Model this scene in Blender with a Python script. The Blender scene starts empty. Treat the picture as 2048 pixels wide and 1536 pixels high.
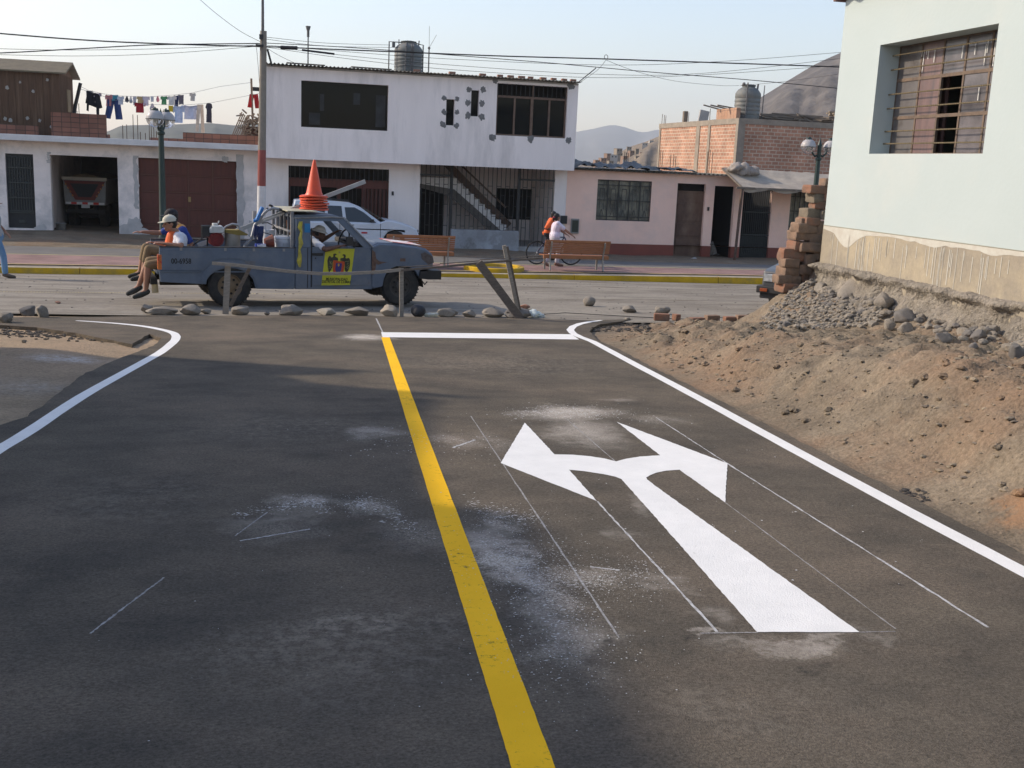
import bpy, bmesh, math, random
import numpy as np
from mathutils import Vector, Matrix, noise
from mathutils.geometry import tessellate_polygon
random.seed(7)
S = bpy.context.scene
COL = S.collection

# ------------------------------------------------------------------ camera
F = 2170.0
PITCH, ROLL, YAW = 0.19957, 0.04328, 0.2360
CAM = np.array([0.0, 0.0, 2.85])
_f = np.array([math.sin(YAW)*math.cos(PITCH), math.cos(YAW)*math.cos(PITCH), -math.sin(PITCH)])
_r0 = np.array([math.cos(YAW), -math.sin(YAW), 0.0]); _u0 = np.cross(_r0, _f)
_r = _r0*math.cos(ROLL)+_u0*math.sin(ROLL); _u = -_r0*math.sin(ROLL)+_u0*math.cos(ROLL)
cd = bpy.data.cameras.new('camera'); cam = bpy.data.objects.new('camera', cd); COL.objects.link(cam)
cd.sensor_width = 36; cd.lens = 36*F/2048; cd.clip_start = 0.1; cd.clip_end = 20000
mw = Matrix.Identity(4)
for i in range(3):
    mw[i][0] = _r[i]; mw[i][1] = _u[i]; mw[i][2] = -_f[i]; mw[i][3] = CAM[i]
cam.matrix_world = mw
S.camera = cam

# ------------------------------------------------------------------ light
HAZE = 0.00026
SUN_EL = math.radians(31); SUN_AZ = math.radians(65)      # azimuth measured from +Y towards -X
w = bpy.data.worlds.new("World"); S.world = w; w.use_nodes = True
nt = w.node_tree; nt.nodes.clear()
sky = nt.nodes.new('ShaderNodeTexSky'); sky.sky_type = 'NISHITA'; sky.sun_disc = False
sky.sun_elevation = SUN_EL; sky.sun_rotation = -SUN_AZ
sky.altitude = 50; sky.air_density = 1.2; sky.dust_density = 1.1; sky.ozone_density = 3.0
bg = nt.nodes.new('ShaderNodeBackground'); bg.inputs['Strength'].default_value = 0.15
wo = nt.nodes.new('ShaderNodeOutputWorld')
tint = nt.nodes.new('ShaderNodeVectorMath'); tint.operation = 'MULTIPLY'; tint.inputs[1].default_value = (1.07, .93, .895)
nt.links.new(sky.outputs[0], tint.inputs[0]); nt.links.new(tint.outputs[0], bg.inputs[0]); nt.links.new(bg.outputs[0], wo.inputs[0])
sd = bpy.data.lights.new('sun', 'SUN'); sun = bpy.data.objects.new('sun', sd); COL.objects.link(sun)
sd.energy = 2.75; sd.angle = math.radians(1.2); sd.color = (1.0, 0.865, 0.68)
sdir = Vector((-math.sin(SUN_AZ)*math.cos(SUN_EL), math.cos(SUN_AZ)*math.cos(SUN_EL), math.sin(SUN_EL)))
sun.rotation_euler = sdir.to_track_quat('Z', 'Y').to_euler(); sun.location = (-20, 10, 30)
S.view_settings.view_transform = 'Standard'; S.view_settings.look = 'None'
S.view_settings.gamma = 1; S.view_settings.exposure = 0.84
S.render.engine = 'CYCLES'

# ------------------------------------------------------------------ unproject helpers (plane by plane, real distances)
def ray(x, y): return (_f*F+_r*(x-1024)-_u*(y-768))/F
def at(x, y, Y):
    d = ray(x, y); return Vector(CAM+d*(Y/d[1]))
def xp(x, y, X):
    d = ray(x, y); return Vector(CAM+d*(X/d[0]))
def ss(a, b, t):
    t = min(1, max(0, (t-a)/(b-a))); return t*t*(3-2*t)
def zr(X, Y): return 1.35-.005*max(-30, min(40, X))-.049*max(-12, Y)
def zs(X, Y): return zr(X, Y)-.15*ss(18, 26.9, Y)*ss(3, -5, X)
def lin(t, P):
    if t <= P[0][0]: return P[0][1]
    for (a, b), (c, d) in zip(P, P[1:]):
        if t <= c: return b+(d-b)*(t-a)/(c-a)
    return P[-1][1]
def zb(X, Y):
    k = min(1, max(0, (X+6)/18))
    return lin(Y, [(26.9, .05), (27.7, .045), (30, .05), (32.5, .06), (34, .14), (36, .25)])*(1-k) + \
        lin(Y, [(26.9, .15), (27.7, .13), (30, .06), (32.5, .01), (36, -.06)])*k
def gp(x, y, fn=zr, dz=0):
    d = ray(x, y); t = 12.0
    for _ in range(30):
        P = CAM+d*t; t -= (P[2]-fn(P[0], P[1])-dz)/(d[2]+.049*d[1])
    return Vector(CAM+d*t)

# ------------------------------------------------------------------ materials
def M(name, c1, c2=None, sc=4, rough=.85, bump=.0, bsc=40, metal=0, c3=None, sc3=.6, st=(1, 1, 1), spec=.3, det=6, dist=.01, fac=(.35, .65), trans=0, alpha=1, grain=None):
    m = bpy.data.materials.new(name); m.use_nodes = True; n = m.node_tree; b = n.nodes['Principled BSDF']
    L = n.links.new
    def rgba(c): return (c[0], c[1], c[2], 1)
    b.inputs['Roughness'].default_value = rough; b.inputs['Metallic'].default_value = metal
    b.inputs['Specular IOR Level'].default_value = spec
    b.inputs['Base Color'].default_value = rgba(c1)
    if trans: b.inputs['Transmission Weight'].default_value = trans
    if alpha < 1: b.inputs['Alpha'].default_value = alpha
    tc = n.nodes.new('ShaderNodeTexCoord'); mp = n.nodes.new('ShaderNodeMapping'); mp.inputs['Scale'].default_value = st
    L(tc.outputs['Object'], mp.inputs[0]); V = mp.outputs[0]
    out = None
    if c2 is not None:
        no = n.nodes.new('ShaderNodeTexNoise'); no.inputs['Scale'].default_value = sc; no.inputs['Detail'].default_value = det; no.inputs['Roughness'].default_value = .65
        L(V, no.inputs['Vector'])
        r = n.nodes.new('ShaderNodeMapRange'); r.inputs[1].default_value = fac[0]; r.inputs[2].default_value = fac[1]; L(no.outputs[0], r.inputs[0])
        mx = n.nodes.new('ShaderNodeMix'); mx.data_type = 'RGBA'; mx.inputs[6].default_value = rgba(c1); mx.inputs[7].default_value = rgba(c2)
        L(r.outputs[0], mx.inputs[0]); out = mx.outputs[2]
    if c3 is not None:
        no = n.nodes.new('ShaderNodeTexNoise'); no.inputs['Scale'].default_value = sc3; no.inputs['Detail'].default_value = 8; no.inputs['Roughness'].default_value = .7
        L(V, no.inputs['Vector'])
        r = n.nodes.new('ShaderNodeMapRange'); r.inputs[1].default_value = .48; r.inputs[2].default_value = .68; L(no.outputs[0], r.inputs[0])
        mx = n.nodes.new('ShaderNodeMix'); mx.data_type = 'RGBA'; mx.inputs[7].default_value = rgba(c3)
        if out: L(out, mx.inputs[6])
        else: mx.inputs[6].default_value = rgba(c1)
        L(r.outputs[0], mx.inputs[0]); out = mx.outputs[2]
    if grain:
        no = n.nodes.new('ShaderNodeTexNoise'); no.inputs['Scale'].default_value = grain[0]; no.inputs['Detail'].default_value = 5; no.inputs['Roughness'].default_value = .85; L(V, no.inputs['Vector'])
        r = n.nodes.new('ShaderNodeMapRange'); r.inputs[1].default_value = .3; r.inputs[2].default_value = .7; r.inputs[3].default_value = 1-grain[1]; r.inputs[4].default_value = 1+grain[1]; L(no.outputs[0], r.inputs[0])
        vs = n.nodes.new('ShaderNodeVectorMath'); vs.operation = 'SCALE'; L(r.outputs[0], vs.inputs[3])
        if out: L(out, vs.inputs[0])
        else: vs.inputs[0].default_value = c1
        out = vs.outputs[0]
    if out: L(out, b.inputs['Base Color'])
    if bump:
        nb = n.nodes.new('ShaderNodeTexNoise'); nb.inputs['Scale'].default_value = bsc; nb.inputs['Detail'].default_value = 5
        L(V, nb.inputs['Vector']); bp = n.nodes.new('ShaderNodeBump'); bp.inputs['Strength'].default_value = bump; bp.inputs['Distance'].default_value = dist
        L(nb.outputs[0], bp.inputs['Height']); L(bp.outputs[0], b.inputs['Normal'])
    m['out'] = 0
    return m
def brickmat(name, c1, c2, mortar, bw, bh, ms=.012, off=.5, rough=.9, dark=None):
    m = M(name, c1, rough=rough); n = m.node_tree; L = n.links.new; b = n.nodes['Principled BSDF']
    tc = n.nodes['Texture Coordinate']; s = n.nodes.new('ShaderNodeSeparateXYZ'); L(tc.outputs['Object'], s.inputs[0])
    a = n.nodes.new('ShaderNodeMath'); L(s.outputs[0], a.inputs[0]); L(s.outputs[1], a.inputs[1])
    c = n.nodes.new('ShaderNodeCombineXYZ'); L(a.outputs[0], c.inputs[0]); L(s.outputs[2], c.inputs[1])
    nz = n.nodes.new('ShaderNodeTexNoise'); nz.inputs['Scale'].default_value = 3; L(tc.outputs['Object'], nz.inputs['Vector'])
    vm = n.nodes.new('ShaderNodeVectorMath'); vm.operation = 'SCALE'; vm.inputs[3].default_value = .03; L(nz.outputs[1], vm.inputs[0])
    va = n.nodes.new('ShaderNodeVectorMath'); L(c.outputs[0], va.inputs[0]); L(vm.outputs[0], va.inputs[1])
    t = n.nodes.new('ShaderNodeTexBrick'); L(va.outputs[0], t.inputs['Vector']); t.offset = off
    t.inputs['Scale'].default_value = 1; t.inputs['Brick Width'].default_value = bw; t.inputs['Row Height'].default_value = bh
    t.inputs['Mortar Size'].default_value = ms; t.inputs['Mortar Smooth'].default_value = .3; t.inputs['Bias'].default_value = 0
    t.inputs['Color1'].default_value = (*c1, 1); t.inputs['Color2'].default_value = (*c2, 1); t.inputs['Mortar'].default_value = (*mortar, 1)
    n2 = n.nodes.new('ShaderNodeTexNoise'); n2.inputs['Scale'].default_value = 1.2; n2.inputs['Detail'].default_value = 6; L(tc.outputs['Object'], n2.inputs['Vector'])
    r = n.nodes.new('ShaderNodeMapRange'); r.inputs[1].default_value = .3; r.inputs[2].default_value = .75; r.inputs[3].default_value = .7; r.inputs[4].default_value = 1.15; L(n2.outputs[0], r.inputs[0])
    vs = n.nodes.new('ShaderNodeVectorMath'); vs.operation = 'SCALE'; L(t.outputs[0], vs.inputs[0]); L(r.outputs[0], vs.inputs[3])
    L(vs.outputs[0], b.inputs['Base Color'])
    bp = n.nodes.new('ShaderNodeBump'); bp.inputs['Strength'].default_value = .6; bp.inputs['Distance'].default_value = .01; bp.invert = True
    L(t.outputs[1], bp.inputs['Height']); L(bp.outputs[0], b.inputs['Normal'])
    return m

# ------------------------------------------------------------------ mesh builder
class MB:
    def __init__(s): s.v = []; s.f = []; s.m = []
    def add(s, vs, fs, mat=0, T=None):
        o = len(s.v)
        if T is not None: vs = [T @ Vector(p) for p in vs]
        s.v += [tuple(p) for p in vs]; s.f += [tuple(i+o for i in f) for f in fs]; s.m += [mat]*len(fs); return s
    def box(s, x0, x1, y0, y1, z0, z1, mat=0, T=None):
        v = [(x, y, z) for x in (x0, x1) for y in (y0, y1) for z in (z0, z1)]
        return s.add(v, [(0, 1, 3, 2), (4, 6, 7, 5), (0, 4, 5, 1), (2, 3, 7, 6), (0, 2, 6, 4), (1, 5, 7, 3)], mat, T)
    def cbox(s, c, d, rot=(0, 0, 0), mat=0):
        T = Matrix.Translation(c) @ (Matrix.Rotation(rot[2], 4, 'Z') @ Matrix.Rotation(rot[1], 4, 'Y') @ Matrix.Rotation(rot[0], 4, 'X'))
        return s.box(-d[0]/2, d[0]/2, -d[1]/2, d[1]/2, -d[2]/2, d[2]/2, mat, T)
    def beam(s, p, q, w, h, mat=0, up=(0, 0, 1)):
        p = Vector(p); q = Vector(q); d = (q-p); Ln = d.length; d.normalize(); u = Vector(up)
        if abs(d.dot(u)) > .98: u = Vector((0, 1, 0))
        a = d.cross(u).normalized(); b = a.cross(d)
        v = [P+a*i*w/2+b*j*h/2 for P in (p, q) for i, j in ((-1, -1), (1, -1), (1, 1), (-1, 1))]
        return s.add(v, [(0, 1, 2, 3), (7, 6, 5, 4), (0, 4, 5, 1), (1, 5, 6, 2), (2, 6, 7, 3), (3, 7, 4, 0)], mat)
    def tube(s, pts, r, n=8, mat=0, cap=True, flat=1):
        P = [Vector(p) for p in pts]; k = len(P); R = r if isinstance(r, (list, tuple)) else [r]*k
        up = Vector((0, 0, 1)); o = len(s.v); prev = None
        for i in range(k):
            d = (P[min(i+1, k-1)]-P[max(i-1, 0)]).normalized()
            if prev is None:
                a = d.cross(up if abs(d.z) < .9 else Vector((1, 0, 0))).normalized()
            else:
                a = (prev-d*prev.dot(d)).normalized()
            prev = a; b = d.cross(a)
            for j in range(n):
                t = 2*math.pi*j/n; s.v.append(tuple(P[i]+(a*math.cos(t)+b*math.sin(t)*flat)*R[i]))
        for i in range(k-1):
            for j in range(n):
                j2 = (j+1) % n; s.f.append((o+i*n+j, o+i*n+j2, o+(i+1)*n+j2, o+(i+1)*n+j)); s.m.append(mat)
        if cap:
            s.f.append(tuple(o+j for j in range(n))[::-1]); s.f.append(tuple(o+(k-1)*n+j for j in range(n))); s.m += [mat]*2
        return s
    def lathe(s, prof, c=(0, 0, 0), n=24, mat=0, axis='Z', T=None):
        o = len(s.v); vs = []
        for r, z in prof:
            for j in range(n):
                t = 2*math.pi*j/n
                p = (r*math.cos(t), r*math.sin(t), z) if axis == 'Z' else ((r*math.cos(t), z, r*math.sin(t)) if axis == 'Y' else (z, r*math.cos(t), r*math.sin(t)))
                p = Vector((p[0]+c[0], p[1]+c[1], p[2]+c[2])); vs.append(tuple(T @ p) if T is not None else tuple(p))
        s.v += vs
        for i in range(len(prof)-1):
            for j in range(n):
                j2 = (j+1) % n; s.f.append((o+i*n+j, o+i*n+j2, o+(i+1)*n+j2, o+(i+1)*n+j)); s.m.append(mat)
        return s
    def sph(s, c, r, n=12, mat=0):
        if not isinstance(r, (tuple, list)): r = (r, r, r)
        o = len(s.v); k = n//2
        for i in range(k+1):
            a = math.pi*i/k
            for j in range(n):
                t = 2*math.pi*j/n; s.v.append((c[0]+r[0]*math.sin(a)*math.cos(t), c[1]+r[1]*math.sin(a)*math.sin(t), c[2]+r[2]*math.cos(a)))
        for i in range(k):
            for j in range(n):
                j2 = (j+1) % n; s.f.append((o+i*n+j, o+(i+1)*n+j, o+(i+1)*n+j2, o+i*n+j2)); s.m.append(mat)
        return s
    def prism(s, poly, y0, y1, mat=0, ax='Y', round_=0):
        n = len(poly); cx = sum(p[0] for p in poly)/n; cz = sum(p[1] for p in poly)/n
        def P(p, y): return (p[0], y, p[1]) if ax == 'Y' else ((y, p[0], p[1]) if ax == 'X' else (p[0], p[1], y))
        rings = [(y0, 0), (y1, 0)] if not round_ else [(y0, round_), (y0+round_, 0), (y1-round_, 0), (y1, round_)]
        o = len(s.v)
        for y, k in rings:
            for p in poly:
                dx, dz = p[0]-cx, p[1]-cz; L = math.hypot(dx, dz)+1e-9
                s.v.append(P((p[0]-dx/L*k, p[1]-dz/L*k), y))
        for i in range(len(rings)-1):
            for j in range(n):
                j2 = (j+1) % n; s.f.append((o+i*n+j, o+i*n+j2, o+(i+1)*n+j2, o+(i+1)*n+j)); s.m.append(mat)
        tri = tessellate_polygon([[Vector((p[0], p[1], 0)) for p in poly]])
        k = (len(rings)-1)*n
        for t in tri:
            s.f.append(tuple(o+i for i in t)); s.f.append(tuple(o+k+i for i in t)[::-1]); s.m += [mat]*2
        return s
    def rock(s, c, d, seed, mat=0, sub=2, am=.28, rot=0, flat=True):
        bm = bmesh.new(); bmesh.ops.create_icosphere(bm, subdivisions=sub, radius=1); o = len(s.v)
        sv = Vector((seed*3.7, seed*1.3, seed*7.1)); cr, sr = math.cos(rot), math.sin(rot)
        rnd = random.Random(seed); pl = []
        for _ in range(9):
            q = Vector((rnd.uniform(-1, 1), rnd.uniform(-1, 1), rnd.uniform(-.6, 1))).normalized(); pl.append((q, rnd.uniform(.52, .86)))
        for v in bm.verts:
            p = v.co.copy()*(1+am*noise.noise(v.co*1.3+sv)+am*.35*noise.noise(v.co*4+sv))
            if flat:
                for q, h in pl:
                    e = p.dot(q)-h
                    if e > 0: p -= q*e*.85
            x, y, z = p.x*d[0]/2, p.y*d[1]/2, p.z*d[2]/2
            s.v.append((c[0]+x*cr-y*sr, c[1]+x*sr+y*cr, c[2]+z))
        for f in bm.faces: s.f.append(tuple(o+v.index for v in f.verts)); s.m.append(mat)
        bm.free(); return s
    def build(s, name, mats, parent=None, smooth=False, origin=None, bevel=0, local=False, auto=None):
        if not isinstance(mats, (list, tuple)): mats = [mats]
        vs = s.v
        if parent is not None and not local:
            inv = parent['inv'] if False else PW[parent.name].inverted(); vs = [tuple(inv @ Vector(p)) for p in vs]
        if origin is not None:
            vs = [(p[0]-origin[0], p[1]-origin[1], p[2]-origin[2]) for p in vs]
        me = bpy.data.meshes.new(name); me.from_pydata(vs, [], s.f); me.update()
        for m in mats: me.materials.append(m)
        me.polygons.foreach_set('material_index', s.m)
        bm = bmesh.new(); bm.from_mesh(me); bmesh.ops.recalc_face_normals(bm, faces=bm.faces); bm.to_mesh(me); bm.free()
        if smooth: me.polygons.foreach_set('use_smooth', [True]*len(me.polygons))
        if auto: me.set_sharp_from_angle(angle=math.radians(auto))
        o = bpy.data.objects.new(name, me); COL.objects.link(o)
        if origin is not None: o.location = origin
        PW[o.name] = Matrix.Translation(origin) if origin is not None else Matrix.Identity(4)
        if parent is not None:
            o.parent = parent; PW[o.name] = PW[parent.name].copy()
        if bevel:
            b = o.modifiers.new('bevel', 'BEVEL'); b.width = bevel; b.segments = 2; b.limit_method = 'ANGLE'; b.angle_limit = math.radians(40)
        return o
def split(m, name, mats, parent, **k):
    par = list(range(len(m.v)))
    def fd(a):
        while par[a] != a: par[a] = par[par[a]]; a = par[a]
        return a
    for f in m.f:
        for q in f[1:]: par[fd(q)] = fd(f[0])
    G = {}
    for f, mi in zip(m.f, m.m): G.setdefault(fd(f[0]), []).append((f, mi))
    out = []
    for fs in G.values():
        ids = sorted({i for f, _ in fs for i in f}); mp = {a: b for b, a in enumerate(ids)}
        t = MB(); t.v = [m.v[i] for i in ids]; t.f = [tuple(mp[i] for i in f) for f, _ in fs]; t.m = [mi for _, mi in fs]
        out.append(t.build(name, mats, parent, **k))
    return out
PW = {}
def tag(o, label=None, cat=None, group=None, kind=None):
    if label: o['label'] = label
    if cat: o['category'] = cat
    if group: o['group'] = group
    if kind: o['kind'] = kind
    return o
def thing(name, label, cat, loc=(0, 0, 0), rz=0, group=None):
    o = bpy.data.objects.new(name, None); COL.objects.link(o); o.location = loc; o.rotation_euler = (0, 0, rz)
    o.empty_display_size = .2
    PW[o.name] = Matrix.Translation(Vector(loc)) @ Matrix.Rotation(rz, 4, 'Z')
    return tag(o, label, cat, group)
def struct(o): o['kind'] = 'structure'; return o
def mc(pts):  # centre of base
    a = np.array(pts); return (float(a[:, 0].mean()), float(a[:, 1].mean()), float(a[:, 2].min()))
def single(mb, name, mats, label, cat, group=None, **k):
    return tag(mb.build(name, mats, origin=mc(mb.v), **k), label, cat, group)
def copy_tree(o, parent=None):
    c = o.copy(); COL.objects.link(c)
    if parent: c.parent = parent
    for ch in list(o.children): copy_tree(ch, c)
    return c
def text(s, size, mat, parent, T, name='lettering', ext=.0015, align='CENTER'):
    cu = bpy.data.curves.new('t', 'FONT'); cu.body = s; cu.size = size; cu.extrude = ext; cu.align_x = align; cu.align_y = 'CENTER'; cu.offset = size*.018
    to = bpy.data.objects.new('t', cu); COL.objects.link(to)
    me = bpy.data.meshes.new_from_object(to.evaluated_get(bpy.context.evaluated_depsgraph_get())); bpy.data.objects.remove(to)
    me.transform(T); me.materials.clear(); me.materials.append(mat); me.name = name
    o = bpy.data.objects.new(name, me); COL.objects.link(o); o.parent = parent; return o
def fnoise(p, o=4):
    a = 0; k = 1; p = Vector(p)
    for _ in range(o): a += noise.noise(p)*k; p = p*2.03+Vector((3.1, 1.7, 5.2)); k *= .5
    return a
# ------------------------------------------------------------------ ground, roads
DIRT = M('dirt', (.228, .184, .132), (.14, .113, .083), 1.6, .95, 1.0, 45, c3=(.215, .145, .095), sc3=.5, det=12, dist=.014, grain=(28, .42), spec=.1)
GREYDIRT = M('grey_dirt', (.22, .185, .15), (.15, .125, .10), 2.2, .95, .6, 30, c3=(.10, .085, .07), sc3=.7, det=9, dist=.02)
STREET = M('dusty_asphalt', (.285, .255, .21), (.19, .17, .142), 1.1, .95, .6, 60, c3=(.125, .105, .082), sc3=.9, st=(.45, 1.5, 1), det=14, grain=(26, .38), spec=.15)
WALK = brickmat('walk_pavers', (.30, .175, .16), (.25, .155, .14), (.2, .16, .14), .2, .1, .006)
def flatbrick(m):
    n = m.node_tree
    for nd in n.nodes:
        if nd.type == 'COMBXYZ':
            sx = [q for q in n.nodes if q.type == 'SEPXYZ'][0]
            n.links.new(sx.outputs[0], nd.inputs[0]); n.links.new(sx.outputs[1], nd.inputs[1])
flatbrick(WALK)
SROAD = M('service_asphalt', (.145, .14, .135), (.115, .11, .105), 1.5, .9, .4, 40, c3=(.17, .155, .13), sc3=.5)
YEL = M('kerb_yellow', (.62, .37, .010), (.48, .29, .012), 3, .75, .3, 30, c3=(.30, .22, .06), sc3=1.2)
KTOP = M('kerb_top', (.42, .36, .25), (.30, .25, .18), 3, .85)
WPAINT = M('white_paint', (.81, .795, .765), (.70, .69, .665), 5, .55, .35, 140, det=10, fac=(.3, .75), spec=.15)
YPAINT = M('yellow_paint', (.95, .53, .02), (.85, .47, .015), 1.5, .8, .35, 140, spec=.08)
CHALK = M('chalk', (.60, .60, .60), (.22, .21, .20), 30, .9, fac=(.3, .7))
FAINT = M('faint_chalk', (.40, .39, .38), (.16, .15, .14), 30, .9, fac=(.3, .7))

def Xe(Y):
    e = 3.06+.0753*Y+.36
    if Y > 13.3: e += ((Y-13.3)/1.55)**2*.9
    return e
def mound(X, Y):
    s = X-Xe(Y)
    if s < 0 or Y > 17.5: return 0
    H = lin(Y, [(-5, .95), (3, .85), (6, .66), (10, .44), (13, .25), (14.6, .08), (15.8, 0)])
    h = H*ss(-.1, 1.1, s)
    base = zr(X, Y)-.03
    x1 = 7.15+.03*(15-Y)
    r = ss(x1, 8.15, X)
    tgt = 1.56-.34
    k = ss(16.3, 15.0, Y)
    h = h+(tgt-base-h)*r*k
    nz = fnoise((X*1.1, Y*1.1, 2), 5)*.08+(abs(fnoise((X*2.2, Y*2.2, 8), 4))-.3)*.10+fnoise((X*8, Y*8, 5), 3)*.032
    return max(0, h)+nz*ss(0, .5, s)*ss(17.2, 15.8, Y)
def gz(X, Y):
    if Y < 26.9:
        z = zs(X, Y)-.03
        if Y < 17.5:
            z += mound(X, Y)
            if X < 0:
                xl = -1.2-.13*(12-Y) if Y < 12.5 else -1.2-(Y-12.5)*2.2
                k = ss(0, .8, xl-X); z += k*(fnoise((X*.9, Y*.9, 9), 5)*.018+.036)
    elif Y < 36.2:
        z = zb(X, Y)-(.03 if Y < 32.6 else 0)
        if Y > 32.6: z += fnoise((X*.8, Y*.8, 3), 4)*.04
    else:
        z = zb(X, 36)-.02
    if Y > 60: z -= 1.5*ss(60, 200, Y)
    return z
def ladder(a): 
    o = []
    for x0, x1, st in a:
        o += list(np.arange(x0, x1-1e-6, st))
    return o
xs = [-9000, -2500, -800, -300, -120, -60, -40, -30, -22]+ladder([(-16, -6, 1), (-6, -1, .16), (-1, 2.6, .6), (2.6, 9.2, .038), (9.2, 20, .9), (20, 60, 8)])+[60, 100, 200, 500, 1200, 3000, 9000]
ys = [-3000, -400, -80, -30]+ladder([(-12, 1, 1), (1, 17.6, .042), (17.6, 26.8, 1)])+[26.88, 26.96]+ladder([(27.7, 32.5, .8), (32.5, 36.3, .2), (36.3, 60, 3)])+[60, 90, 130, 200, 400, 900, 2500, 9000]
xs = sorted(set(round(x, 3) for x in xs)); ys = sorted(set(round(y, 3) for y in ys))
g = MB(); nx = len(xs)
for y in ys:
    for x in xs: g.v.append((x, y, gz(x, y)))
for j in range(len(ys)-1):
    for i in range(nx-1):
        g.f.append((j*nx+i, j*nx+i+1, (j+1)*nx+i+1, (j+1)*nx+i)); g.m.append(0)
def dust(mat, blobs, colr=(.74, .67, .58), ss_=85, ka=4.2, kb=-1.75):
    n = mat.node_tree; L = n.links.new; b = n.nodes['Principled BSDF']; src = b.inputs['Base Color'].links[0].from_socket
    tc = n.nodes['Texture Coordinate']; acc = None
    nd = n.nodes.new('ShaderNodeTexNoise'); nd.inputs['Scale'].default_value = 2.2; nd.inputs['Detail'].default_value = 9; nd.inputs['Roughness'].default_value = .7; L(tc.outputs['Object'], nd.inputs[0])
    vo = n.nodes.new('ShaderNodeVectorMath'); vo.operation = 'SCALE'; vo.inputs[3].default_value = .9; L(nd.outputs[1], vo.inputs[0])
    vv = n.nodes.new('ShaderNodeVectorMath'); L(tc.outputs['Object'], vv.inputs[0]); L(vo.outputs[0], vv.inputs[1])
    for (x, y, rx, ry, rot, k) in blobs:
        mp = n.nodes.new('ShaderNodeMapping'); mp.vector_type = 'TEXTURE'; mp.inputs['Location'].default_value = (x+.45, y+.45, 0); mp.inputs['Rotation'].default_value = (0, 0, rot); mp.inputs['Scale'].default_value = (rx, ry, 1e6)
        L(vv.outputs[0], mp.inputs[0]); ln = n.nodes.new('ShaderNodeVectorMath'); ln.operation = 'LENGTH'; L(mp.outputs[0], ln.inputs[0])
        r = n.nodes.new('ShaderNodeMapRange'); r.interpolation_type = 'SMOOTHSTEP'; r.inputs[1].default_value = 1.15; r.inputs[2].default_value = 0; r.inputs[3].default_value = 0; r.inputs[4].default_value = k; L(ln.outputs[1], r.inputs[0])
        if acc is None: acc = r.outputs[0]
        else:
            a = n.nodes.new('ShaderNodeMath'); a.operation = 'ADD'; L(acc, a.inputs[0]); L(r.outputs[0], a.inputs[1]); acc = a.outputs[0]
    sp = n.nodes.new('ShaderNodeTexNoise'); sp.inputs['Scale'].default_value = ss_; sp.inputs['Detail'].default_value = 6; sp.inputs['Roughness'].default_value = .8; L(tc.outputs['Object'], sp.inputs[0])
    s2 = n.nodes.new('ShaderNodeMath'); s2.operation = 'MULTIPLY_ADD'; L(sp.outputs[0], s2.inputs[0]); s2.inputs[1].default_value = ka; s2.inputs[2].default_value = kb
    m1 = n.nodes.new('ShaderNodeMath'); m1.operation = 'MULTIPLY'; m1.use_clamp = True; L(acc, m1.inputs[0]); L(s2.outputs[0], m1.inputs[1])
    mx = n.nodes.new('ShaderNodeMix'); mx.data_type = 'RGBA'; L(m1.outputs[0], mx.inputs[0]); L(src, mx.inputs[6]); mx.inputs[7].default_value = (*colr, 1); L(mx.outputs[2], b.inputs['Base Color'])
def bl(px, py, rpx, rpy, k, rot=0):
    a = gp(px, py); b = gp(px+rpx, py); c = gp(px, py-rpy)
    return (a.x, a.y, abs(b.x-a.x)+.02, abs(c.y-a.y)+.02, rot, k)
LDIRT = M('left_dirt', (.36, .265, .17), (.22, .165, .105), 1.6, .95, 1.0, 45, c3=(.30, .215, .14), sc3=.6, det=12, dist=.02, grain=(28, .35))
dust(LDIRT, [bl(130, 717, 110, 7, .9), bl(60, 770, 120, 18, .35)], (.6, .6, .6), 14, 2.6, -.9)
for j in range(len(ys)-1):
    for i in range(nx-1):
        if xs[i] < -.2 and ys[j] < 26: g.m[j*(nx-1)+i] = 1
struct(g.build('ground', [DIRT, LDIRT], smooth=True))

def sheet(name, x0, x1, y0, y1, nx, ny, fn, dz, mat, parent=None, thick=0):
    m = MB()
    for j in range(ny+1):
        for i in range(nx+1):
            X = x0+(x1-x0)*i/nx; Y = y0+(y1-y0)*j/ny; m.v.append((X, Y, fn(X, Y)+dz))
    for j in range(ny):
        for i in range(nx):
            a = j*(nx+1)+i; m.f.append((a, a+1, a+nx+2, a+nx+1)); m.m.append(0)
    return m.build(name, mat, parent)
def zc(X, Y): return zs(X, Y)
street = struct(sheet('cross_street', -60, 60, 15.6, 26.92, 120, 24, zc, 0, STREET))
struct(sheet('service_road', -60, 60, 30, 32.5, 60, 4, zb, -.004, SROAD))
struct(sheet('brick_walk', -60, 60, 27.6, 30, 60, 4, zb, .004, WALK))
struct(sheet('planting_strip', -60, 60, 27.05, 27.6, 60, 2, zb, -.01, GREYDIRT))
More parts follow.
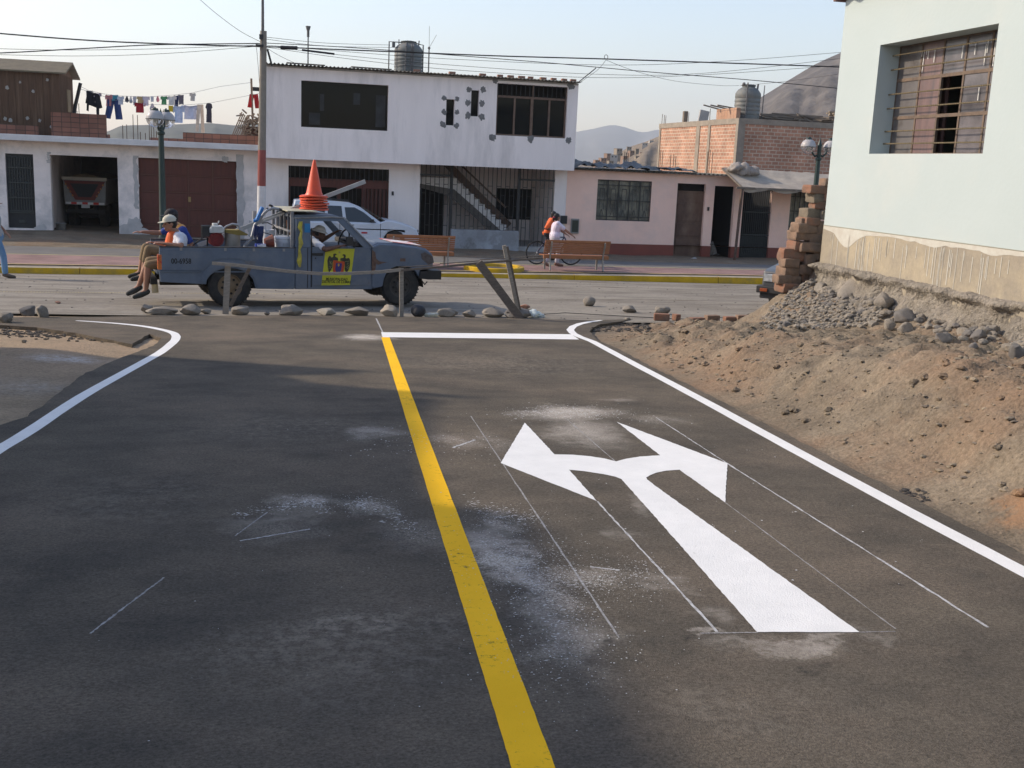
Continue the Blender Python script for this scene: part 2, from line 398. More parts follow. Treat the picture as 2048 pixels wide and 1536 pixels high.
# kerb with block joints
kb = MB(); x = -60.0
while x < 60:
    L = 4.0
    a, b = x+.008, x+L-.008
    for (u, v) in [(a, b)]:
        za, zb_ = zb(u, 26.9), zb(v, 26.9)
        vs = [(u, 26.88, za-.3), (v, 26.88, zb_-.3), (v, 26.9, zb_-.012), (u, 26.9, za-.012), (u, 26.925, za), (v, 26.925, zb_), (v, 27.06, zb_), (u, 27.06, za), (u, 27.06, za-.2), (v, 27.06, zb_-.2)]
        kb.add(vs, [(0, 1, 2, 3), (0, 3, 4, 7, 8), (1, 9, 6, 5, 2)], 0); kb.add(vs, [(3, 2, 5, 4), (4, 5, 6, 7)], 1); kb.add(vs, [(7, 6, 9, 8)], 0)
    x += L
struct(kb.build('kerb', [YEL, KTOP]))
for nm, y0, y1 in (('walk_border', 27.5, 27.6), ('walk_border', 30.0, 30.07)):
    mm = MB()
    for i in range(60):
        a, b = -60+i*2, -58+i*2
        mm.add([(a, y0, zb(a, y0)+.012), (b, y0, zb(b, y0)+.012), (b, y1, zb(b, y1)+.014), (a, y1, zb(a, y1)+.014)], [(0, 1, 2, 3)])
    struct(mm.build(nm, M('border_yellow', (.5, .4, .16), (.36, .28, .14), 4, .85)))
# centre dashes of the street (faint yellow)
dl = MB(); X = -12.0
c0 = gp(0, 584, zs); c1 = gp(560, 588, zs)
for i in range(150):
    a = c0.lerp(c1, i/100-.3); b = c0.lerp(c1, (i+.55)/100-.3)
    dl.add([(a.x, a.y-.04, zs(a.x, a.y)+.006), (b.x, b.y-.04, zs(b.x, b.y)+.006), (b.x, b.y+.04, zs(b.x, b.y)+.006), (a.x, a.y+.04, zs(a.x, a.y)+.006)], [(0, 1, 2, 3)])
o = dl.build('broken_line', M('faded_yellow', (.42, .34, .16), (.26, .23, .17), 9, .9)); o.parent = street
tag(o, 'faded yellow broken line along the dusty street')

# branch road -------------------------------------------------
ASPH = M('fresh_asphalt', (.145, .121, .092), (.060, .054, .046), 1.5, .92, .9, 170, c3=(.155, .125, .095), sc3=.6, st=(1, 1.25, 1), det=15, dist=.006, grain=(70, .6), fac=(.25, .75), spec=.12)
dust(ASPH, [bl(730, 677, 60, 7, 1.3), bl(1140, 828, 110, 14, 1.0), bl(1160, 865, 90, 35, .5), bl(610, 1015, 70, 18, .7), bl(745, 1020, 60, 18, .6),
            bl(850, 1075, 130, 40, .28), bl(1030, 1120, 70, 45, 1.1), bl(1000, 1050, 60, 22, .6), bl(1110, 1190, 60, 60, .7), bl(1130, 1290, 90, 90, .35),
            bl(1200, 1160, 90, 22, .5), bl(900, 885, 60, 16, .45), bl(745, 870, 50, 14, .5), bl(1590, 1290, 200, 25, .25), bl(560, 1065, 90, 26, .25), bl(1320, 845, 60, 12, .5), bl(990, 885, 35, 25, .35)])
dust(ASPH, [bl(700, 1300, 420, 110, .6), bl(250, 1000, 260, 60, .45), bl(560, 860, 300, 40, .45), bl(1500, 1420, 300, 60, .5), bl(1000, 730, 300, 30, .6), bl(720, 1250, 200, 40, .8)], (.25, .215, .175), 17, 5.5, -2.5)
dust(ASPH, [bl(1360, 1293, 28, 12, 1.2), bl(1740, 1185, 20, 8, 1.2), bl(1880, 1322, 24, 10, .9), bl(1640, 1345, 30, 12, 1), bl(1210, 1330, 60, 40, .8), bl(1180, 1290, 30, 14, .9), bl(1250, 1450, 120, 60, .3)], (.03, .028, .026), 14, 3.2, -1.2)
dust(ASPH, [bl(730, 677, 60, 6, .5), bl(1140, 832, 120, 16, .55), bl(1180, 868, 90, 28, .45), bl(1010, 1090, 60, 50, .45), bl(1070, 1160, 60, 40, .4), bl(640, 1012, 70, 10, .3), bl(1110, 1260, 60, 80, .25), bl(1290, 1010, 30, 20, .3), bl(1240, 1075, 40, 14, .25), bl(1330, 1170, 40, 14, .3), bl(1420, 1235, 50, 16, .3), bl(1600, 1288, 220, 10, .45), bl(1395, 1274, 40, 5, .6), bl(1230, 800, 50, 6, .3), bl(760, 868, 60, 8, .3), bl(560, 1040, 120, 10, .25)], (.62, .56, .49), 9, 1.8, -.25)
# tyre-dark and dusty swathes of the road are part of its surface
edge_px = [(0, 855), (55, 836), (165, 752), (240, 718), (308, 694), (322, 678), (300, 670), (262, 691), (225, 683), (150, 668), (75, 657), (0, 652), (-160, 648), (-160, 638), (140, 636), (350, 634), (600, 632), (820, 635), (1050, 639), (1180, 642), (1262, 640), (1240, 645), (1200, 650), (1184, 657), (1180, 665), (1195, 682), (1240, 702), (1300, 734), (1420, 794), (1560, 866), (1700, 938), (1850, 1014), (2048, 1116)]
poly = [gp(*p) for p in edge_px]
poly += [Vector((3.35, 1, 0)), Vector((3.0, -9, 0)), Vector((-3.9, -9, 0)), Vector((-2.8, 2, 0))]
rnd = random.Random(3); P2 = []
for i, a in enumerate(poly):      # ragged asphalt edge
    b = poly[(i+1) % len(poly)]; n_ = max(1, int((b-a).length/.12)) if (b-a).length < 4 else 6
    for k in range(n_):
        q = a.lerp(b, k/n_); P2.append((q.x+rnd.uniform(-.015, .015), q.y+rnd.uniform(-.015, .015)))
br = MB(); n_ = len(P2)
for x, y in P2: br.v.append((x, y, zr(x, y)+.014))
for x, y in P2: br.v.append((x, y, zr(x, y)-.05))
for t in tessellate_polygon([[Vector((x, y, 0)) for x, y in P2]]): br.f.append(tuple(t)); br.m.append(0)
for i in range(n_): j = (i+1) % n_; br.f.append((i, j, n_+j, n_+i)); br.m.append(0)
branch = struct(br.build('branch_road', ASPH))
def mark(name, poly, mat, label, dz=.0160, world=False, thick=True):
    P0 = [(p[0], p[1]) if world else tuple(gp(*p))[:2] for p in poly]; m = MB(); P = []
    rq = random.Random(len(P0)); big_ = name in ('turn_arrow', 'stop_line')
    for i, a in enumerate(P0):
        b = P0[(i+1) % len(P0)]; L_ = math.hypot(b[0]-a[0], b[1]-a[1]); k_ = max(1, int(L_/.03)) if big_ else 1
        for q in range(k_): P.append((a[0]+(b[0]-a[0])*q/k_+(rq.uniform(-.0022, .0022) if big_ and q else 0), a[1]+(b[1]-a[1])*q/k_+(rq.uniform(-.0022, .0022) if big_ and q else 0)))
    n_ = len(P)
    for x, y in P: m.v.append((x, y, zr(x, y)+dz))
    for t in tessellate_polygon([[Vector((x, y, 0)) for x, y in P]]): m.f.append(tuple(t)); m.m.append(0)
    o = m.build(name, mat); o.parent = branch; o['label'] = label; return o
def ribbon(pts, wd, jit=0, world=False):
    P = [Vector((p[0], p[1])) if world else gp(*p).xy for p in pts]; L = []; R = []
    for i, p in enumerate(P):
        d = (P[min(i+1, len(P)-1)]-P[max(0, i-1)]).normalized(); nn = Vector((-d.y, d.x))
        W = wd[i] if isinstance(wd, list) else wd
        L.append(p+nn*(W/2+random.uniform(-jit, jit))); R.append(p-nn*(W/2+random.uniform(-jit, jit)))
    return [tuple(q) for q in L+R[::-1]]
def dens(pts, n):
    P = [gp(*p).xy for p in pts]; o = []
    for a, b in zip(P, P[1:]):
        for k in range(n): o.append(tuple(a.lerp(b, k/n)))
    o.append(tuple(P[-1])); return o
e1 = dens([(2300, 1285), (2048, 1151), (1805, 1022), (1583, 901.5), (1406, 804), (1273, 733), (1184, 685)], 6)+dens([(1160, 676), (1146, 669), (1140, 662), (1146, 655), (1160, 649.5), (1180, 645.5), (1203, 642.5)], 2)
mark('edge_line', ribbon(e1, [.105]*(len(e1)-4)+[.10, .09, .075, .05], .002, True), WPAINT, 'white painted line along the right edge, hooking round at the stop line', world=True)
e2 = [(-700, 1360), (0, 902), (60, 866), (165, 796), (280, 731), (320, 708), (343, 690), (352, 679), (347, 669), (320, 661), (280, 654), (225, 648.5), (152, 643.5)]
def smooth_px(P, n=5):
    o = []
    for i in range(len(P)-1):
        p0 = P[max(0, i-1)]; p1 = P[i]; p2 = P[i+1]; p3 = P[min(len(P)-1, i+2)]
        for k in range(n):
            t = k/n
            o.append(tuple(.5*((2*p1[j])+(-p0[j]+p2[j])*t+(2*p0[j]-5*p1[j]+4*p2[j]-p3[j])*t*t+(-p0[j]+3*p1[j]-3*p2[j]+p3[j])*t**3) for j in range(2)))
    o.append(P[-1]); return o
ee = [tuple(gp(*p).xy) for p in [e2[0]]+smooth_px(e2[1:], 4)]
mark('edge_line', ribbon(ee, [.100]*(len(ee)-6)+[.09, .085, .08, .07, .06, .045], .002, True), WPAINT, 'white painted line curving round the left corner of the branch road', world=True)
YL = [(762.5, 677), (779, 677)]
yl = []
for k in range(60): yl.append((762.5+(1020-762.5)*k/59, 677+(1536-677)*k/59))
yr = [(779+(1107-779)*k/59, 677+(1536-677)*k/59) for k in range(60)]
A = [gp(*p).xy for p in yl]; B = [gp(*p).xy for p in yr]
A.append(A[-1]+(A[-1]-A[0]).normalized()*8); B.append(B[-1]+(B[-1]-B[0]).normalized()*8)
def wear(mat, base, sc, lo, hi, sc2=2.0):
    n = mat.node_tree; L = n.links.new; b = n.nodes['Principled BSDF']; src = b.inputs['Base Color'].links[0].from_socket; tc = n.nodes['Texture Coordinate']
    a = n.nodes.new('ShaderNodeTexNoise'); a.inputs['Scale'].default_value = sc; a.inputs['Detail'].default_value = 8; a.inputs['Roughness'].default_value = .8; L(tc.outputs['Object'], a.inputs[0])
    c = n.nodes.new('ShaderNodeTexNoise'); c.inputs['Scale'].default_value = sc2; c.inputs['Detail'].default_value = 3; L(tc.outputs['Object'], c.inputs[0])
    ad = n.nodes.new('ShaderNodeMath'); ad.operation = 'MULTIPLY_ADD'; L(c.outputs[0], ad.inputs[0]); ad.inputs[1].default_value = .35; L(a.outputs[0], ad.inputs[2])
    r = n.nodes.new('ShaderNodeMapRange'); r.inputs[1].default_value = lo; r.inputs[2].default_value = hi; L(ad.outputs[0], r.inputs[0])
    mx = n.nodes.new('ShaderNodeMix'); mx.data_type = 'RGBA'; L(r.outputs[0], mx.inputs[0]); L(src, mx.inputs[6]); mx.inputs[7].default_value = (*base, 1); L(mx.outputs[2], b.inputs['Base Color'])
wear(YPAINT, (.20, .13, .03), 26, .76, .87); wear(WPAINT, (.44, .42, .39), 34, .80, .95, 1.2)
rj = random.Random(5)
mark('centre_line', [(p.x+rj.uniform(-.001, .001), p.y) for p in A]+[(p.x+rj.uniform(-.001, .001), p.y) for p in B[::-1]], YPAINT, 'thick yellow centre line, worn and speckled towards the viewer', world=True)
mark('stop_line', [(762, 667), (950, 669), (1143, 671), (1158, 681.5), (950, 679), (765, 677)], WPAINT, 'white stop line across the right lane', dz=.0168)
def zz(a, b): return (900+a/2.844, 780+b/2.844)
arrow = [zz(*p) for p in [(288, 430), (425, 198), (595, 380), (700, 382), (800, 391), (880, 404), (945, 420), (1000, 405), (1080, 392), (1195, 385), (948, 193), (1578, 432), (1563, 655), (1305, 468), (1230, 473), (1175, 484), (1135, 500), (1115, 512), (1120, 524), (1160, 556)]]+[(1718, 1272), (1513.6, 1272)]+[zz(*p) for p in [(975, 522), (940, 508), (870, 493), (760, 476), (675, 468), (835, 648)]]
mark('turn_arrow', arrow, WPAINT, 'large white double headed arrow pointing left and right', dz=.0164)
for a, b, wd in [((1237.5, 1283), (941.5, 836), .009), ((1433.8, 1271), (1193.6, 1008), .012), ((1228.8, 926), (1128.5, 838), .009), ((1975, 1262), (1454.9, 932), .013), ((1454.9, 932), (1311, 838), .011),
                 ((1790, 1265), (1449.6, 1010), .007), ((1400, 1274), (1515, 1272.5), .010), ((1717, 1272), (1790, 1270), .007), ((770, 676), (752, 639), .022), ((835, 880), (862, 985), .01), ((480, 1088), (620, 1064), .012), ((470, 1078), (535, 1030), .008), ((180, 1275), (328, 1162), .010), ((905, 900), (950, 884), .02), ((1180, 1140), (1238, 1147), .014)]:
    mark('chalk_line', ribbon(dens([a, b], 40), wd*.85, wd*.25, True), FAINT if wd < .0095 or wd == .010 else CHALK, 'thin white chalk guide line', dz=.0155, world=True)
# paint flecks: specks of white paint and glass beads lying on the road (uncountable)
fl = MB(); rr = random.Random(11)
for (cx, cy, sx, sy, n_) in [(1150, 830, 67, 9, 546), (1060, 1130, 67, 37, 1092), (1010, 1040, 52, 15, 357), (1200, 1165, 82, 26, 672), (745, 1015, 41, 13, 230), (620, 1010, 45, 10, 251), (720, 676, 30, 4, 125), (860, 890, 82, 18, 189), (1130, 1290, 90, 67, 693), (800, 1100, 300, 150, 144), (1500, 900, 262, 150, 180)]:
    for _ in range(n_):
        p = gp(rr.gauss(cx, sx), rr.gauss(cy, sy)); s = rr.choice([.001, .0014, .002, .003])*rr.uniform(.8, 1.3)*(.9 if cy > 1000 else 1.7)
        if p.y < 0 or p.y > 15 or p.x > 3.4: continue
        a0 = rr.uniform(0, 6); z = zr(p.x, p.y)+.0175
        fl.add([(p.x+s*math.cos(a0+k*1.57)*rr.uniform(.6, 1.5), p.y+s*math.sin(a0+k*1.57)*rr.uniform(.6, 1.5), z) for k in range(4)], [(0, 1, 2, 3)])
for line_, sg_, n_ in [([(940, 1085), (1000, 1100), (1050, 1140), (1078, 1180)], 9, 650), ([(935, 1010), (1000, 1035), (1070, 1045)], 9, 220), ([(470, 1035), (560, 1020), (620, 1010), (650, 1020)], 6, 260), ([(700, 1012), (745, 1015), (800, 1045), (850, 1078)], 8, 240), ([(1080, 1160), (1150, 1175), (1215, 1160), (1290, 1150)], 11, 380),
                       ([(1020, 835), (1100, 822), (1200, 830)], 5, 330), ([(1080, 1180), (1120, 1230), (1150, 1300)], 28, 420), ([(930, 1070), (960, 1130), (1040, 1210)], 22, 300)]:
    for _ in range(n_):
        i = rr.randrange(len(line_)-1); t_ = rr.random(); cx = line_[i][0]+(line_[i+1][0]-line_[i][0])*t_; cy = line_[i][1]+(line_[i+1][1]-line_[i][1])*t_
        p = gp(rr.gauss(cx, sg_*1.5), rr.gauss(cy, sg_)); s = rr.choice([.0008, .001, .0014, .002, .003])*rr.uniform(.8, 1.3)*(1.5 if cy < 1060 else 1)
        if A[0].x-.02 < p.x-(p.y-A[0].y)*(A[-1].x-A[0].x)/(A[-1].y-A[0].y) < A[0].x+.17: continue
        pass; a0 = rr.gauss(0, .5); e_ = rr.uniform(1, 3.5); z = zr(p.x, p.y)+.0176
        fl.add([(p.x+s*e_*math.cos(a0), p.y+s*e_*math.sin(a0), z), (p.x-s*math.sin(a0)*.7, p.y+s*math.cos(a0)*.7, z), (p.x-s*e_*math.cos(a0), p.y-s*e_*math.sin(a0), z), (p.x+s*math.sin(a0)*.7, p.y-s*math.cos(a0)*.7, z)], [(0, 1, 2, 3)])
o = fl.build('paint_flecks', M('flecks', (.55, .54, .52), rough=.7)); o.parent = branch; o['kind'] = 'stuff'
# left corner ground: loose asphalt crumbs on the verge
cr = MB()
for i in range(300):
    px = rr.uniform(0, 285); py = 665+rr.gauss(0, 5)+px*.05
    p = gp(px, py, gz); s = rr.uniform(.008, .03)
    cr.rock((p.x, p.y, gz(p.x, p.y)+s*.2), (s*2, s*2, s*1.3), i, sub=1, flat=False)
tag(cr.build('asphalt_crumbs', M('crumbs', (.07, .06, .05), (.12, .1, .08), 20, .95)), 'dark loose asphalt crumbs along the left corner of the new road', 'rubble', kind='stuff')
# ------------------------------------------------------------------ buildings
def facade(m, x0, x1, z0, z1, holes, Y, dep, mat=0, rmat=None):
    X = sorted(set([x0, x1]+[h[0] for h in holes]+[h[1] for h in holes])); Z = sorted(set([z0, z1]+[h[2] for h in holes]+[h[3] for h in holes]))
    X = [x for x in X if x0 <= x <= x1]; Z = [z for z in Z if z0 <= z <= z1]
    for a, b in zip(X, X[1:]):
        for c, d in zip(Z, Z[1:]):
            mx, mz = (a+b)/2, (c+d)/2
            if any(h[0] < mx < h[1] and h[2] < mz < h[3] for h in holes): continue
            m.add([(a, Y, c), (b, Y, c), (b, Y, d), (a, Y, d)], [(0, 1, 2, 3)], mat)
    rm = mat if rmat is None else rmat
    for h in holes:
        a, b, c, d = h
        m.add([(a, Y, c), (b, Y, c), (b, Y, d), (a, Y, d), (a, Y+dep, c), (b, Y+dep, c), (b, Y+dep, d), (a, Y+dep, d)], [(0, 4, 5, 1), (1, 5, 6, 2), (2, 6, 7, 3), (3, 7, 4, 0)], rm)
def R(x0, y0, x1, y1, Y):
    a = at(x0, y0, Y); b = at(x1, y1, Y); return (a.x, b.x, b.z, a.z)
WHITEW = M('white_plaster', (.88, .79, .75), (.80, .72, .68), 1.1, .9, .25, 25, c3=(.62, .56, .53), sc3=.7, st=(1.6, 1, .28), det=12)
PINKW = M('pink_plaster', (.93, .63, .51), (.87, .575, .465), 1.3, .9, .25, 25, c3=(.74, .53, .45), sc3=.5)
GARW = M('garage_plaster', (.86, .76, .71), (.73, .645, .60), 1.6, .9, .4, 22, c3=(.52, .48, .46), sc3=.8, det=11)
CEM = M('cement', (.36, .345, .33), (.27, .26, .25), 2.5, .92, .5, 25, c3=(.42, .40, .38), sc3=1)
SLAB = M('slab_edge', (.66, .64, .63), (.56, .54, .53), 2, .9)
DARKIN = M('interior_dark', (.012, .012, .013), rough=.9)  # near-black colour stands in for the unlit depth behind openings
PATCH = M('cement_patch', (.15, .145, .14), (.21, .205, .20), 14, .95, .6, 60)
BLACKMET = M('black_ironwork', (.018, .018, .02), (.03, .028, .026), 8, .55, spec=.4)
GLASS = M('window_glass', (.004, .005, .006), rough=.08, spec=.12)
REDWOOD = M('red_brown_door', (.125, .042, .03), (.09, .033, .026), 3, .7, .3, 30, st=(6, 1, .6))
BASEBAND = M('red_base_band', (.24, .07, .05), (.19, .06, .045), 2, .85)
BRICKS = brickmat('roof_brick', (.28, .125, .085), (.20, .10, .07), (.09, .06, .05), .26, .15, .01, 0)
CORR = M('corrugated_sheet', (.20, .19, .16), (.13, .12, .10), 5, .75, c3=(.26, .22, .15), sc3=2)
REBAR = M('rusty_rebar', (.12, .075, .05), (.08, .05, .035), 20, .85)
WOODG = M('grey_wood', (.20, .165, .13), (.13, .105, .085), 4, .85, .5, 30, st=(1, 8, 8))
def corr(m, x0, x1, y0, y1, zf, zbk, pitch=.12, am=.022, mat=0, th=.008):
    n = int((x1-x0)/pitch*6); o = len(m.v)
    for k, dz in ((0, 0), (1, -th)):
        for Y, z in ((y0, zf), (y1, zbk)):
            for i in range(n+1):
                X = x0+(x1-x0)*i/n; f = zf if False else z
                zz_ = (f(X) if callable(f) else f)
                m.v.append((X, Y, zz_+am*math.sin(2*math.pi*(X-x0)/pitch)+dz))
    N = n+1
    for i in range(n):
        m.f += [(o+i, o+i+1, o+N+i+1, o+N+i), (o+2*N+i, o+3*N+i, o+3*N+i+1, o+2*N+i+1), (o+i, o+2*N+i, o+2*N+i+1, o+i+1)]; m.m += [mat]*3
def patch(m, c, r, Y, seed, mat=0):
    rn = random.Random(seed); n = 18; v = [(c[0], Y-.012, c[1])]
    for i in range(n):
        t = 2*math.pi*i/n; q = r*(1+rn.uniform(-.28, .28)); v.append((c[0]+q*math.cos(t), Y-.004, c[1]+q*math.sin(t)*1.1))
    m.add(v, [(0, i+1, (i+1) % n+1) for i in range(n)], mat)
def shell(m, x0, x1, z0, z1, Y, Yb, mat=0, top=True):
    m.box(x0, x0+.15, Y+.001, Yb, z0, z1-.001, mat); m.box(x1-.15, x1, Y+.001, Yb, z0, z1-.001, mat); m.box(x0+.15, x1-.15, Yb-.15, Yb-.001, z0, z1-.001, mat)
    if top: m.box(x0+.151, x1-.151, Y+.15, Yb-.151, z1-.12, z1-.01, mat)

# --- one storey garage house on the left
gx0 = -17.0; gx1 = at(531, 300, 36).x; zt = at(300, 284, 36).z; zbb = -.3
gh = thing('garage_house', 'low white one storey house with two garage bays and bricks along its flat roof', 'house', ((gx0+gx1)/2, 36, .1))
m = MB()
d1 = R(9.5, 306.5, 76, 458, 36); g1 = R(101, 309.5, 238.5, 461, 36); g2 = R(277, 315, 473, 472, 36)
d1 = (d1[0]+.0, d1[1]-.05, .30, d1[3]); g1 = (at(103, 400, 36).x, at(237, 400, 36).x, zbb, g1[3]); g2 = (at(278, 400, 36).x, at(474, 400, 36).x, zbb, g2[3]+.0)
facade(m, gx0, gx1, zbb, zt, [d1, g1, g2], 36, .25)
shell(m, gx0, gx1, zbb, zt, 36, 44)
m.box(g1[0]-.35, g1[0]-.2, 36.26, 43.8, zbb, zt-.2, 0); m.box(g1[1]+.2, g1[1]+.35, 36.26, 43.8, zbb, zt-.2, 0)
m.build('wall', GARW, gh)
m = MB(); sz0 = at(260, 290.5, 35.45).z; sz1 = at(260, 278.5, 35.45).z
m.box(gx0, gx1+.1, 35.45, 35.998, sz0, sz1); m.box(gx0, gx1+.1, 36.002, 44, zt+.002, sz1-.002)
m.build('roof_slab', SLAB, gh, bevel=.01)
m = MB()
m.box(d1[0], d1[1], 36.1, 36.16, d1[2], d1[3], 0)
for i in range(9): x = d1[0]+.1+(d1[1]-d1[0]-.2)*i/8; m.box(x-.012, x+.012, 36.06, 36.098, d1[2]+.5, d1[3]-.1, 1)
for z in (.45, .5, .9, 1.35, 1.8): m.box(d1[0]+.05, d1[1]-.05, 36.05, 36.097, d1[2]+z, d1[2]+z+.035, 1)
for z in (1.1, 1.55): 
    for i in range(4): m.tube([(d1[0]+.15+i*.22+.1*math.cos(t), 36.055, d1[2]+z+.1*math.sin(t)) for t in np.linspace(0, 6.28, 13)], .008, 5, 1)
m.box(d1[0]+.3, d1[1]-.3, 36.05, 36.097, d1[2]+.16, d1[2]+.25, 1)
m.build('door', [M('door_sheet', (.03, .032, .034), (.022, .024, .026), 3, .5), M('iron_grey', (.05, .055, .052), rough=.5)], gh, bevel=.003)
m = MB()
w4 = (g2[1]-g2[0])
for i in range(4):
    for j in range(5):
        x = g2[0]+w4*i/4; z = .0+(g2[3]-.0)*j/5; h = (g2[3])/5
        m.box(x+.03, x+w4/4-.03, 36.13, 36.17, z+.03, z+h-.03, 0)
m.box(g2[0], g2[1], 36.17, 36.2, -.1, g2[3], 0)
for i in range(5):
    x = g2[0]+w4*i/4; m.box(x-.025, x+.025, 36.12, 36.168, 0, g2[3], 1)
for j in range(6): z = g2[3]*j/5; m.box(g2[0], g2[1], 36.115, 36.119, z-.02, z+.02, 1)
m.cbox((g2[0]+w4*.51, 36.1, g2[3]*.52), (.08, .03, .16), mat=2)
m.build('garage_door', [REDWOOD, M('door_rail', (.12, .05, .036), rough=.7), M('brass', (.3, .2, .08), rough=.5)], gh, bevel=.004)
m = MB()   # rough cement strips beside the garage door
pts = []
def strip(x, w, z0, z1, sd):
    rn = random.Random(sd); n = 16; L = []; Rr = []
    for i in range(n+1):
        z = z0+(z1-z0)*i/n; L.append((x+rn.uniform(-.03, .03), z)); Rr.append((x+w+rn.uniform(-.05, .05), z))
    m.prism(L+Rr[::-1], 35.985, 35.999)
strip(g2[1]+.0, .22, -.2, g2[3]+.22, 1); strip(g2[0]-.14, .13, 1.0, g2[3]+.05, 2); strip(g1[0]-.08, .08, g1[3]-.25, g1[3]+.08, 3)
for c, r, s in [((g1[1]+.35, .30), .3, 5), ((g1[1]+.62, .2), .26, 6), ((g1[1]+.5, .55), .18, 7), ((g2[1]+.5, .5), .2, 8), ((g2[1]+.6, .25), .25, 9), ((g2[1]-.35, g2[3]+.06), .1, 12), ((g1[0]-.35, .25), .18, 13)]: patch(m, c, r, 35.998, s)
split(m, 'cement_patch', M('garage_patch', (.50, .475, .46), (.38, .36, .35), 3, .95, .5, 25), gh)
m = MB()
for a, b, y0, y1 in [(-120, 76, 247, 273), (102, 213, 227, 277), (366, 516, 268, 291)]:
    p = at(a, y0, 36.3); q = at(b, y1, 36.3); m.box(p.x, q.x, 36.25, 36.45, sz1-.001, at((a+b)/2, (y0+y0)/2, 36.3).z)
m.box(at(213, 250, 36.3).x, at(219, 270, 36.3).x, 36.25, 36.45, sz1, sz1+.12); m.box(at(300, 250, 36.3).x, at(366, 270, 36.3).x, 36.25, 36.45, sz1, sz1+.09)
split(m, 'brick_course', BRICKS, gh)
# dim interior of the open bay, rough side wall
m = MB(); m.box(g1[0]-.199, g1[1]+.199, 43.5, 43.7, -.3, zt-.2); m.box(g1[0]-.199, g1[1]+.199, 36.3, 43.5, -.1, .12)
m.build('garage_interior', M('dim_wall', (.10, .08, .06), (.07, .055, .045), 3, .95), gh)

# tipper truck parked inside the open bay
tx = (at(127, 400, 38.5).x+at(213, 400, 38.5).x)/2; tw = at(213, 400, 38.5).x-at(127, 400, 38.5).x
dt = thing('dump_truck', 'dusty red and white tipper truck seen from behind inside the dark garage', 'truck', (tx, 38.5, .12))
zT = lambda y: at(170, y, 38.5).z-.12
zA, zB, zC = zT(352), zT(380), zT(410)
m = MB(); h = tw/2
m.prism([(-h*.93, zC), (h*.93, zC), (h, zA-.12), (-h, zA-.12)], 0, 4.0); m.build('tipper_body', M('white_enamel', (.3, .29, .28), (.22, .21, .19), 3, .5), dt, local=True, bevel=.01)
m = MB(); m.box(-h-.03, h+.03, -.03, .05, zA-.14, zA-.04); m.build('top_rail', M('rail_cream', (.5, .43, .34), rough=.6), dt, local=True, bevel=.01)
m = MB(); zt1 = zA-.16; m.prism([(-h+.02, zt1), (h-.02, zt1), (h*.45, zC+.16), (-h*.45, zC+.16)], -.03, -.002)
m.build('tailgate_panel', M('red_enamel', (.19, .03, .022), (.14, .025, .02), 4, .45), dt, local=True, bevel=.006)
m = MB(); m.prism([(-h*.66, zt1-.09), (h*.66, zt1-.09), (h*.3, zC+.26), (-h*.3, zC+.26)], -.045, -.033); m.build('rear_recess', M('recess', (.03, .03, .032), rough=.7), dt, local=True)
m = MB(); m.prism([(-h, zA-.1)]+[(-h+2*h*i/10, zA-.1+.16*math.sin(math.pi*i/10)) for i in range(1, 10)]+[(h, zA-.1)], .05, 3.9); m.build('tarpaulin', M('tarp_brown', (.16, .11, .06), (.11, .08, .05), 5, .9), dt, local=True)
m = MB()
for i in range(7): m.box(-h*.9+i*h*1.8/7, -h*.9+(i+1)*h*1.8/7, -.04, -.005, zC+.02, zC+.09, i % 2)
m.build('reflector_strip', [M('refl_white', (.7, .68, .65), rough=.4), M('refl_red', (.6, .04, .03), rough=.4)], dt, local=True)
for s in (-1, 1):
    m = MB(); 
    for k in range(4): m.sph((s*h*(.86-.1*k), -.045, zt1-.12-.12*k), .03, 8)
    split(m, 'marker_lamp', M('amber_lamp', (.6, .25, .06), rough=.3), dt, local=True, smooth=True)
    m = MB(); m.lathe([(0, -.15), (.36, -.15), (.43, -.1), (.43, .1), (.36, .15), (0, .15)], (s*h*.72, .9, .43), 24, 0, 'X'); m.build('wheel', M('tyre_dark', (.02, .02, .02), (.05, .04, .035), 8, .9), dt, local=True, smooth=True, auto=40)
m = MB(); m.box(-h*.5, -h*.36, .1, 4, .55, zC-.02); m.box(h*.36, h*.5, .1, 4, .55, zC-.02); m.box(-h*.9, h*.9, 0, .1, .55, .67); m.tube([(-h*.7, .9, .43), (h*.7, .9, .43)], .07)
m.build('chassis', M('chassis', (.03, .025, .022), rough=.85), dt, local=True, bevel=.008)
m = MB(); m.box(-.12, .14, -.02, -.002, .72, .86); m.build('number_plate', M('plate', (.55, .53, .5), rough=.5), dt, local=True)
m = MB(); c = at(122, 455, 36.9); m.lathe([(0, 0), (.13, 0), (.16, .3), (.17, .3), (.15, .3), (.12, .02)], (c.x, c.y, .13), 20)
single(m, 'bucket', M('old_bucket', (.45, .44, .42), (.3, .29, .28), 8, .7), 'small whitish bucket standing in the doorway of the dark garage', 'bucket', smooth=True)

# --- two storey white house
hx0 = at(531, 200, 35.2).x; hx1 = at(1153, 250, 35.2).x
lx0 = at(524, 400, 36).x; lx1 = at(1132, 400, 36).x
th = thing('two_storey_house', 'white two storey house with a large black upper window and a barred stair porch', 'house', ((lx0+lx1)/2, 36, 0))
zo = at(840, 328.5, 35.2).z; zrf = at(845, 152, 35.2).z
w1 = R(602.5, 160.5, 775.5, 262, 35.2); s1 = R(893, 198, 908, 251, 35.2); s2 = R(943, 180, 957, 233, 35.2); w2 = R(995, 166, 1131, 277, 35.2)
m = MB(); facade(m, hx0, hx1, zo, zrf, [w1, s1, s2, w2], 35.2, .22)
shell(m, hx0, hx1, zo+.001, zrf, 35.2, 44, top=False)
m.box(hx0+.16, hx1-.16, 35.21, 43.8, zo+.004, zo+.15); m.box(hx0+.151, hx1-.151, 35.203, 43.8, zo+.001, zo+.003)
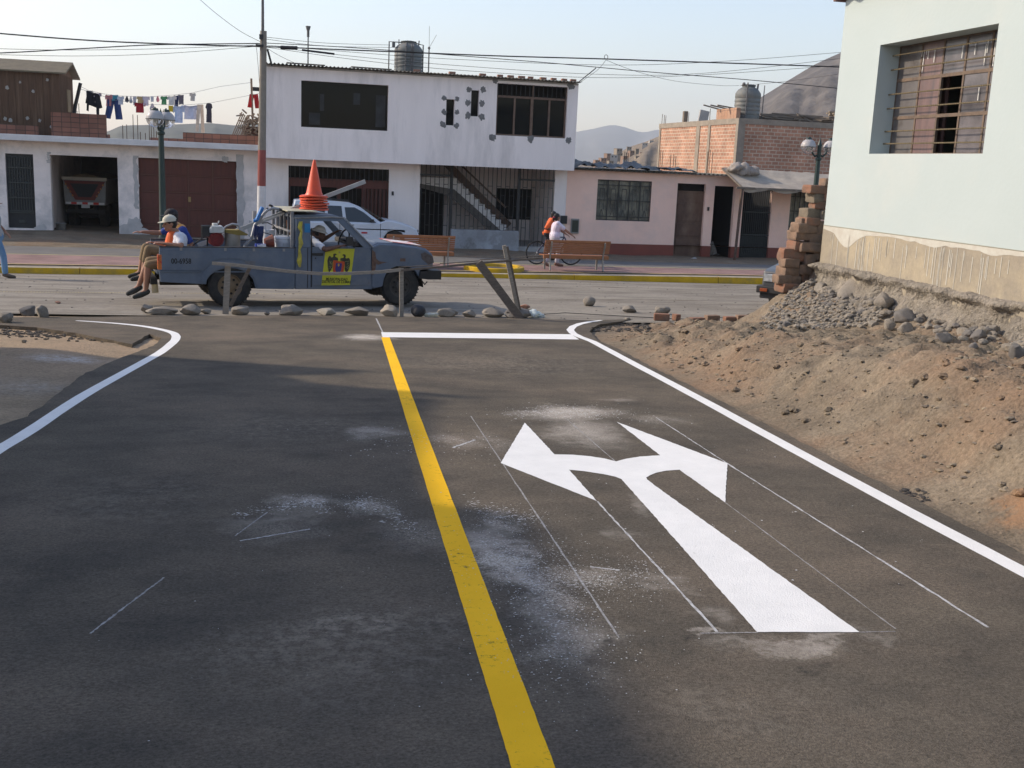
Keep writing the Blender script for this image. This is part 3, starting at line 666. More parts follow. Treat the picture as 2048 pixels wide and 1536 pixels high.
m.box(hx0+.15, hx1-.15, 38.5, 38.6, zo+.15, zrf+.2, 1); m.box(w1[1]+1, w1[1]+1.1, 35.45, 38.5, zo+.15, zrf-.1, 1)
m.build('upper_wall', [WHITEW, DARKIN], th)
o1 = R(577, 331, 776, 470, 36); rc = R(841, 320, 1103, 500, 36); o1 = (o1[0], o1[1], .0, o1[3]); rc = (rc[0], rc[1], -.3, zo-.004)
m = MB(); facade(m, lx0, lx1, -.3, zo-.004, [o1, rc], 36, .2)
shell(m, lx0, lx1, -.3, zo-.004, 36, 44, top=False)
m.box(rc[0], rc[1], 39.2, 39.3, -.3, zo-.01); m.box(rc[0]-.1, rc[0], 36.2, 39.3, -.3, zo-.01); m.box(rc[1], rc[1]+.1, 36.2, 39.3, -.3, zo-.01)
m.build('lower_wall', WHITEW, th)
m = MB(); m.box(rc[0], rc[1], 35.95, 39.2, -.1, .13); m.build('porch_floor', CEM, th)
m = MB()
m.box(w1[0], w1[1], 35.4, 35.41, w1[2], w1[3])
bw = m.build('window', [GLASS], th); bw['label'] = 'large plain black window'
for a_, b_ in (((640, 188), (648, 222)), ((707, 186), (720, 210)), ((618, 225), (640, 250)), ((752, 190), (770, 255))):
    q0, q1 = at(*a_, 35.399), at(*b_, 35.399); m = MB(); m.box(q0.x, q1.x, 35.396, 35.3985, q1.z, q0.z); m.build('dim_reflection' if False else 'painted_glimpse', M('glimpse_grey', (.035, .036, .038), (.012, .012, .012), 3, .5), bw)  # grey rectangles on the pane, painting in faint reflections and room glimpses
m = MB(); m.box(s1[0], s1[1], 35.38, 35.4, s1[2], s1[3]); m.box(s2[0], s2[1], 35.38, 35.4, s2[2], s2[3]); split(m, 'slit_window', GLASS, th)
w2b = thing('x', None, None); bpy.data.objects.remove(w2b)
FR = M('brown_frame', (.17, .11, .08), (.12, .08, .06), 6, .7)
m = MB()
def fr(x0, x1, z0, z1, Y=35.3): m.box(x0, x1, Y, Y+.06, z0, z1)
a, b, c, d = w2; W = b-a; zz1 = d-(d-c)*.235
fr(a, b, c, c+.05); fr(a, a+.05, c+.05, d); fr(b-.05, b, c+.05, d); fr(a+.05, b-.05, zz1-.05, zz1+.02)
for k, ww in ((.25, .06), (.49, .09), (.745, .06)): fr(a+W*k, a+W*k+ww, c+.05, zz1-.05)
fr(a+W*.51, a+W*.51+.04, zz1+.02, d)
win = m.build('window', FR, th, bevel=.003); win['label'] = 'brown framed window with four tall dark panes'
m = MB(); m.box(a+.02, b-.02, 35.37, 35.38, c+.02, zz1); m.build('pane', GLASS, win, local=False)
m = MB(); m.box(a-.1, b+.1, 36.0, 36.03, zz1-.3, zrf+.085); m.box(a-.1, b+.1, 36.03, 38.5, zz1-.3, zz1-.27); m.build('added_backing', M('dim_inner', (.03, .024, .02), (.015, .012, .011), 4, .9), th)  # dark backing added so no sky shows through the transom
m = MB()
for i in range(16): x = a+.05+(b-a-.1)*i/15; m.box(x-.008, x+.008, 35.28, 35.298, zz1, d)
m.build('bars', BLACKMET, win)
pt = MB(); k = 0
for (x, y, r) in [(888, 196, 4.5), (914, 198, 4.5), (888, 224, 5), (914, 224, 4.5), (886, 249, 6), (913, 252, 5), (938, 179, 5), (966, 179, 6), (936, 206, 6), (964, 207, 6), (936, 231, 6), (963, 234, 6), (985, 275, 7), (1061, 278, 7), (1137, 281, 6), (1142, 172, 7), (990, 160, 6)]:
    q = at(x, y, 35.2); patch(pt, (q.x, q.z), r/59*.95, 35.2, k); k += 1
split(pt, 'cement_patch', PATCH, th)
# stains below black window
m = MB(); corr(m, hx0-.12, hx1+.05, 34.95, 44.2, zrf+.09, zrf+.5, .12, .022); m.build('corrugated_roof', CORR, th, smooth=True)
m = MB(); m.prism([(hx0, zrf)]+[(hx0+(hx1-hx0)*i/80, zrf+.06+.02*fnoise((i*.7, 1, 1), 3)) for i in range(81)]+[(hx1, zrf)], 35.2, 35.32)
m.build('wall_top_filling', CEM, th)
# door panels behind the car
m = MB(); a, b, c, d = o1; ztr = d-.42
m.box(a, b, 36.16, 36.18, c, d, 1)
for i in range(4):
    x0 = a+(b-a)*i/4; x1 = a+(b-a)*(i+1)/4
    m.box(x0, x0+.07, 36.1, 36.155, c, ztr); m.box(x1-.07, x1-.002, 36.1, 36.155, c, ztr); m.box(x0+.07, x1-.072, 36.1, 36.155, ztr-.22, ztr)
    m.box(x0+.07, x1-.072, 36.1, 36.155, c, c+.9)
    if i == 3:
        for q in range(5): m.box(x0+.09+q*.13, x0+.19+q*.13, 36.11, 36.15, c+.9, ztr-.23)
m.box(a, b, 36.08, 36.098, ztr, ztr+.05)
dr = m.build('folding_door', [REDWOOD, GLASS], th, bevel=.004)
m = MB()
for i in range(22): x = a+.06+(b-a-.12)*i/21; m.box(x-.01, x+.01, 36.06, 36.079, ztr-.0, d)
for i in range(26):
    x = a+.06+(b-a-.12)*i/25
    if (i//6) % 2 == 0 or i > 18: m.box(x-.007, x+.007, 36.06, 36.079, c+.95, ztr-.23)
m.build('bars', BLACKMET, dr)
# staircase in the porch
m = MB(); sx0 = at(903, 355, 37.6).x; sz_ = at(903, 362, 37.6).z; sx1 = at(998, 455, 37.6).x; n_ = 10
zlow = at(998, 459, 37.6).z
st = [(sx1+.25, zlow)]
for i in range(n_): 
    z = zlow+(sz_+.1-zlow)*(i+1)/n_; xa = sx1+.25-(sx1+.25-sx0)*i/n_; xb = sx1+.25-(sx1+.25-sx0)*(i+1)/n_
    st += [(xa, z), (xb, z)]
st += [(sx0-1.2, st[-1][1]+.0), (sx0-1.2, st[-1][1]-.3), (sx0-.15, st[-1][1]-.45), (sx1-.2, zlow-.05)]
m.prism(st, 37.55, 38.5)
m.build('staircase', M('stair_white', (.85, .82, .8), (.75, .72, .7), 4, .85), th)
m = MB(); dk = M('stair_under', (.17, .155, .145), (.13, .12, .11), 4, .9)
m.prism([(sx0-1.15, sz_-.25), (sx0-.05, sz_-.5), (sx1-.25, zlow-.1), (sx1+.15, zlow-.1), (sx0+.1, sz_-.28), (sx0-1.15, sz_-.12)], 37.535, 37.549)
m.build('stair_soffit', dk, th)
m = MB(); m.beam((sx0-.1, 38.2, sz_+1.0), (sx1+.35, 38.2, zlow+.75), .05, .06); m.beam((sx0-.1, 38.2, sz_+.6), (sx1+.5, 38.2, zlow+.1), .03, .25)
m.build('handrail', FR, th)
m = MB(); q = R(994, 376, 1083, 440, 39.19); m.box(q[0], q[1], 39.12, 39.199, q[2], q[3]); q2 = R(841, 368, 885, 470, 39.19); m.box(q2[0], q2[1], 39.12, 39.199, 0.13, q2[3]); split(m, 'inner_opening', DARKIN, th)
m = MB(); a, b, c, d = rc
for i in range(31):
    x = a+.05+(b-a-.1)*i/30; m.box(x-.009, x+.009, 36.02, 36.04, .15, d)
for x in (at(902, 400, 36).x, at(1037, 400, 36).x): m.box(x-.05, x+.05, 36.0, 36.06, .1, d)
for i in range(30):
    for z in ((.75, 1.45, 2.1) if i % 2 else (1.1, 1.8)): x = a+.05+(b-a-.1)*i/30; m.box(x+.009, x+(b-a-.1)/30-.009, 36.022, 36.038, z, z+.018)
m.box(a, at(902, 400, 36).x, 36.0, 36.05, at(870, 350, 36).z-.03, at(870, 350, 36).z+.03); m.box(at(1037, 400, 36).x, b, 36.0, 36.05, at(1070, 360, 36).z-.03, at(1070, 360, 36).z+.03)
m.build('porch_grille', BLACKMET, th)
m = MB(); q = R(901, 458, 1035, 496, 35.9); m.box(q[0], q[1], 35.75, 35.995, -.2, q[3]); o = m.build('low_wall', M('stained_cement', (.25, .25, .26), (.44, .46, .5), 1.8, .9, fac=(.42, .55), c3=(.19, .185, .18), sc3=.9), th, bevel=.01); o['label'] = 'low cement wall with whitish stains in front of the stairs'
m = MB(); q = at(785, 387, 36); m.box(q.x-.03, q.x+.04, 35.97, 35.998, q.z-.06, q.z+.07); q = at(1126, 440, 36); m.box(q.x-.1, q.x+.12, 35.9, 35.998, q.z-.12, q.z+.15); split(m, 'switch_box', BLACKMET, th, bevel=.004)

# --- pink house
px0 = lx1+.003; px1 = 24.0; pz = at(1300, 346, 36).z
ph = thing('pink_house', 'low pink house with a red base band, barred windows and a sagging cloth awning', 'house', ((px0+px1)/2, 36, 0))
pw = R(1196, 358.5, 1299, 443.5, 36); pd1 = R(1357, 366.5, 1408, 512, 36); pd2 = R(1428, 371.5, 1467, 512, 36); pd3 = R(1486, 377, 1542, 516, 36); pw2 = R(1583, 383, 1625, 462, 36)
pd1 = (pd1[0]-.02, at(1407, 440, 36).x, -.08, pd1[3]); pd2 = (at(1425, 440, 36).x, at(1466, 440, 36).x, -.15, pd2[3]); pd3 = (at(1483, 440, 36).x, at(1541, 440, 36).x, -.15, pd3[3])
zband = at(1300, 489, 36).z
holes = [pw, pd1, pd2, pd3, pw2]
m = MB(); facade(m, px0, px1, zband, pz, [(h[0], h[1], max(h[2], zband), h[3]) for h in holes], 36, .18)
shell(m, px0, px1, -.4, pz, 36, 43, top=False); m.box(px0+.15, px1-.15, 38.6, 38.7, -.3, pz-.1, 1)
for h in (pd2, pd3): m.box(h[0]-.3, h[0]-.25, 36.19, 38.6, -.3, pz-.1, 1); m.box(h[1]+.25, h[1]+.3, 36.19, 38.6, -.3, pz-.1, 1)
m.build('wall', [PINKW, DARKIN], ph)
m = MB(); facade(m, px0, px1, -.5, zband, [(h[0], h[1], h[2], zband+.0) for h in (pd1, pd2, pd3)], 35.985, .2); m.build('base_band', BASEBAND, ph)
FROST = M('frosted_glass', (.10, .11, .10), (.26, .24, .18), 1.6, .25, spec=.5, c3=(.02, .025, .03), sc3=1.1, st=(1.5, 1, 1), fac=(.4, .6))
def gridwin(par, h, Y, orn=True, gm=None):
    a, b, c, d = h; m = MB(); m.box(a, b, Y+.12, Y+.125, c, d); g_ = m.build('window', gm or FROST, par)
    m = MB(); n = 5
    for i in range(n+1): x = a+(b-a)*i/n; m.box(x-.018, x+.018, Y+.03, Y+.055, c, d)
    for z in (c+.02, c+(d-c)*.1, c+(d-c)*.5, c+(d-c)*.87, d-.02): m.box(a, b, Y+.028, Y+.05, z-.014, z+.014)
    if orn:
        for i in range(n):
            x = a+(b-a)*(i+.5)/n; w_ = (b-a)/n*.2; s = 1 if i % 2 else -1; zm = (c+d)/2
            m.box(x-w_-.008, x-w_+.008, Y+.035, Y+.05, c+(d-c)*.27, c+(d-c)*.78); m.box(x+w_-.008, x+w_+.008, Y+.035, Y+.05, c+(d-c)*.27, c+(d-c)*.78)
            m.box(x-w_, x+w_, Y+.036, Y+.05, c+(d-c)*.77, c+(d-c)*.79)
            m.beam((x-w_, Y+.04, c+(d-c)*.1), (x, Y+.04, c+(d-c)*.27), .016, .016); m.beam((x+w_, Y+.04, c+(d-c)*.1), (x, Y+.04, c+(d-c)*.27), .016, .016)
    m.build('grille', BLACKMET, g_); return g_
o = gridwin(ph, pw, 36); o['label'] = 'wide window behind an ornate black iron grille'
gridwin(ph, pw2, 36, False)
m = MB(); a, b, c, d = pd1
m.box(a, b, 36.12, 36.16, c, d-.3); 
for z0, z1 in ((.1, .6), (.72, 1.15), (1.25, 1.85)): m.box(a+.1, b-.1, 36.1, 36.119, c+z0, c+z1)
m.box(a, b, 36.1, 36.15, d-.3, d-.25); m.box(a, b, 36.14, 36.15, d-.25, d, 1)
m.build('door', [M('door_brown', (.12, .062, .04), (.2, .13, .09), 2.2, .7, .3, 30, st=(1, 1, .5), c3=(.08, .045, .035), sc3=1), GLASS], ph, bevel=.006)
m = MB(); a, b, c, d = pd3
for i in range(15): x = a+.03+(b-a-.06)*i/14; m.box(x-.01, x+.01, 36.06, 36.085, c, d)
for z in (c+.05, c+.9, c+1.7, d-.04): m.box(a, b, 36.05, 36.059, z-.02, z+.02)
m.box(a, b, 36.09, 36.1, c, c+.85); m.build('barred_gate', M('gate_dark', (.03, .033, .032), rough=.6), ph)
m = MB(); q = R(1142, 437, 1156, 467, 36); m.box(q[0], q[1], 35.93, 35.984, q[2], q[3]); m.box(q[0]+.03, q[1]-.03, 35.915, 35.929, q[2]+.05, q[3]-.05, 1); m.build('meter_box', [M('meter_frame', (.25, .24, .22), rough=.6), M('meter_glass', (.04, .05, .04), rough=.2)], ph, bevel=.004)
m = MB(); q = at(1416, 418, 36); m.box(q.x-.03, q.x+.04, 35.97, 35.998, q.z-.06, q.z+.07); m.build('switch_box', BLACKMET, ph)
m = MB(); corr(m, px0-.0, at(1476, 350, 35.7).x, 35.7, 43.2, lambda X: pz+.04, pz+.08, .16, .03); m.build('corrugated_roof', CORR, ph, smooth=True)
def crumple(m, x0, x1, y0, y1, z0, hgt, seed, nx=46, ny=14, th=.02, tilt=0, ed=.12):
    o = len(m.v)
    for j in range(ny+1):
        for i in range(nx+1):
            u, v = i/nx, j/ny; X = x0+(x1-x0)*u; Yy = y0+(y1-y0)*v
            e = min(1, min(u, 1-u)/ed)*min(1, min(v+.25, 1.02-v)/.2)
            n1 = abs(fnoise((X*1.3+seed, Yy*1.3, seed), 4)); n2 = fnoise((X*5+seed, Yy*5, 1), 3)
            m.v.append((X+n2*.03, Yy+(.06*fnoise((X*3, seed, 0), 3) if j == 0 else 0), z0+tilt*(Yy-y0)+e*hgt*(.15+n1)+n2*.02+.03))
    for j in range(ny):
        for i in range(nx): a_ = o+j*(nx+1)+i; m.f.append((a_, a_+1, a_+nx+2, a_+nx+1)); m.m.append(0)
TARP = M('grey_tarp', (.085, .09, .095), (.16, .165, .165), 3, .6, .8, 14, dist=.05)
m = MB(); crumple(m, px0+.1, at(1330, 350, 35.5).x, 35.55, 37.5, pz+.03, .28, 3, tilt=.06); o = single(m, 'tarpaulin', TARP, 'crumpled dark grey tarpaulin lying on the left part of the pink house roof', 'tarpaulin', smooth=True)
m = MB(); crumple(m, at(1300, 350, 35.5).x, at(1400, 350, 35.5).x, 35.7, 37.3, pz+.05, .16, 8, tilt=.06); o = single(m, 'tarpaulin', M('tarp2', (.13, .13, .125), (.08, .08, .08), 4, .7), 'smaller flatter grey plastic sheet on the middle of the pink house roof', 'tarpaulin', smooth=True)
# awning
A0 = at(1447, 334, 36); A1 = at(1660, 352, 36); B0 = at(1485, 374, 34.4); B1 = at(1660, 383, 34.4); B1.x = A1.x+3; A1.x += 3
m = MB(); nx_, ny_ = 50, 16
for k in (0, 1):
    for j in range(ny_+1):
        for i in range(nx_+1):
            u, v = i/nx_, j/ny_; P = A0.lerp(A1, u).lerp(B0.lerp(B1, u), v)
            sag = -.10*math.sin(math.pi*v)*(.5+.5*math.sin(u*9)); wv = .03*fnoise((u*12, v*3, 1), 4)+.02*fnoise((u*30, v*9, 7), 2)
            m.v.append((P.x+(.12*fnoise((v*4, 1, 1)) if i == 0 else 0), P.y+(.08*fnoise((u*14, 2, 3), 3) if j == ny_ else 0), P.z+sag+wv-.02*k))
N = (nx_+1)*(ny_+1)
for k in (0, 1):
    for j in range(ny_):
        for i in range(nx_): a_ = k*N+j*(nx_+1)+i; m.f.append((a_, a_+1, a_+nx_+2, a_+nx_+1)); m.m.append(0)
for i in range(nx_):   # hanging hem
    a_ = ny_*(nx_+1)+i; P = Vector(m.v[a_]); Q = Vector(m.v[a_+1]); h0 = .12+.05*math.sin(i*.7); h1 = .12+.05*math.sin((i+1)*.7)
    m.add([P, Q, (Q.x, Q.y+.03, Q.z-h1), (P.x, P.y+.03, P.z-h0)], [(0, 1, 2, 3)])
CLOTH = M('awning_cloth', (.40, .345, .28), (.31, .265, .215), 2.2, .9, .5, 18, c3=(.24, .21, .18), sc3=1.0)
aw = thing('cloth_awning', 'sagging beige cloth awning on a thin post in front of the pink house', 'awning', (B0.x, 34.4, zb(B0.x, 34.4)))
m.build('cloth', CLOTH, aw, smooth=True)
m = MB(); m.beam((B0.x-.05, 34.45, -.2), (B0.x+.02, 34.45, B0.z), .07, .07); m.build('post', M('post_brown', (.09, .05, .035), (.13, .09, .07), 6, .8), aw)
m = MB(); m.beam((B0.x-.2, 34.42, B0.z-.03), (B1.x, 34.42, B1.z-.03), .05, .07); m.beam((A0.x, 36.1, A0.z-.05), (B0.x, 34.4, B0.z-.04), .05, .06); m.build('frame', WOODG, aw)
m = MB()   # bundle of striped blanket on top
c = at(1488, 335, 35.6)
for i in range(5): m.rock((c.x+(i-2)*.16, 35.6+(i % 2)*.1, c.z-.08+.05*math.cos(i)), (.5, .5, .45-.06*abs(i-2)), 20+i, sub=3, am=.5, flat=False)
single(m, 'blanket_bundle', M('striped_blanket', (.36, .32, .28), (.22, .19, .17), 3, .9, .6, 20, st=(9, 1, 1)), 'bundled striped blanket lying on the left end of the awning', 'blanket', smooth=True)

# --- brick house behind
bc = at(1479, 235, 43); X0 = bc.x; bz = bc.z
def yl_(px, py): d = ray(px, py); return d[1]*X0/d[0]
Yend = yl_(1320, 247)
BR1 = brickmat('orange_brick', (.46, .245, .16), (.34, .18, .12), (.50, .41, .32), .30, .15, .02)
bh = thing('brick_house', 'unfinished two storey orange brick house rising behind the pink house', 'house', (X0+5, 47, 0))
m = MB(); m.box(X0, X0+14, 43, Yend, -.3, bz-.25); m.build('wall', BR1, bh)
m = MB()
m.box(X0-.03, X0+14.03, 42.97, Yend+.03, bz-.249, bz-.02); m.box(X0-.04, X0+.28, 42.96, 43.2, -.3, bz-.251)
for k, wq in ((.46, .2), (.985, .10)): y = 43+(Yend-43)*k; m.box(X0-.035, X0+.1, y-wq, y+wq, -.3, bz-.251)
y = yl_(1421, 240); m.box(X0-.035, X0+.1, y-.12, y+.12, -.3, bz-.251)
q = xp(1421, 240, X0)
m.build('concrete_frame', M('concrete_brown', (.30, .26, .21), (.22, .19, .155), 2.5, .92, .5, 25), bh)
m = MB()
for i, k in ((0, 0), (1, 0), (0, 1), (1, 1), (0, 2), (1, 2), (0, 3), (1, 3), (0, 4)): m.box(X0+5.2+i*1.4, X0+5.5+i*1.4, 42.985, 43.01, bz-2.6+k*.42, bz-2.5+k*.42)
split(m, 'wall_gap', DARKIN, bh)
m = MB(); y_ = [yl_(1432, 230), yl_(1472, 225)]; m.box(X0+.02, X0+.2, min(y_), max(y_), bz-.02, bz+.42); m.build('parapet_tiles', brickmat('clay_tile', (.40, .25, .17), (.38, .22, .14), (.2, .13, .1), .32, .5, .012, 0), bh)

# rebar bundles
def rebar(px, py0, py1, Y, label=None, lean=0, zb_=None):
    a = at(px, py1, Y); b = at(px, py0, Y); m = MB(); z0 = a.z if zb_ is None else zb_
    m.tube([(a.x, Y, z0), (a.x+lean*.5, Y, (z0+b.z)/2), (a.x+lean, Y, b.z)], .011, 5)
    return single(m, 'rebar', REBAR, label or 'thin rusty reinforcing bar standing up from the garage house roof', 'reinforcing bar', 'rebars on the garage house roof')
for px, py0 in [(246, 250), (254, 249), (267, 229), (276, 230), (281, 264), (291, 266), (299, 224), (303, 232), (308, 226), (313, 262), (318, 266), (321, 262), (160, 207), (156, 222), (171, 241), (179, 242)]: rebar(px, py0, 279, 36.8, zb_=sz1-.03)
for px, py0, py1, Yq in [(1323, 228, 250, Yend), (1327, 230, 250, Yend-.3), (1331, 231, 250, Yend-.5), (1373, 226, 247, 50), (1378, 225, 247, 50), (1421, 217, 240, 46.5)]:
    a = at(px, py0, Yq); m = MB(); m.tube([(max(a.x, X0+.1), Yq, bz-.1), (max(a.x, X0+.1), Yq, a.z)], .014, 5)
    single(m, 'rebar', REBAR, 'thin reinforcing bar standing up from the brick house roof', 'reinforcing bar', 'rebars on the brick house roof')
for px, py0 in [(1416, 303), (1421, 300), (1426, 303), (1250, 303), (1253, 305), (1257, 306), (1342, 310), (1348, 308), (1352, 312), (1322, 300), (1326, 301)]:
    a = at(px, py0, 40); b = at(px, 345, 40); m = MB(); m.tube([(a.x, 40, pz), (a.x, 40, a.z)], .013, 5)
    single(m, 'rebar', REBAR, 'rusty reinforcing bar sticking up through the pink house roof', 'reinforcing bar', 'rebars on the pink house roof')
m = MB(); q = at(1367, 222, 51); m.box(q.x-.1+.15, q.x+.1+.15, 51, 51.2, bz-.03, q.z); single(m, 'timber_post', WOODG, 'upright timber stub on top of the brick house wall', 'post')
m = MB(); q = at(1399, 232, 49); m.cbox((q.x+.2, 49, bz+.25), (.45, .12, .6), (0, .15, 0)); single(m, 'stone_slab', CEM, 'grey slab propped on the brick house roof left of the tiles', 'slab')
m = MB(); rn = random.Random(4)
for i in range(40): m.beam((X0+rn.uniform(1.2, 5), 43.6+rn.uniform(0, 1.5), bz+rn.uniform(.0, .3)), (X0+rn.uniform(1.2, 5), 43.6+rn.uniform(0, 1.5), bz+rn.uniform(.05, .35)), .08, .06)
tag(m.build('scrap_heap', WOODG), 'low heap of dark scrap wood right of the tank on the brick house', 'scrap', kind='stuff')
m = MB()
for k in range(3):
    m.beam((X0-.5+k*.1, 44.2+k, bz+.52+k*.05), (X0+1.2, 44.0+k, bz+.3), .09, .05)
single(m, 'roof_planks', WOODG, 'dark planks laid across the tiles beside the grey tank', 'planks')
m = MB()
for i in range(46): z = rn.uniform(.1, .62); m.beam((X0+4.9+rn.uniform(-.3, .6), 43.4+rn.uniform(0, 1), bz+z), (X0+9+rn.uniform(-.5, .5), 43.4+rn.uniform(0, 1), bz+z+rn.uniform(-.05, .1)), .1, .06)
tag(m.build('lumber_stack', M('pale_wood', (.34, .27, .19), (.24, .19, .14), 4, .85, st=(.4, 4, 4))), 'untidy stack of pale lumber on the right of the brick house roof', 'lumber', kind='stuff')
m = MB(); m.box(X0+4.5, X0+6.6, 43.05, 43.25, bz-.02, bz+.42); single(m, 'clay_blocks', brickmat('clay_tile2', (.36, .20, .13), (.28, .16, .11), (.15, .1, .08), .4, .5, .02, 0), 'row of clay blocks in front of the lumber stack', 'clay blocks')

# water tanks
def tank(px, py0, py1, Y, wpx, label, zbase):
    a = at(px, py1, Y); b = at(px, py0, Y); dd = (b-Vector(CAM)).dot(Vector(_f)); r = wpx/2/F*dd; h = b.z-zbase
    t = thing('water_tank', label, 'water tank', (a.x, Y, zbase), group='rooftop water tanks')
    m = MB(); prof = [(0, 0), (r, 0), (r, h*.1)]
    for k in range(5): z = h*(.1+.6*k/5); prof += [(r, z), (r*.975, z+h*.012), (r*.975, z+h*.03), (r, z+h*.045)]
    prof += [(r, h*.72), (r*.97, h*.77), (r*.8, h*.86), (r*.58, h*.92), (r*.5, h*.925), (r*.5, h*.965), (0, h*.975)]
    m.lathe(prof, (0, 0, 0), 32); m.build('tank_body', M('tank_grey', (.16, .17, .165), (.11, .115, .11), 4, .6, c3=(.24, .22, .19), sc3=2), t, local=True, smooth=True, auto=50)
    m = MB(); m.lathe([(0, h*.97), (r*.56, h*.97), (r*.56, h), (r*.3, h*1.02), (0, h*1.02)], (0, 0, 0), 24); m.build('lid', M('tank_lid', (.08, .085, .08), rough=.6), t, local=True, smooth=True, auto=40)
    return t, r, h
PIPE = M('pipe_grey', (.17, .16, .15), (.1, .1, .1), 8, .7)
t, r, h = tank(816, 83, 147, 36.8, 56, 'dark grey ribbed water tank with pipes on the two storey house roof', zrf+.2)
m = MB()
for s, zt_ in ((-1, 1.02), (1, .97)): m.tube([(s*r*1.02 if s > 0 else -r*1.42, -.1, -.1), (s*r*1.02 if s > 0 else -r*1.42, -.1, h*zt_*.93), (s*r*.5, -.05, h*.95)], .022, 6)
for x in (-.35, .05, .18): m.tube([(x*r, -r-.03, 0), (x*r+.02, -r-.03, h*.8), (x*r+.05, -r*.5, h*.93)], .025, 6)
m.box(-r*1.2, -r*1.0, -.15, -.05, h*.78, h*.93); m.tube([(-r*.7, 0, h*.8), (-r*.7, 0, h*1.05)], .015); m.tube([(r*.7, 0, h*.8), (r*.75, 0, h*1.05)], .02)
m.build('pipes', PIPE, t, local=True)
t2, r, h = tank(1493, 170, 229, 44.2, 51, 'grey water tank with a wet lower half on the brick house roof', bz-.02)
m = MB(); m.tube([(-r*.55, -r, 0), (-r*.55, -r, h*1.04)], .03, 6); m.tube([(r*1.05, -.3, -.1), (r*1.08, -.3, h*1.0)], .02, 6); m.sph((-r*.7, -r*.6, h), .08, 8); m.tube([(r*.5, -r*.5, h*.8), (r*.55, -r*.5, h*1.03)], .04, 6); m.build('pipes', PIPE, t2, local=True)

# roof clutter of the two storey house
RB = M('loose_brick', (.33, .16, .10), (.22, .13, .10), 9, .9, .4, 60)
for k, (x, y, wp) in enumerate([(834, 144, 15), (904, 149, 14), (965, 153, 14), (1000, 156, 12), (1021, 157, 14), (1043, 158, 15), (1061, 159, 12), (1086, 161, 14), (1107, 162, 12), (1128, 163, 12), (1146, 164, 13)]):
    q = at(x, y, 35.3); m = MB(); m.cbox((q.x, 35.3, zrf+.15), (wp/62*.9, .13, .09), (0, 0, (k*37 % 20-10)/60))
    single(m, 'brick', RB, ['only loose brick lying right beside the tank', 'brick alone on the roof edge above the slit windows', 'brick alone on the roof edge just left of the brown framed window'][k] if k < 3 else 'loose brick holding down the corrugated roof above the brown framed window', 'brick', 'loose bricks on the corrugated roof', bevel=.006)
for a, b, yy, lb in [(573, 650, 133, 'long dark board lying on the corrugated roof above the black window'), (702, 783, 138, 'second board on the corrugated roof, left of the tank')]:
    p = at(a, yy-3, 35.2); q = at(b, yy+1, 35.2); m = MB(); m.beam((p.x, 35.15, zrf+.14), (q.x, 35.25, zrf+.14), .16, .03); single(m, 'board', WOODG, lb, 'board')
def mast(pts, r, name, label, cat, mat=PIPE, extra=None):
    m = MB(); m.tube(pts, r, 6)
    if extra: extra(m)
    return single(m, name, mat, label, cat)
p = at(616, 132, 35.8); q = at(617, 57, 35.8)
mast([(p.x, 35.8, zrf), (p.x, 35.8, q.z)], .022, 'antenna_mast', 'thin mast with a small cap on the left of the corrugated roof', 'mast', extra=lambda m: (m.tube([(p.x, 35.8, q.z-.25), (p.x, 35.8, q.z-.05)], .04, 8), m.lathe([(0, 0), (.05, 0), (.08, .12), (0, .12)], (p.x, 35.8, q.z-.05), 10)))
p2 = at(857, 143, 35.8); q2 = at(858, 96, 35.8); q3 = at(859, 52, 35.8); q4 = at(873, 70, 35.8)
mast([(p2.x, 35.8, zrf), (p2.x, 35.8, q2.z)], .022, 'antenna_mast', 'thin mast with two wire whiskers right of the water tank', 'mast', extra=lambda m: (m.tube([(p2.x, 35.8, q2.z), (q3.x, 35.8, q3.z)], .006, 4), m.tube([(p2.x, 35.8, q2.z), (q4.x, 35.8, q4.z)], .006, 4), m.sph((p2.x, 35.8, q2.z), .045, 8)))
p3 = at(1155, 165, 35.5); q3_ = at(1192, 136, 35.5)
m = MB(); m.beam((p3.x, 35.5, zrf+.1), (q3_.x, 35.5, q3_.z), .03, .03); single(m, 'roof_strut', PIPE, 'slanting metal strut at the right corner of the corrugated roof', 'strut')

# wooden shack on garage roof
sh = thing('wooden_shack', 'brown plank shack with a thin pitched roof standing on the garage house', 'shed', (at(60, 250, 37).x, 37, sz1))
SW = M('shack_wood', (.115, .066, .04), (.085, .05, .032), 3, .85, .4, 30, st=(9, 9, .6), c3=(.15, .095, .06), sc3=1)
a = at(118, 150, 37); zt_ = at(60, 143, 37).z; xL = -14; xr = a.x
m = MB(); m.box(xL, xr, 37, 39.6, sz1, zt_)
m.prism([(37.0, zt_), (39.6, zt_), (38.3, zt_+.36)], xL, xr, 0, 'X')
n_ = int((xr-xL)/.2)
for i in range(n_): m.box(xL+i*.2, xL+i*.2+.03, 36.985, 37.0, sz1, zt_-.02)
for i in range(12): m.box(xr, xr+.014, 37.05+i*.21, 37.08+i*.21, sz1, zt_)
m.build('wall', SW, sh)
m = MB(); m.box(xr+.002, xr+.02, 38.3, 39.0, sz1+.8, sz1+1.5); m.build('window', M('shack_window', (.2, .15, .07), (.1, .07, .04), 5, .7), sh)
m = MB(); 
m.prism([(36.85, zt_-.03), (36.85, zt_+.02), (38.3, zt_+.43), (39.75, zt_+.02), (39.75, zt_-.03), (38.3, zt_+.37)], xL-.1, xr+.22, 0, 'X'); m.build('roof', M('shack_roof', (.17, .14, .09), (.12, .10, .07), 4, .85), sh, bevel=.004)
m = MB(); rn = random.Random(9)
for _ in range(46): 
    x = rn.uniform(xL+3.5, xr-.1); z = rn.uniform(sz1+.2, zt_-.2); patch(m, (x, z), rn.uniform(.02, .055), 36.984, rn.randint(0, 99))
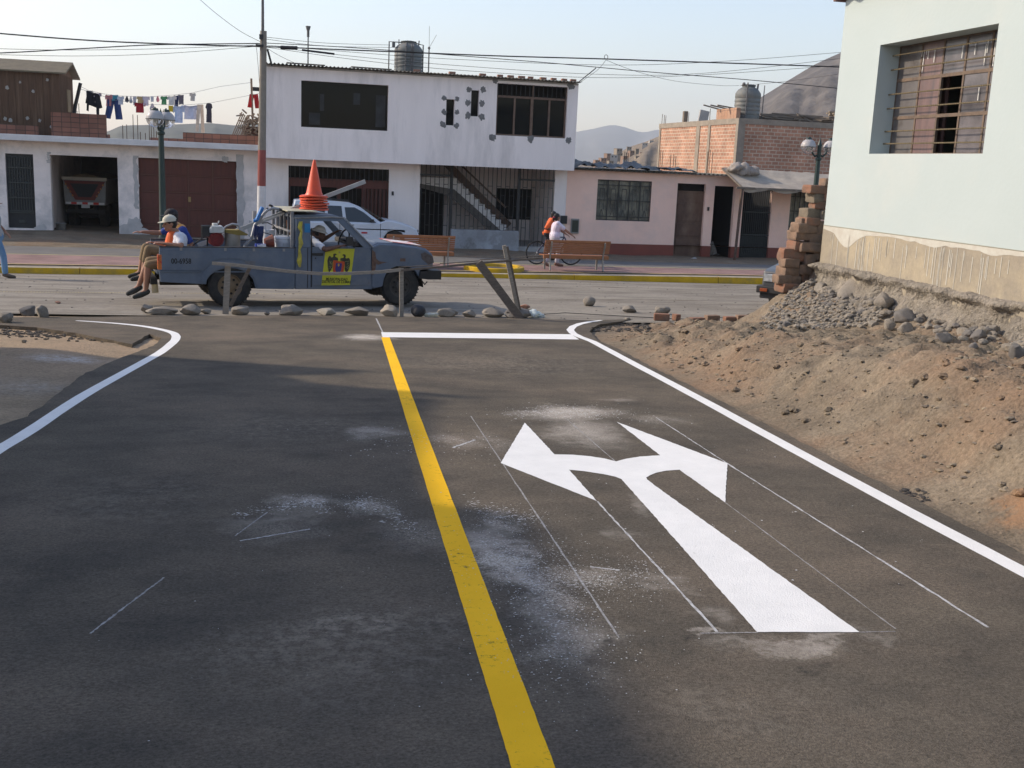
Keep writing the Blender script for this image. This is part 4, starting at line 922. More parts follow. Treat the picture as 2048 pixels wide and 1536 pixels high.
split(m, 'paint_splash', M('splash', (.32, .30, .27), rough=.9), sh)
# hillside beyond, etc. is built with the terrain below
# ------------------------------------------------------------------ near mint house on the right
MX0 = 8.3; MY0 = 15.0; MT = .0258
def mx(px, py, off=0):
    d = ray(px, py); s = (MX0+off-MT*MY0)/(d[0]-MT*d[1]); return Vector(CAM+d*s)
MINT = M('mint_paint', (.43, .49, .485), (.41, .47, .465), .8, .85, .2, 18, c3=(.46, .50, .48), sc3=.5)
PLAS = M('bare_plaster', (.32, .275, .205), (.255, .225, .18), 1.0, .9, .35, 22, c3=(.42, .355, .245), sc3=.7, det=12, grain=(18, .12))
YA = mx(1648, 448).y; YB = -3.0
zline = mx(1850, 477).z; zpl = mx(1850, 571).z+.03; ztop = mx(1683, 4).z
wa = mx(1738, 307.5); wb = mx(1965, 310); wz0 = wa.z; wz1 = mx(1756.5, 91).z; wY0, wY1 = wb.y, wa.y
rot = Matrix.Translation((MX0, MY0, 0)) @ Matrix.Rotation(-math.atan(MT), 4, 'Z') @ Matrix.Translation((-MX0, -MY0, 0))
# local frame: wall plane X=MX0, along Y.
mh = thing('mint_house', 'pale mint green house with a recessed barred window and bare plaster skirt', 'house', (MX0+4, 8, 1.4))
def wallX(m, y0, y1, z0, z1, holes, X, dep, mat=0, inward=1):
    t = MB(); facade(t, y0, y1, z0, z1, holes, 0, dep); m.add([(X+v[1], v[0], v[2]) for v in t.v], t.f, mat)
m = MB(); H = (wY0, wY1, wz0, wz1)
wallX(m, YB, YA, zline+.001, ztop, [H], MX0, .32)
m.box(MX0+.001, MX0+8, YA-.2, YA, 0, ztop, 0); m.box(MX0+7.8, MX0+8, YB, YA-.2, 0, ztop, 0); m.box(MX0+.001, MX0+7.8, YB, YB+.2, 0, ztop, 0)
m.box(MX0+.321, MX0+.4, wY0-.6, wY0, wz0-.6, wz1+.4, 0); m.box(MX0+.321, MX0+.4, wY1, wY1+.6, wz0-.6, wz1+.4, 0)
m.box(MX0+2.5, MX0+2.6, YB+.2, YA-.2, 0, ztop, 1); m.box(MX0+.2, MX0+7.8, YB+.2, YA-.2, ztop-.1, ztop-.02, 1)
m.v = [tuple(rot @ Vector(p)) for p in m.v]; m.build('wall', [MINT, DARKIN], mh)
m = MB(); wallX(m, YB, YA-.01, zpl-.35, zline-.002, [], MX0-.012, .1); m.add([(MX0-.012, YB, zline-.002), (MX0-.012, YA-.01, zline-.002), (MX0+.0, YA-.01, zline-.002), (MX0, YB, zline-.002)], [(0, 1, 2, 3)])
m.v = [tuple(rot @ Vector(p)) for p in m.v]; m.build('plaster_skirt', PLAS, mh)
# remaining whitewash along the top of the skirt + drips
m = MB(); rn = random.Random(6); top = []; bot = []
n_ = 160
for i in range(n_+1):
    y = YA-.03-(YA-.03-YB)*i/n_; top.append((y, zline-.006)); bot.append((y, zline-.06-.045*fnoise((y*1.7, 3, 1), 4)-.03*fnoise((y*9, 3, 1), 2)-(.22*math.exp(-((y-(YA-.75))/.28)**2))))
m.prism(top+bot[::-1], MX0-.0145, MX0-.0135, 0, 'X')
for _ in range(70):
    y = YA-.1-abs(rn.gauss(0, 1))*3.2; L = rn.uniform(.08, .55); z = zline-.05-rn.uniform(0, .1); w_ = rn.uniform(.004, .009)
    m.box(MX0-.0155, MX0-.0148, y-w_, y+w_, z-L, z)
m.v = [tuple(rot @ Vector(p)) for p in m.v]; m.build('paint_drips', M('whitewash', (.50, .49, .43), (.44, .41, .35), 8, .85), mh)
m = MB(); m.box(MX0-.006, MX0-.001, YB, YA, zline+.0, zline+.008); m.v = [tuple(rot @ Vector(p)) for p in m.v]; m.build('score_line', M('score', (.30, .31, .26), rough=.9), mh)
# roof edge
m = MB(); corr_y = []
n_ = 220
for k, (X, dz) in enumerate(((MX0-.22, 0), (MX0+8.3, .6))):
    for i in range(n_+1): y = YA+.35-(YA+.35-YB)*i/n_; m.v.append((X, y, ztop+.09+dz+.03*math.sin(i*1.35)))
for i in range(n_): m.f.append((i, i+1, n_+2+i, n_+1+i)); m.m.append(0)
for i in range(9): y = YA+.1-i*1.4; m.box(MX0-.12, MX0+.5, y-.05, y+.05, ztop, ztop+.07, 0)
m.v = [tuple(rot @ Vector(p)) for p in m.v]; m.build('roof', M('old_tile_sheet', (.2, .11, .10), (.14, .09, .08), 6, .85), mh, smooth=False)
# window
WX = MX0+.30
m = MB(); colsY = [wY1-(wY1-wY0)*k for k in (0, .215, .41, .60, .80, 1)]; hz = [wz0, wz0+(wz1-wz0)*.34, wz0+(wz1-wz0)*.685, wz1]
FRM = M('rusty_frame', (.17, .12, .085), (.10, .075, .06), 12, .75)
for y in colsY: m.box(WX, WX+.035, y-.018, y+.018, wz0, wz1)
for z in hz: m.box(WX-.002, WX+.03, wY0, wY1, z-.022, z+.022)
m.v = [tuple(rot @ Vector(p)) for p in m.v]; wn = m.build('window', FRM, mh, bevel=.003)
PANE = M('dirty_pane', (.085, .075, .078), (.15, .135, .14), 2.0, .2, spec=.5, c3=(.05, .045, .05), sc3=2.5)
PANE2 = M('curtained_pane', (.13, .085, .08), (.20, .125, .115), 1.5, .3, spec=.4, st=(1, 5, .6), c3=(.09, .075, .075), sc3=2)
PANE3 = M('dusty_pane', (.11, .10, .098), (.16, .15, .145), 3, .35, spec=.4, c3=(.07, .06, .055), sc3=3)
DRY = M('open_pane', (.006, .005, .006), rough=.9)
for i in range(5):
    for j in range(3):
        y0, y1 = colsY[i+1], colsY[i]
        mt = PANE3 if i == 0 else PANE2 if i == 1 else PANE
        if i == 2 and j < 2: continue
        m = MB(); m.box(WX+.01, WX+.016, y0+.018, y1-.018, hz[j]+.022, hz[j+1]-.022); m.v = [tuple(rot @ Vector(p)) for p in m.v]; m.build('pane', mt, wn)
m = MB(); 
for k in range(24):
    y = wY1-.1-(wY1-wY0-.2)*k/23; m.tube([(WX+.25+.05*math.sin(k*1.3), y, wz0-.2), (WX+.25+.05*math.sin(k*1.3+.4), y+.02, wz1+.05)], .03, 6) if k < 9 else None
m.v = [tuple(rot @ Vector(p)) for p in m.v]; m.build('curtain', M('pink_curtain', (.22, .12, .11), (.16, .09, .085), 3, .9), wn)
m = MB()
for k, z in enumerate([.085, .20, .425, .555, .78, .91]):
    zz_ = wz0+(wz1-wz0)*z+(0 if z > .3 else .02); pts = [(WX-.10, wY1+.0-(wY1-wY0)*i/30, zz_) for i in range(31)]; m.tube(pts, .008, 6)
    for i in range(56):   # twist
        y = wY1-(wY1-wY0)*(i+.5)/56; m.cbox((WX-.10, y, zz_), (.018, .012, .018), (.6, 0, 0))
m.v = [tuple(rot @ Vector(p)) for p in m.v]; m.build('twisted_bars', M('bar_ochre', (.17, .13, .07), (.10, .08, .045), 30, .6), wn)
m = MB(); rn = random.Random(15)
for (y, z, n_) in [(wY0+.42, .9, 14), (wY0+.75, .93, 5), (wY1-.62, .93, 5), (wY0+.6, .55, 2), (wY0+.25, .25, 2)]:
    for _ in range(n_):
        yy = y+rn.gauss(0, .16); L = rn.uniform(.05, .3); zt2 = wz0+(wz1-wz0)*z
        if wY0+.02 < yy < wY1-.02: m.box(WX-.006, WX-.003, yy-.006, yy+.006, zt2-L, zt2)
for _ in range(14): y = wY0+rn.uniform(.02, .3); m.rock((WX+.0, y, wz0+.03+rn.uniform(0, .14)), (.012, .05, .04), rn.randint(0, 99), sub=1)
m.v = [tuple(rot @ Vector(p)) for p in m.v]; m.build('paint_spots', M('spot', (.65, .64, .6), rough=.8), wn)

# ---- rubble footing: stones, gravel
STN = M('field_stone', (.25, .22, .18), (.17, .152, .13), 4, .92, .8, 30, c3=(.25, .215, .17), sc3=1.5, grain=(45, .2))
STN2 = M('dark_stone', (.15, .138, .128), (.10, .095, .09), 5, .9, .6, 30, c3=(.24, .21, .17), sc3=1.2)
CEMR = M('rough_mortar', (.26, .23, .185), (.17, .15, .125), 3.5, .95, 1.0, 22, c3=(.31, .27, .22), sc3=2, dist=.06, grain=(25, .3))
rn = random.Random(21)
# broken conglomerate footing under the skirt
m = MB(); n_ = 420; K_ = 17; y1_ = YA+.03; y0_ = 1.0
for i in range(n_+1):
    y = y1_-(y1_-y0_)*i/n_; lip = .10+.10*fnoise((y*2.1, 1, 4), 4); dep = .46+.10*fnoise((y*1.3, 5, 2), 3)
    for k in range(K_):
        t = k/(K_-1); z = zpl+.015-dep*t+.02*fnoise((y*4, 8, 4), 3)*(k > 0)
        x = -.03-(lip*math.exp(-((t-.16)/.12)**2))-.16*t*t
        if k: x += .075*fnoise((y*3.1, z*3.1, 3), 4)+.05*abs(fnoise((y*8, z*8, 9), 3)); z += .03*fnoise((y*6, z*6, 5), 3)
        else: x = .05
        m.v.append((MX0+x, y, z))
for i in range(n_):
    for k in range(K_-1): a_ = i*K_+k; m.f.append((a_, a_+1, a_+K_+1, a_+K_)); m.m.append(0)
m.v = [tuple(rot @ Vector(p)) for p in m.v]; tag(m.build('broken_footing', CEMR, smooth=True), 'broken pale mortar ledge along the foot of the mint house', 'footing')
big = [(1708, 577, 78, 44, 'large flat fronted pale stone just under the plaster skirt near the corner', STN), (1765, 600, 46, 36, 'pale round stone right of the largest flat fronted stone', STN), (1806, 628, 58, 34, 'big dark stone leaning at the foot of the wall', STN2), (1862, 622, 34, 30, 'dark upright stone right of the big leaning one', STN2),
       (1845, 610, 20, 30, 'narrow dark stone wedged between two larger ones', STN2), (1778, 648, 30, 26, 'small pale block in front of the big dark stone', STN), (1812, 655, 32, 24, 'grey angular stone beside the small pale block', STN), (1890, 672, 42, 24, 'long dark grey stone lying apart in front of the wall', STN2), (1858, 650, 24, 18, 'rounded tan cobble above the long dark stone', STN),
       (1958, 668, 34, 24, 'rounded dark boulder at the wall foot near the right edge', STN2), (1948, 690, 26, 16, 'low dark stone in front of the rounded boulder', STN2), (1985, 655, 26, 20, 'brownish stone touching the right side of the rounded boulder', STN), (2034, 702, 34, 40, 'tall purplish grey stone at the right edge of the view', STN2),
       (2020, 668, 24, 22, 'grey stone behind the tall purplish one', STN2), (1925, 660, 26, 20, 'tan stone half buried left of the rounded boulder', STN), (1745, 645, 26, 18, 'low rounded stone at the right end of the gravel heap', STN), (1572, 648, 22, 14, 'angular stone at the foot of the gravel heap', STN2), (1640, 575, 30, 30, 'pale stone embedded at the house corner above the gravel', STN), (1905, 590, 40, 16, 'flat stone under the mortar ledge left of the tan stone', STN)]
def fz(px, py):
    d = ray(px, py); t = 3.0
    while t < 22:
        P = CAM+d*t
        if P[2] < gz(P[0], P[1]): break
        t += .03
    return Vector(P)
for k, (px, py, wp, hp, lb, mt) in enumerate(big):
    P = fz(px, py+hp*.35); dd = (P-Vector(CAM)).dot(Vector(_f)); s = dd/F
    m = MB(); m.rock((P.x, P.y, P.z+hp*s*.2), (wp*s*1.05, wp*s*.9, hp*s*1.15), 40+k, sub=3, am=.32, rot=k)
    single(m, 'stone', mt, lb, 'stone', 'stones at the foot of the mint house', smooth=True, auto=35)
m = MB()   # gravel heap
for i in range(2600):
    px = rn.uniform(1520, 1760); py = rn.uniform(555, 660)
    lo = lin(px, [(1520, 640), (1560, 600), (1600, 572), (1640, 552), (1700, 560), (1760, 600)]); hi = lin(px, [(1520, 652), (1640, 662), (1700, 655), (1760, 642)])
    if not lo < py < hi+rn.gauss(-3, 5): continue
    P = fz(px, py); s = rn.choice([.03, .04, .05, .06, .08])*rn.uniform(.8, 1.2)
    m.rock((P.x, P.y, P.z+s*.15), (s*rn.uniform(1, 1.7), s, s*.65), i, sub=1, am=.3, rot=rn.uniform(0, 3), flat=False, mat=rn.choice([0, 0, 0, 1, 2]))
tag(m.build('gravel_heap', [STN, M('stone_tan', (.24, .205, .16), rough=.95), STN2]), 'heap of grey gravel spilling from the corner of the mint house', 'gravel', kind='stuff')
m = MB()   # cobbles among the rubble
for i in range(1500):
    px = rn.uniform(1640, 2070); py = lin(px, [(1640, 560), (2048, 652)])+rn.gauss(0, 17)+(16 if i % 2 else 0)
    P = fz(px, py); s = rn.choice([.03, .05, .07, .10])*rn.uniform(.8, 1.2)
    m.rock((P.x, P.y, P.z+s*.12), (s*rn.uniform(1, 1.5), s, s*.75), i+5000, sub=2 if s > .06 else 1, am=.3, rot=rn.uniform(0, 3), flat=False, mat=rn.choice([0, 1, 2]))
tag(m.build('rubble_cobbles', [STN, M('stone_tan2', (.24, .205, .16), (.19, .165, .13), 5, .95), STN2]), 'cobbles and broken stones mixed into the rubble below the mint house', 'rubble', kind='stuff')
o_ = fz(2030, 1040); a_ = fz(1975, 1040); b_ = fz(2030, 990)
dust(DIRT, [(o_.x, o_.y, abs(o_.x-a_.x)+.05, abs(o_.y-b_.y)+.1, 0, .8)], (.32, .17, .085), 3, 2.0, -.3)
m = MB()   # earth clods
for i in range(750):
    y = rn.uniform(3, 14.5); x = Xe(y)+rn.uniform(.05, 2.6); s = .015+.06*rn.random()**4; z = gz(x, y)
    m.rock((x, y, z+s*.05), (s*rn.uniform(1, 1.7), s*1.2, s*.8), i+700, sub=2, am=.6, rot=rn.uniform(0, 3), flat=False)
tag(m.build('earth_clods', DIRT), 'brown clods of earth lying on the bank beside the road', 'earth clods', kind='stuff')
m = MB()   # chips over the earth bank
for i in range(5000):
    y = rn.uniform(3, 15.5); x = Xe(y)+abs(rn.gauss(0, 1.6))+rn.uniform(0, .3)
    if x > 7.6: continue
    s = .007+.035*rn.random()**4; z = gz(x, y)
    m.rock((x, y, z+s*.1), (s*rn.uniform(1, 2.2), s*1.2, s*.6), i+9000, sub=1, am=.4, rot=rn.uniform(0, 3), flat=False, mat=rn.choice([0, 0, 1, 2]))
tag(m.build('stone_chips', [M('chip', (.22, .18, .128), rough=.95), M('chip2', (.27, .215, .15), rough=.95), M('chip3', (.17, .14, .11), rough=.95)]), 'small stone chips scattered over the brown earth bank', 'stone chips', kind='stuff')
m = MB()
for i in range(800):
    x = rn.uniform(-10, 14); y = rn.uniform(16, 26); s = .007+.025*rn.random()**2
    m.rock((x, y, zs(x, y)+s*.1), (s*1.3, s, s*.7), i, sub=1, am=.4, flat=False)
tag(m.build('street_grit', M('grit', (.12, .11, .10), rough=.95)), 'grit and small stones scattered over the dusty street', 'grit', kind='stuff')
def clod(px0, px1, py0, py1, n, s0, s1, mat, label, nm):
    m = MB()
    for i in range(n):
        P = fz(rn.uniform(px0, px1), rn.uniform(py0, py1)); s = rn.uniform(s0, s1); m.rock((P.x, P.y, P.z+s*.1), (s*1.5, s, s*.6), i, sub=1, am=.5, rot=rn.uniform(0, 3), flat=False)
    tag(m.build(nm, mat), label, 'rubble', kind='stuff')
BLK = M('asphalt_lump', (.045, .04, .036), (.08, .07, .06), 15, .95)
clod(1185, 1300, 644, 664, 170, .02, .07, BLK, 'dark asphalt crumbs at the corner of the new road by the stop line', 'asphalt_crumbs')
clod(1800, 1860, 980, 1004, 90, .01, .035, BLK, 'dark asphalt lumps in the gutter beside the long white edge line', 'asphalt_crumbs')

# ---- adobe bricks stacked against the corner of the house
AD = [M('adobe_a', (.24, .16, .11), (.18, .12, .085), 6, .95, .8, 45, c3=(.15, .115, .09), sc3=3, grain=(60, .2)), M('adobe_b', (.25, .125, .078), (.20, .115, .08), 6, .95, .8, 45, c3=(.17, .125, .095), sc3=3, grain=(60, .2)), M('adobe_c', (.20, .165, .12), (.15, .125, .095), 6, .95, .8, 45, grain=(60, .2))]
blist = [ # px box x0 x1 y0 y1 material, label
 (1645, 1656, 357, 372, 0, 'fragment of brick at the very top of the stack beside the mint wall'),
 (1612, 1653, 370, 387, 1, 'rounded orange topped brick overhanging near the top of the stack'),
 (1620, 1644, 387, 405, 2, 'greyish brick directly under the rounded top brick'), (1642, 1655, 388, 402, 1, 'orange brick end against the wall, second course from the top'),
 (1625, 1651, 401, 418, 1, 'small tilted orange brick in the third course from the top'),
 (1606, 1637, 417, 437, 2, 'smooth grey brown block halfway up, standing out to the left'), (1636, 1654, 421, 438, 2, 'grey block tucked between the smooth block and the wall'),
 (1604, 1631, 435, 450, 1, 'broken pinkish brick just under the smooth grey brown block'), (1597, 1604, 436, 446, 0, 'tiny brick fragment perched at the left edge of the stack'),
 (1588, 1627, 446, 465, 0, 'long light brown brick below the broken pinkish one'), (1626, 1645, 443, 468, 0, 'brick standing on end beside the long light brown one'),
 (1584, 1615, 461, 479, 0, 'brick below the long light brown one, flush with its left end'), (1614, 1642, 467, 484, 0, 'rounded brick in the middle of the stack next to the wall'), (1641, 1650, 466, 484, 1, 'orange sliver of brick squeezed against the wall'),
 (1582, 1600, 482, 500, 1, 'chipped pink brick end on the left at mid height'), (1594, 1634, 484, 503, 0, 'wide flat faced brick across the middle of the stack'), (1633, 1648, 484, 501, 2, 'greenish grey brick between the wide flat one and the wall'),
 (1562, 1603, 497, 521, 1, 'big orange brick jutting out left below mid height'), (1603, 1622, 508, 528, 0, 'dark recessed brick right of the big orange one'), (1617, 1648, 503, 519, 0, 'long brown brick under the greenish grey one'), (1618, 1646, 519, 533, 1, 'reddish brick resting on the pale boulder'),
 (1564, 1592, 517, 533, 0, 'brown brick directly under the big orange one'), (1590, 1617, 528, 547, 0, 'brick in the middle of the lower stack with a pale top'), (1561, 1589, 533, 550, 0, 'thick brick two courses above the bottom on the left'),
 (1551, 1577, 549, 566, 0, 'leftmost brick, one course above the bottom'), (1575, 1595, 551, 567, 0, 'small brick beside the leftmost one'), (1594, 1607, 546, 568, 1, 'rust coloured half brick on the right of the lower stack'), (1557, 1602, 566, 584, 1, 'bottom orange brown brick carrying the whole stack'),
]
for k, (x0, x1, y0, y1, mi, lb) in enumerate(blist):
    Y = 15.25+.03*(k % 3); a = at(x0, y0, Y); b = at(x1, y1, Y)
    bm = bmesh.new(); bmesh.ops.create_cube(bm, size=1); bmesh.ops.subdivide_edges(bm, edges=bm.edges, cuts=5, use_grid_fill=True)
    w_ = (b.x-a.x)*1.01; h_ = (a.z-b.z)*1.12; dp = .24+.03*(k % 4)
    sv = Vector((k*2.3, k, k*1.7))
    for v in bm.verts:
        p = v.co; n1 = Vector((abs(p.x)*2, abs(p.y)*2, abs(p.z)*2)); e = sum(1 for q in n1 if q > .95)
        if e >= 2: p *= .95 if e == 2 else .90
        p += Vector((noise.noise(p*2+sv), noise.noise(p*2+sv*2), noise.noise(p*2+sv*3)))*.06
        v.co = Vector((p.x*w_, p.y*dp, p.z*h_))
    bmesh.ops.rotate(bm, verts=bm.verts, matrix=Matrix.Rotation(((k*53) % 30-15)/200, 3, 'Z') @ Matrix.Rotation(((k*31) % 20-10)/300, 3, 'Y'))
    me = bpy.data.meshes.new('adobe_brick'); bm.to_mesh(me); bm.free(); me.materials.append(AD[mi]); me.polygons.foreach_set('use_smooth', [True]*len(me.polygons)); me.set_sharp_from_angle(angle=math.radians(50))
    o = bpy.data.objects.new('adobe_brick', me); COL.objects.link(o); o.location = ((a.x+b.x)/2, Y, (a.z+b.z)/2)
    tag(o, lb, 'brick', 'bricks stacked at the corner of the mint house')
m = MB()   # earth pad below the stack
P = at(1600, 592, 15.3); q = at(1625, 560, 15.4)
m.rock((P.x+.02, 15.5, .42), (.85, .9, .9), 77, sub=4, am=.25, flat=False); m.rock((q.x+.12, 15.35, q.z-.12), (.62, .9, .9), 78, sub=4, am=.25, flat=False)
tag(m.build('earth_heap', M('orange_earth', (.25, .165, .11), (.19, .145, .105), 2.5, .95, .9, 30, dist=.03, grain=(25, .3)), smooth=True), 'orange brown earth under the stacked bricks', 'earth', kind='stuff')
m = MB(); c = Vector((7.2, 15.7, .9)); 

# ---- neighbour house outside the view on the left, whose roofline shades the road
t30 = math.tan(SUN_EL); ca = math.sin(SUN_AZ); sa = math.cos(SUN_AZ)
def roofpt(X, Y): 
    dist = (X+5)/ca; return (Y+(X+5)*sa/ca, dist*t30+zr(X, Y))
prof = [roofpt(*p) for p in [(1.08, 10.21), (.80, 9.98), (.25, 9.88), (.54, 9.44), (.80, 9.09), (1.25, 8.80), (1.96, 8.62), (1.5, 8.55), (1.28, 7.9), (1.22, 7.21), (1.0, 6.05), (.97, 5.33), (1.24, 5.2), (1.4, 4.95), (1.36, 4.56), (1.26, 3.91), (1.21, 3.49), (1.18, 3.0), (1.13, 2.4), (1.3, 1.5), (1.3, -4)]]
prof.sort(key=lambda p: -p[0])
pg = [(prof[0][0]+.02, 0)]+prof+[(prof[-1][0], 0)]
nb = thing('neighbour_house', 'plain cement house outside the left edge whose shadow falls across the road', 'house', (-8, 5, .9))
m = MB(); m.prism(pg, -5.3, -5, 0, 'X'); m.box(-11, -5.301, -4, prof[0][0]-.02, 0, 4.0); m.build('wall', CEM, nb)
m = MB(); m.box(-4.995, -4.95, 3, 4.0, 1.0, 3.2); m.build('door', REDWOOD, nb)
m = MB(); m.box(-4.995, -4.96, 6, 7.4, 2.1, 3.3); m.build('window', GLASS, nb)
# ------------------------------------------------------------------ hills
def hill(name, sil, D, Df, mat, zf=0, nz=2.0, nu=120, nv=40, sc=.02, back=1.4, depthfn=None):
    m = MB(); sil = sorted(sil)
    for j in range(nv+1):
        v = j/nv
        for i in range(nu+1):
            px = sil[0][0]+(sil[-1][0]-sil[0][0])*i/nu; py = lin(px, sil)
            d = ray(px, py); d = d/math.hypot(d[0], d[1])
            if v <= .7: k = v/.7; dist = Df+(D-Df)*k; z = zf+(CAM[2]+d[2]*D-zf)*(k**.85)
            else: k = (v-.7)/.3; dist = D*(1+(back-1)*k); z = CAM[2]+d[2]*D+( zf-(CAM[2]+d[2]*D))*k**1.5
            P = (d[0]*dist, d[1]*dist)
            e = math.sin(math.pi*min(1, max(0, v/.7 if v < .7 else 0))) if v < .7 else 0
            rid = abs(fnoise((px*.012, v*.9, 3), 4))*nz*2.2*e
            m.v.append((P[0], P[1], z+(fnoise((P[0]*sc, P[1]*sc, 1), 5)*nz*(.25+e))-rid))
    for j in range(nv):
        for i in range(nu): a = j*(nu+1)+i; m.f.append((a, a+1, a+nu+2, a+nu+1)); m.m.append(0)
    return struct(m.build(name, mat, smooth=True))
HR = M('hill_rock', (.095, .082, .073), (.07, .062, .057), .018, .95, .8, .25, c3=(.16, .14, .12), sc3=.05, det=12, dist=2)
hill('hill', [(1300, 340), (1400, 300), (1470, 240), (1500, 212), (1520, 197), (1576, 161), (1627, 131), (1677, 108), (1740, 80), (1830, 30), (1950, -10), (2100, -30), (2400, -40)], 520, 200, HR, nz=3)
hill('hill', [(60, 285), (150, 278), (218, 262), (240, 252), (262, 250), (340, 249), (420, 246), (470, 251), (510, 246), (560, 250), (640, 262), (760, 290), (900, 320)], 620, 300, M('hill_left', (.10, .105, .09), (.08, .085, .075), .03, .95, .6, .2, det=10, dist=1), nz=1.2)
hill('hill', [(1110, 345), (1170, 328), (1205, 322), (1240, 304), (1265, 292), (1290, 284), (1320, 272), (1360, 255), (1420, 240), (1500, 232), (1560, 232)], 330, 150, M('hill_mid', (.20, .155, .11), (.13, .105, .08), .03, .95, .7, .4, det=10, dist=1), nz=1.6)
hill('mountain', [(700, 330), (900, 300), (1050, 282), (1110, 273), (1155, 264), (1190, 257), (1215, 250.5), (1230, 250), (1250, 254), (1272, 262), (1290, 265), (1308, 260), (1350, 258), (1450, 262), (1700, 280), (2000, 300)], 3600, 2400, M('mountain_rock', (.13, .12, .115), (.10, .095, .09), .004, .95), nz=7, sc=.003)
# hillside houses
HC = [M('hh_pale', (.36, .35, .33), rough=.9), M('hh_brick', (.24, .16, .12), rough=.9), M('hh_tan', (.25, .21, .165), rough=.9)]
proto = {}
rn = random.Random(31)
hs = [(1228, 316, 14, 0), (1205, 322, 12, 1), (1240, 311, 10, 2), (1236, 303, 12, 2), (1262, 306, 10, 1), (1250, 324, 9, 0), (1275, 318, 11, 2), (1296, 310, 12, 1), (1290, 291, 10, 0), (1302, 286, 8, 0), (1284, 309, 9, 1), (1215, 312, 10, 1), (1258, 298, 9, 2), (1306, 300, 9, 2), (1248, 318, 10, 1), (1310, 318, 10, 0), (1272, 302, 8, 2), (1220, 326, 10, 2), (1193, 326, 10, 1), (1266, 327, 10, 2)]
for k, (px, py, w_, c) in enumerate(hs):
    D = 300-(py-285)*2.2; s = w_/F*D; d = ray(px, py); d = d/math.hypot(d[0], d[1]); P = Vector(CAM)+Vector(d)*D
    if c not in proto:
        t = thing('hillside_house', ['small whitish house on the distant brown hillside', 'small brick coloured house on the distant brown hillside', 'small tan house on the distant brown hillside'][c], 'house', group='houses on the distant hillside')
        m = MB(); m.box(-.5, .5, -.5, .5, -1.5, .55); m.build('wall', HC[c], t, local=True)
        m = MB(); m.box(-.54, .54, -.54, .54, .551, .6); m.build('roof', HC[2], t, local=True)
        m = MB(); m.box(-.3, -.12, -.51, -.501, .1, .35); m.box(.15, .33, -.51, -.501, .1, .35); m.build('window', DARKIN, t, local=True)
        proto[c] = t; o = t
    else: o = copy_tree(proto[c])
    o.location = P; o.scale = (s, s, s*rn.uniform(.75, 1.0)); o.rotation_euler = (0, 0, rn.uniform(-.4, .4))
# ------------------------------------------------------------------ poles, lamps, cables
CONC = M('pole_concrete', (.25, .22, .18), (.20, .175, .145), 5, .9, .3, 40)
PY = 31.0
pb = at(522, 470, PY); ptp = at(527, 62, PY); pz0 = zb(pb.x, PY)
pole = thing('utility_pole', 'tall concrete utility pole painted red and white at its foot', 'utility pole', (pb.x, PY, pz0))
def pol(z): return pb.x+(ptp.x-pb.x)*(z-pb.z)/(ptp.z-pb.z)
zw = at(523, 372, PY).z; zr_ = at(524, 300, PY).z
def seg(a, b, mat, nm, r0=.125, r1=.085):
    f = lambda z: r0+(r1-r0)*(z-pz0)/(ptp.z-pz0)
    m = MB(); m.tube([(pol(a), PY, a), (pol(b), PY, b)], [f(a), f(b)], 16); return m.build(nm, mat, pole, smooth=True, auto=50)
seg(pz0-.2, zw, M('pole_white', (.62, .61, .6), (.5, .49, .47), 4, .7), 'white_band'); seg(zw, zr_, M('pole_red', (.28, .075, .06), (.22, .06, .05), 4, .7), 'red_band'); seg(zr_, ptp.z, CONC, 'shaft')
tp2 = at(527, -8, PY); m = MB(); m.tube([(ptp.x-.02, PY-.05, ptp.z-.6), (ptp.x-.02, PY-.05, ptp.z), (tp2.x-.02, PY-.05, tp2.z+.5)], [.04, .04, .03], 8); m.build('pipe', PIPE, pole)
m = MB(); q = at(520, 74, PY); m.cbox((q.x+.03, PY-.08, q.z), (.1, .1, .12)); q = at(519, 92, PY); m.cbox((q.x, PY-.05, q.z), (.2, .2, .06)); m.tube([(ptp.x+.1, PY, at(531, 98, PY).z), (at(544, 130, PY).x, PY, at(544, 132, PY).z)], .03, 6)
m.cbox((at(516, 178, PY).x, PY+.1, at(516, 178, PY).z), (.28, .1, .1)); m.build('bracket', BLACKMET, pole)
CB = M('cable_black', (.02, .02, .022), rough=.6)
def cable(pts, r, label, grp='overhead cables', Ys=None, mat=CB):
    P = []
    for i in range(len(pts)): P.append(at(pts[i][0], pts[i][1], pts[i][2]))
    Q = []
    n = len(P)
    for i in range(n-1):
        p0, p1, p2, p3 = P[max(0, i-1)], P[i], P[i+1], P[min(n-1, i+2)]
        for k in range(8):
            t = k/8; Q.append(.5*((2*p1)+(p2-p0)*t+(2*p0-5*p1+4*p2-p3)*t*t+(-p0+3*p1-3*p2+p3)*t**3))
    Q.append(P[-1]); m = MB(); m.tube(Q, r, 5)
    return single(m, 'overhead_cable', mat, label, 'cable', grp)
cable([(-300, 40, 29), (0, 67, 29.5), (200, 82, 30), (400, 90, 30.6), (522, 93, 31), (600, 96, 30.5), (800, 104, 30), (1000, 112, 29.5), (1212, 118, 29), (1450, 126, 28.5), (1680, 134, 28), (2000, 146, 27)], .017, 'thickest black overhead cable crossing the whole sky past the top of the pole')
cable([(-200, 112, 30), (0, 106, 30), (150, 98, 30.4), (300, 90, 30.8), (420, 88, 31), (522, 87, 31)], .014, 'black cable sagging up from the left edge to the pole, ending in a thick joint')
cable([(530, 86, 31), (700, 95, 30), (900, 110, 29.5), (1100, 126, 29), (1300, 144, 28.5), (1500, 160, 28), (1680, 177, 27.5)], .010, 'second black cable running right from the pole and dropping towards the tank behind')
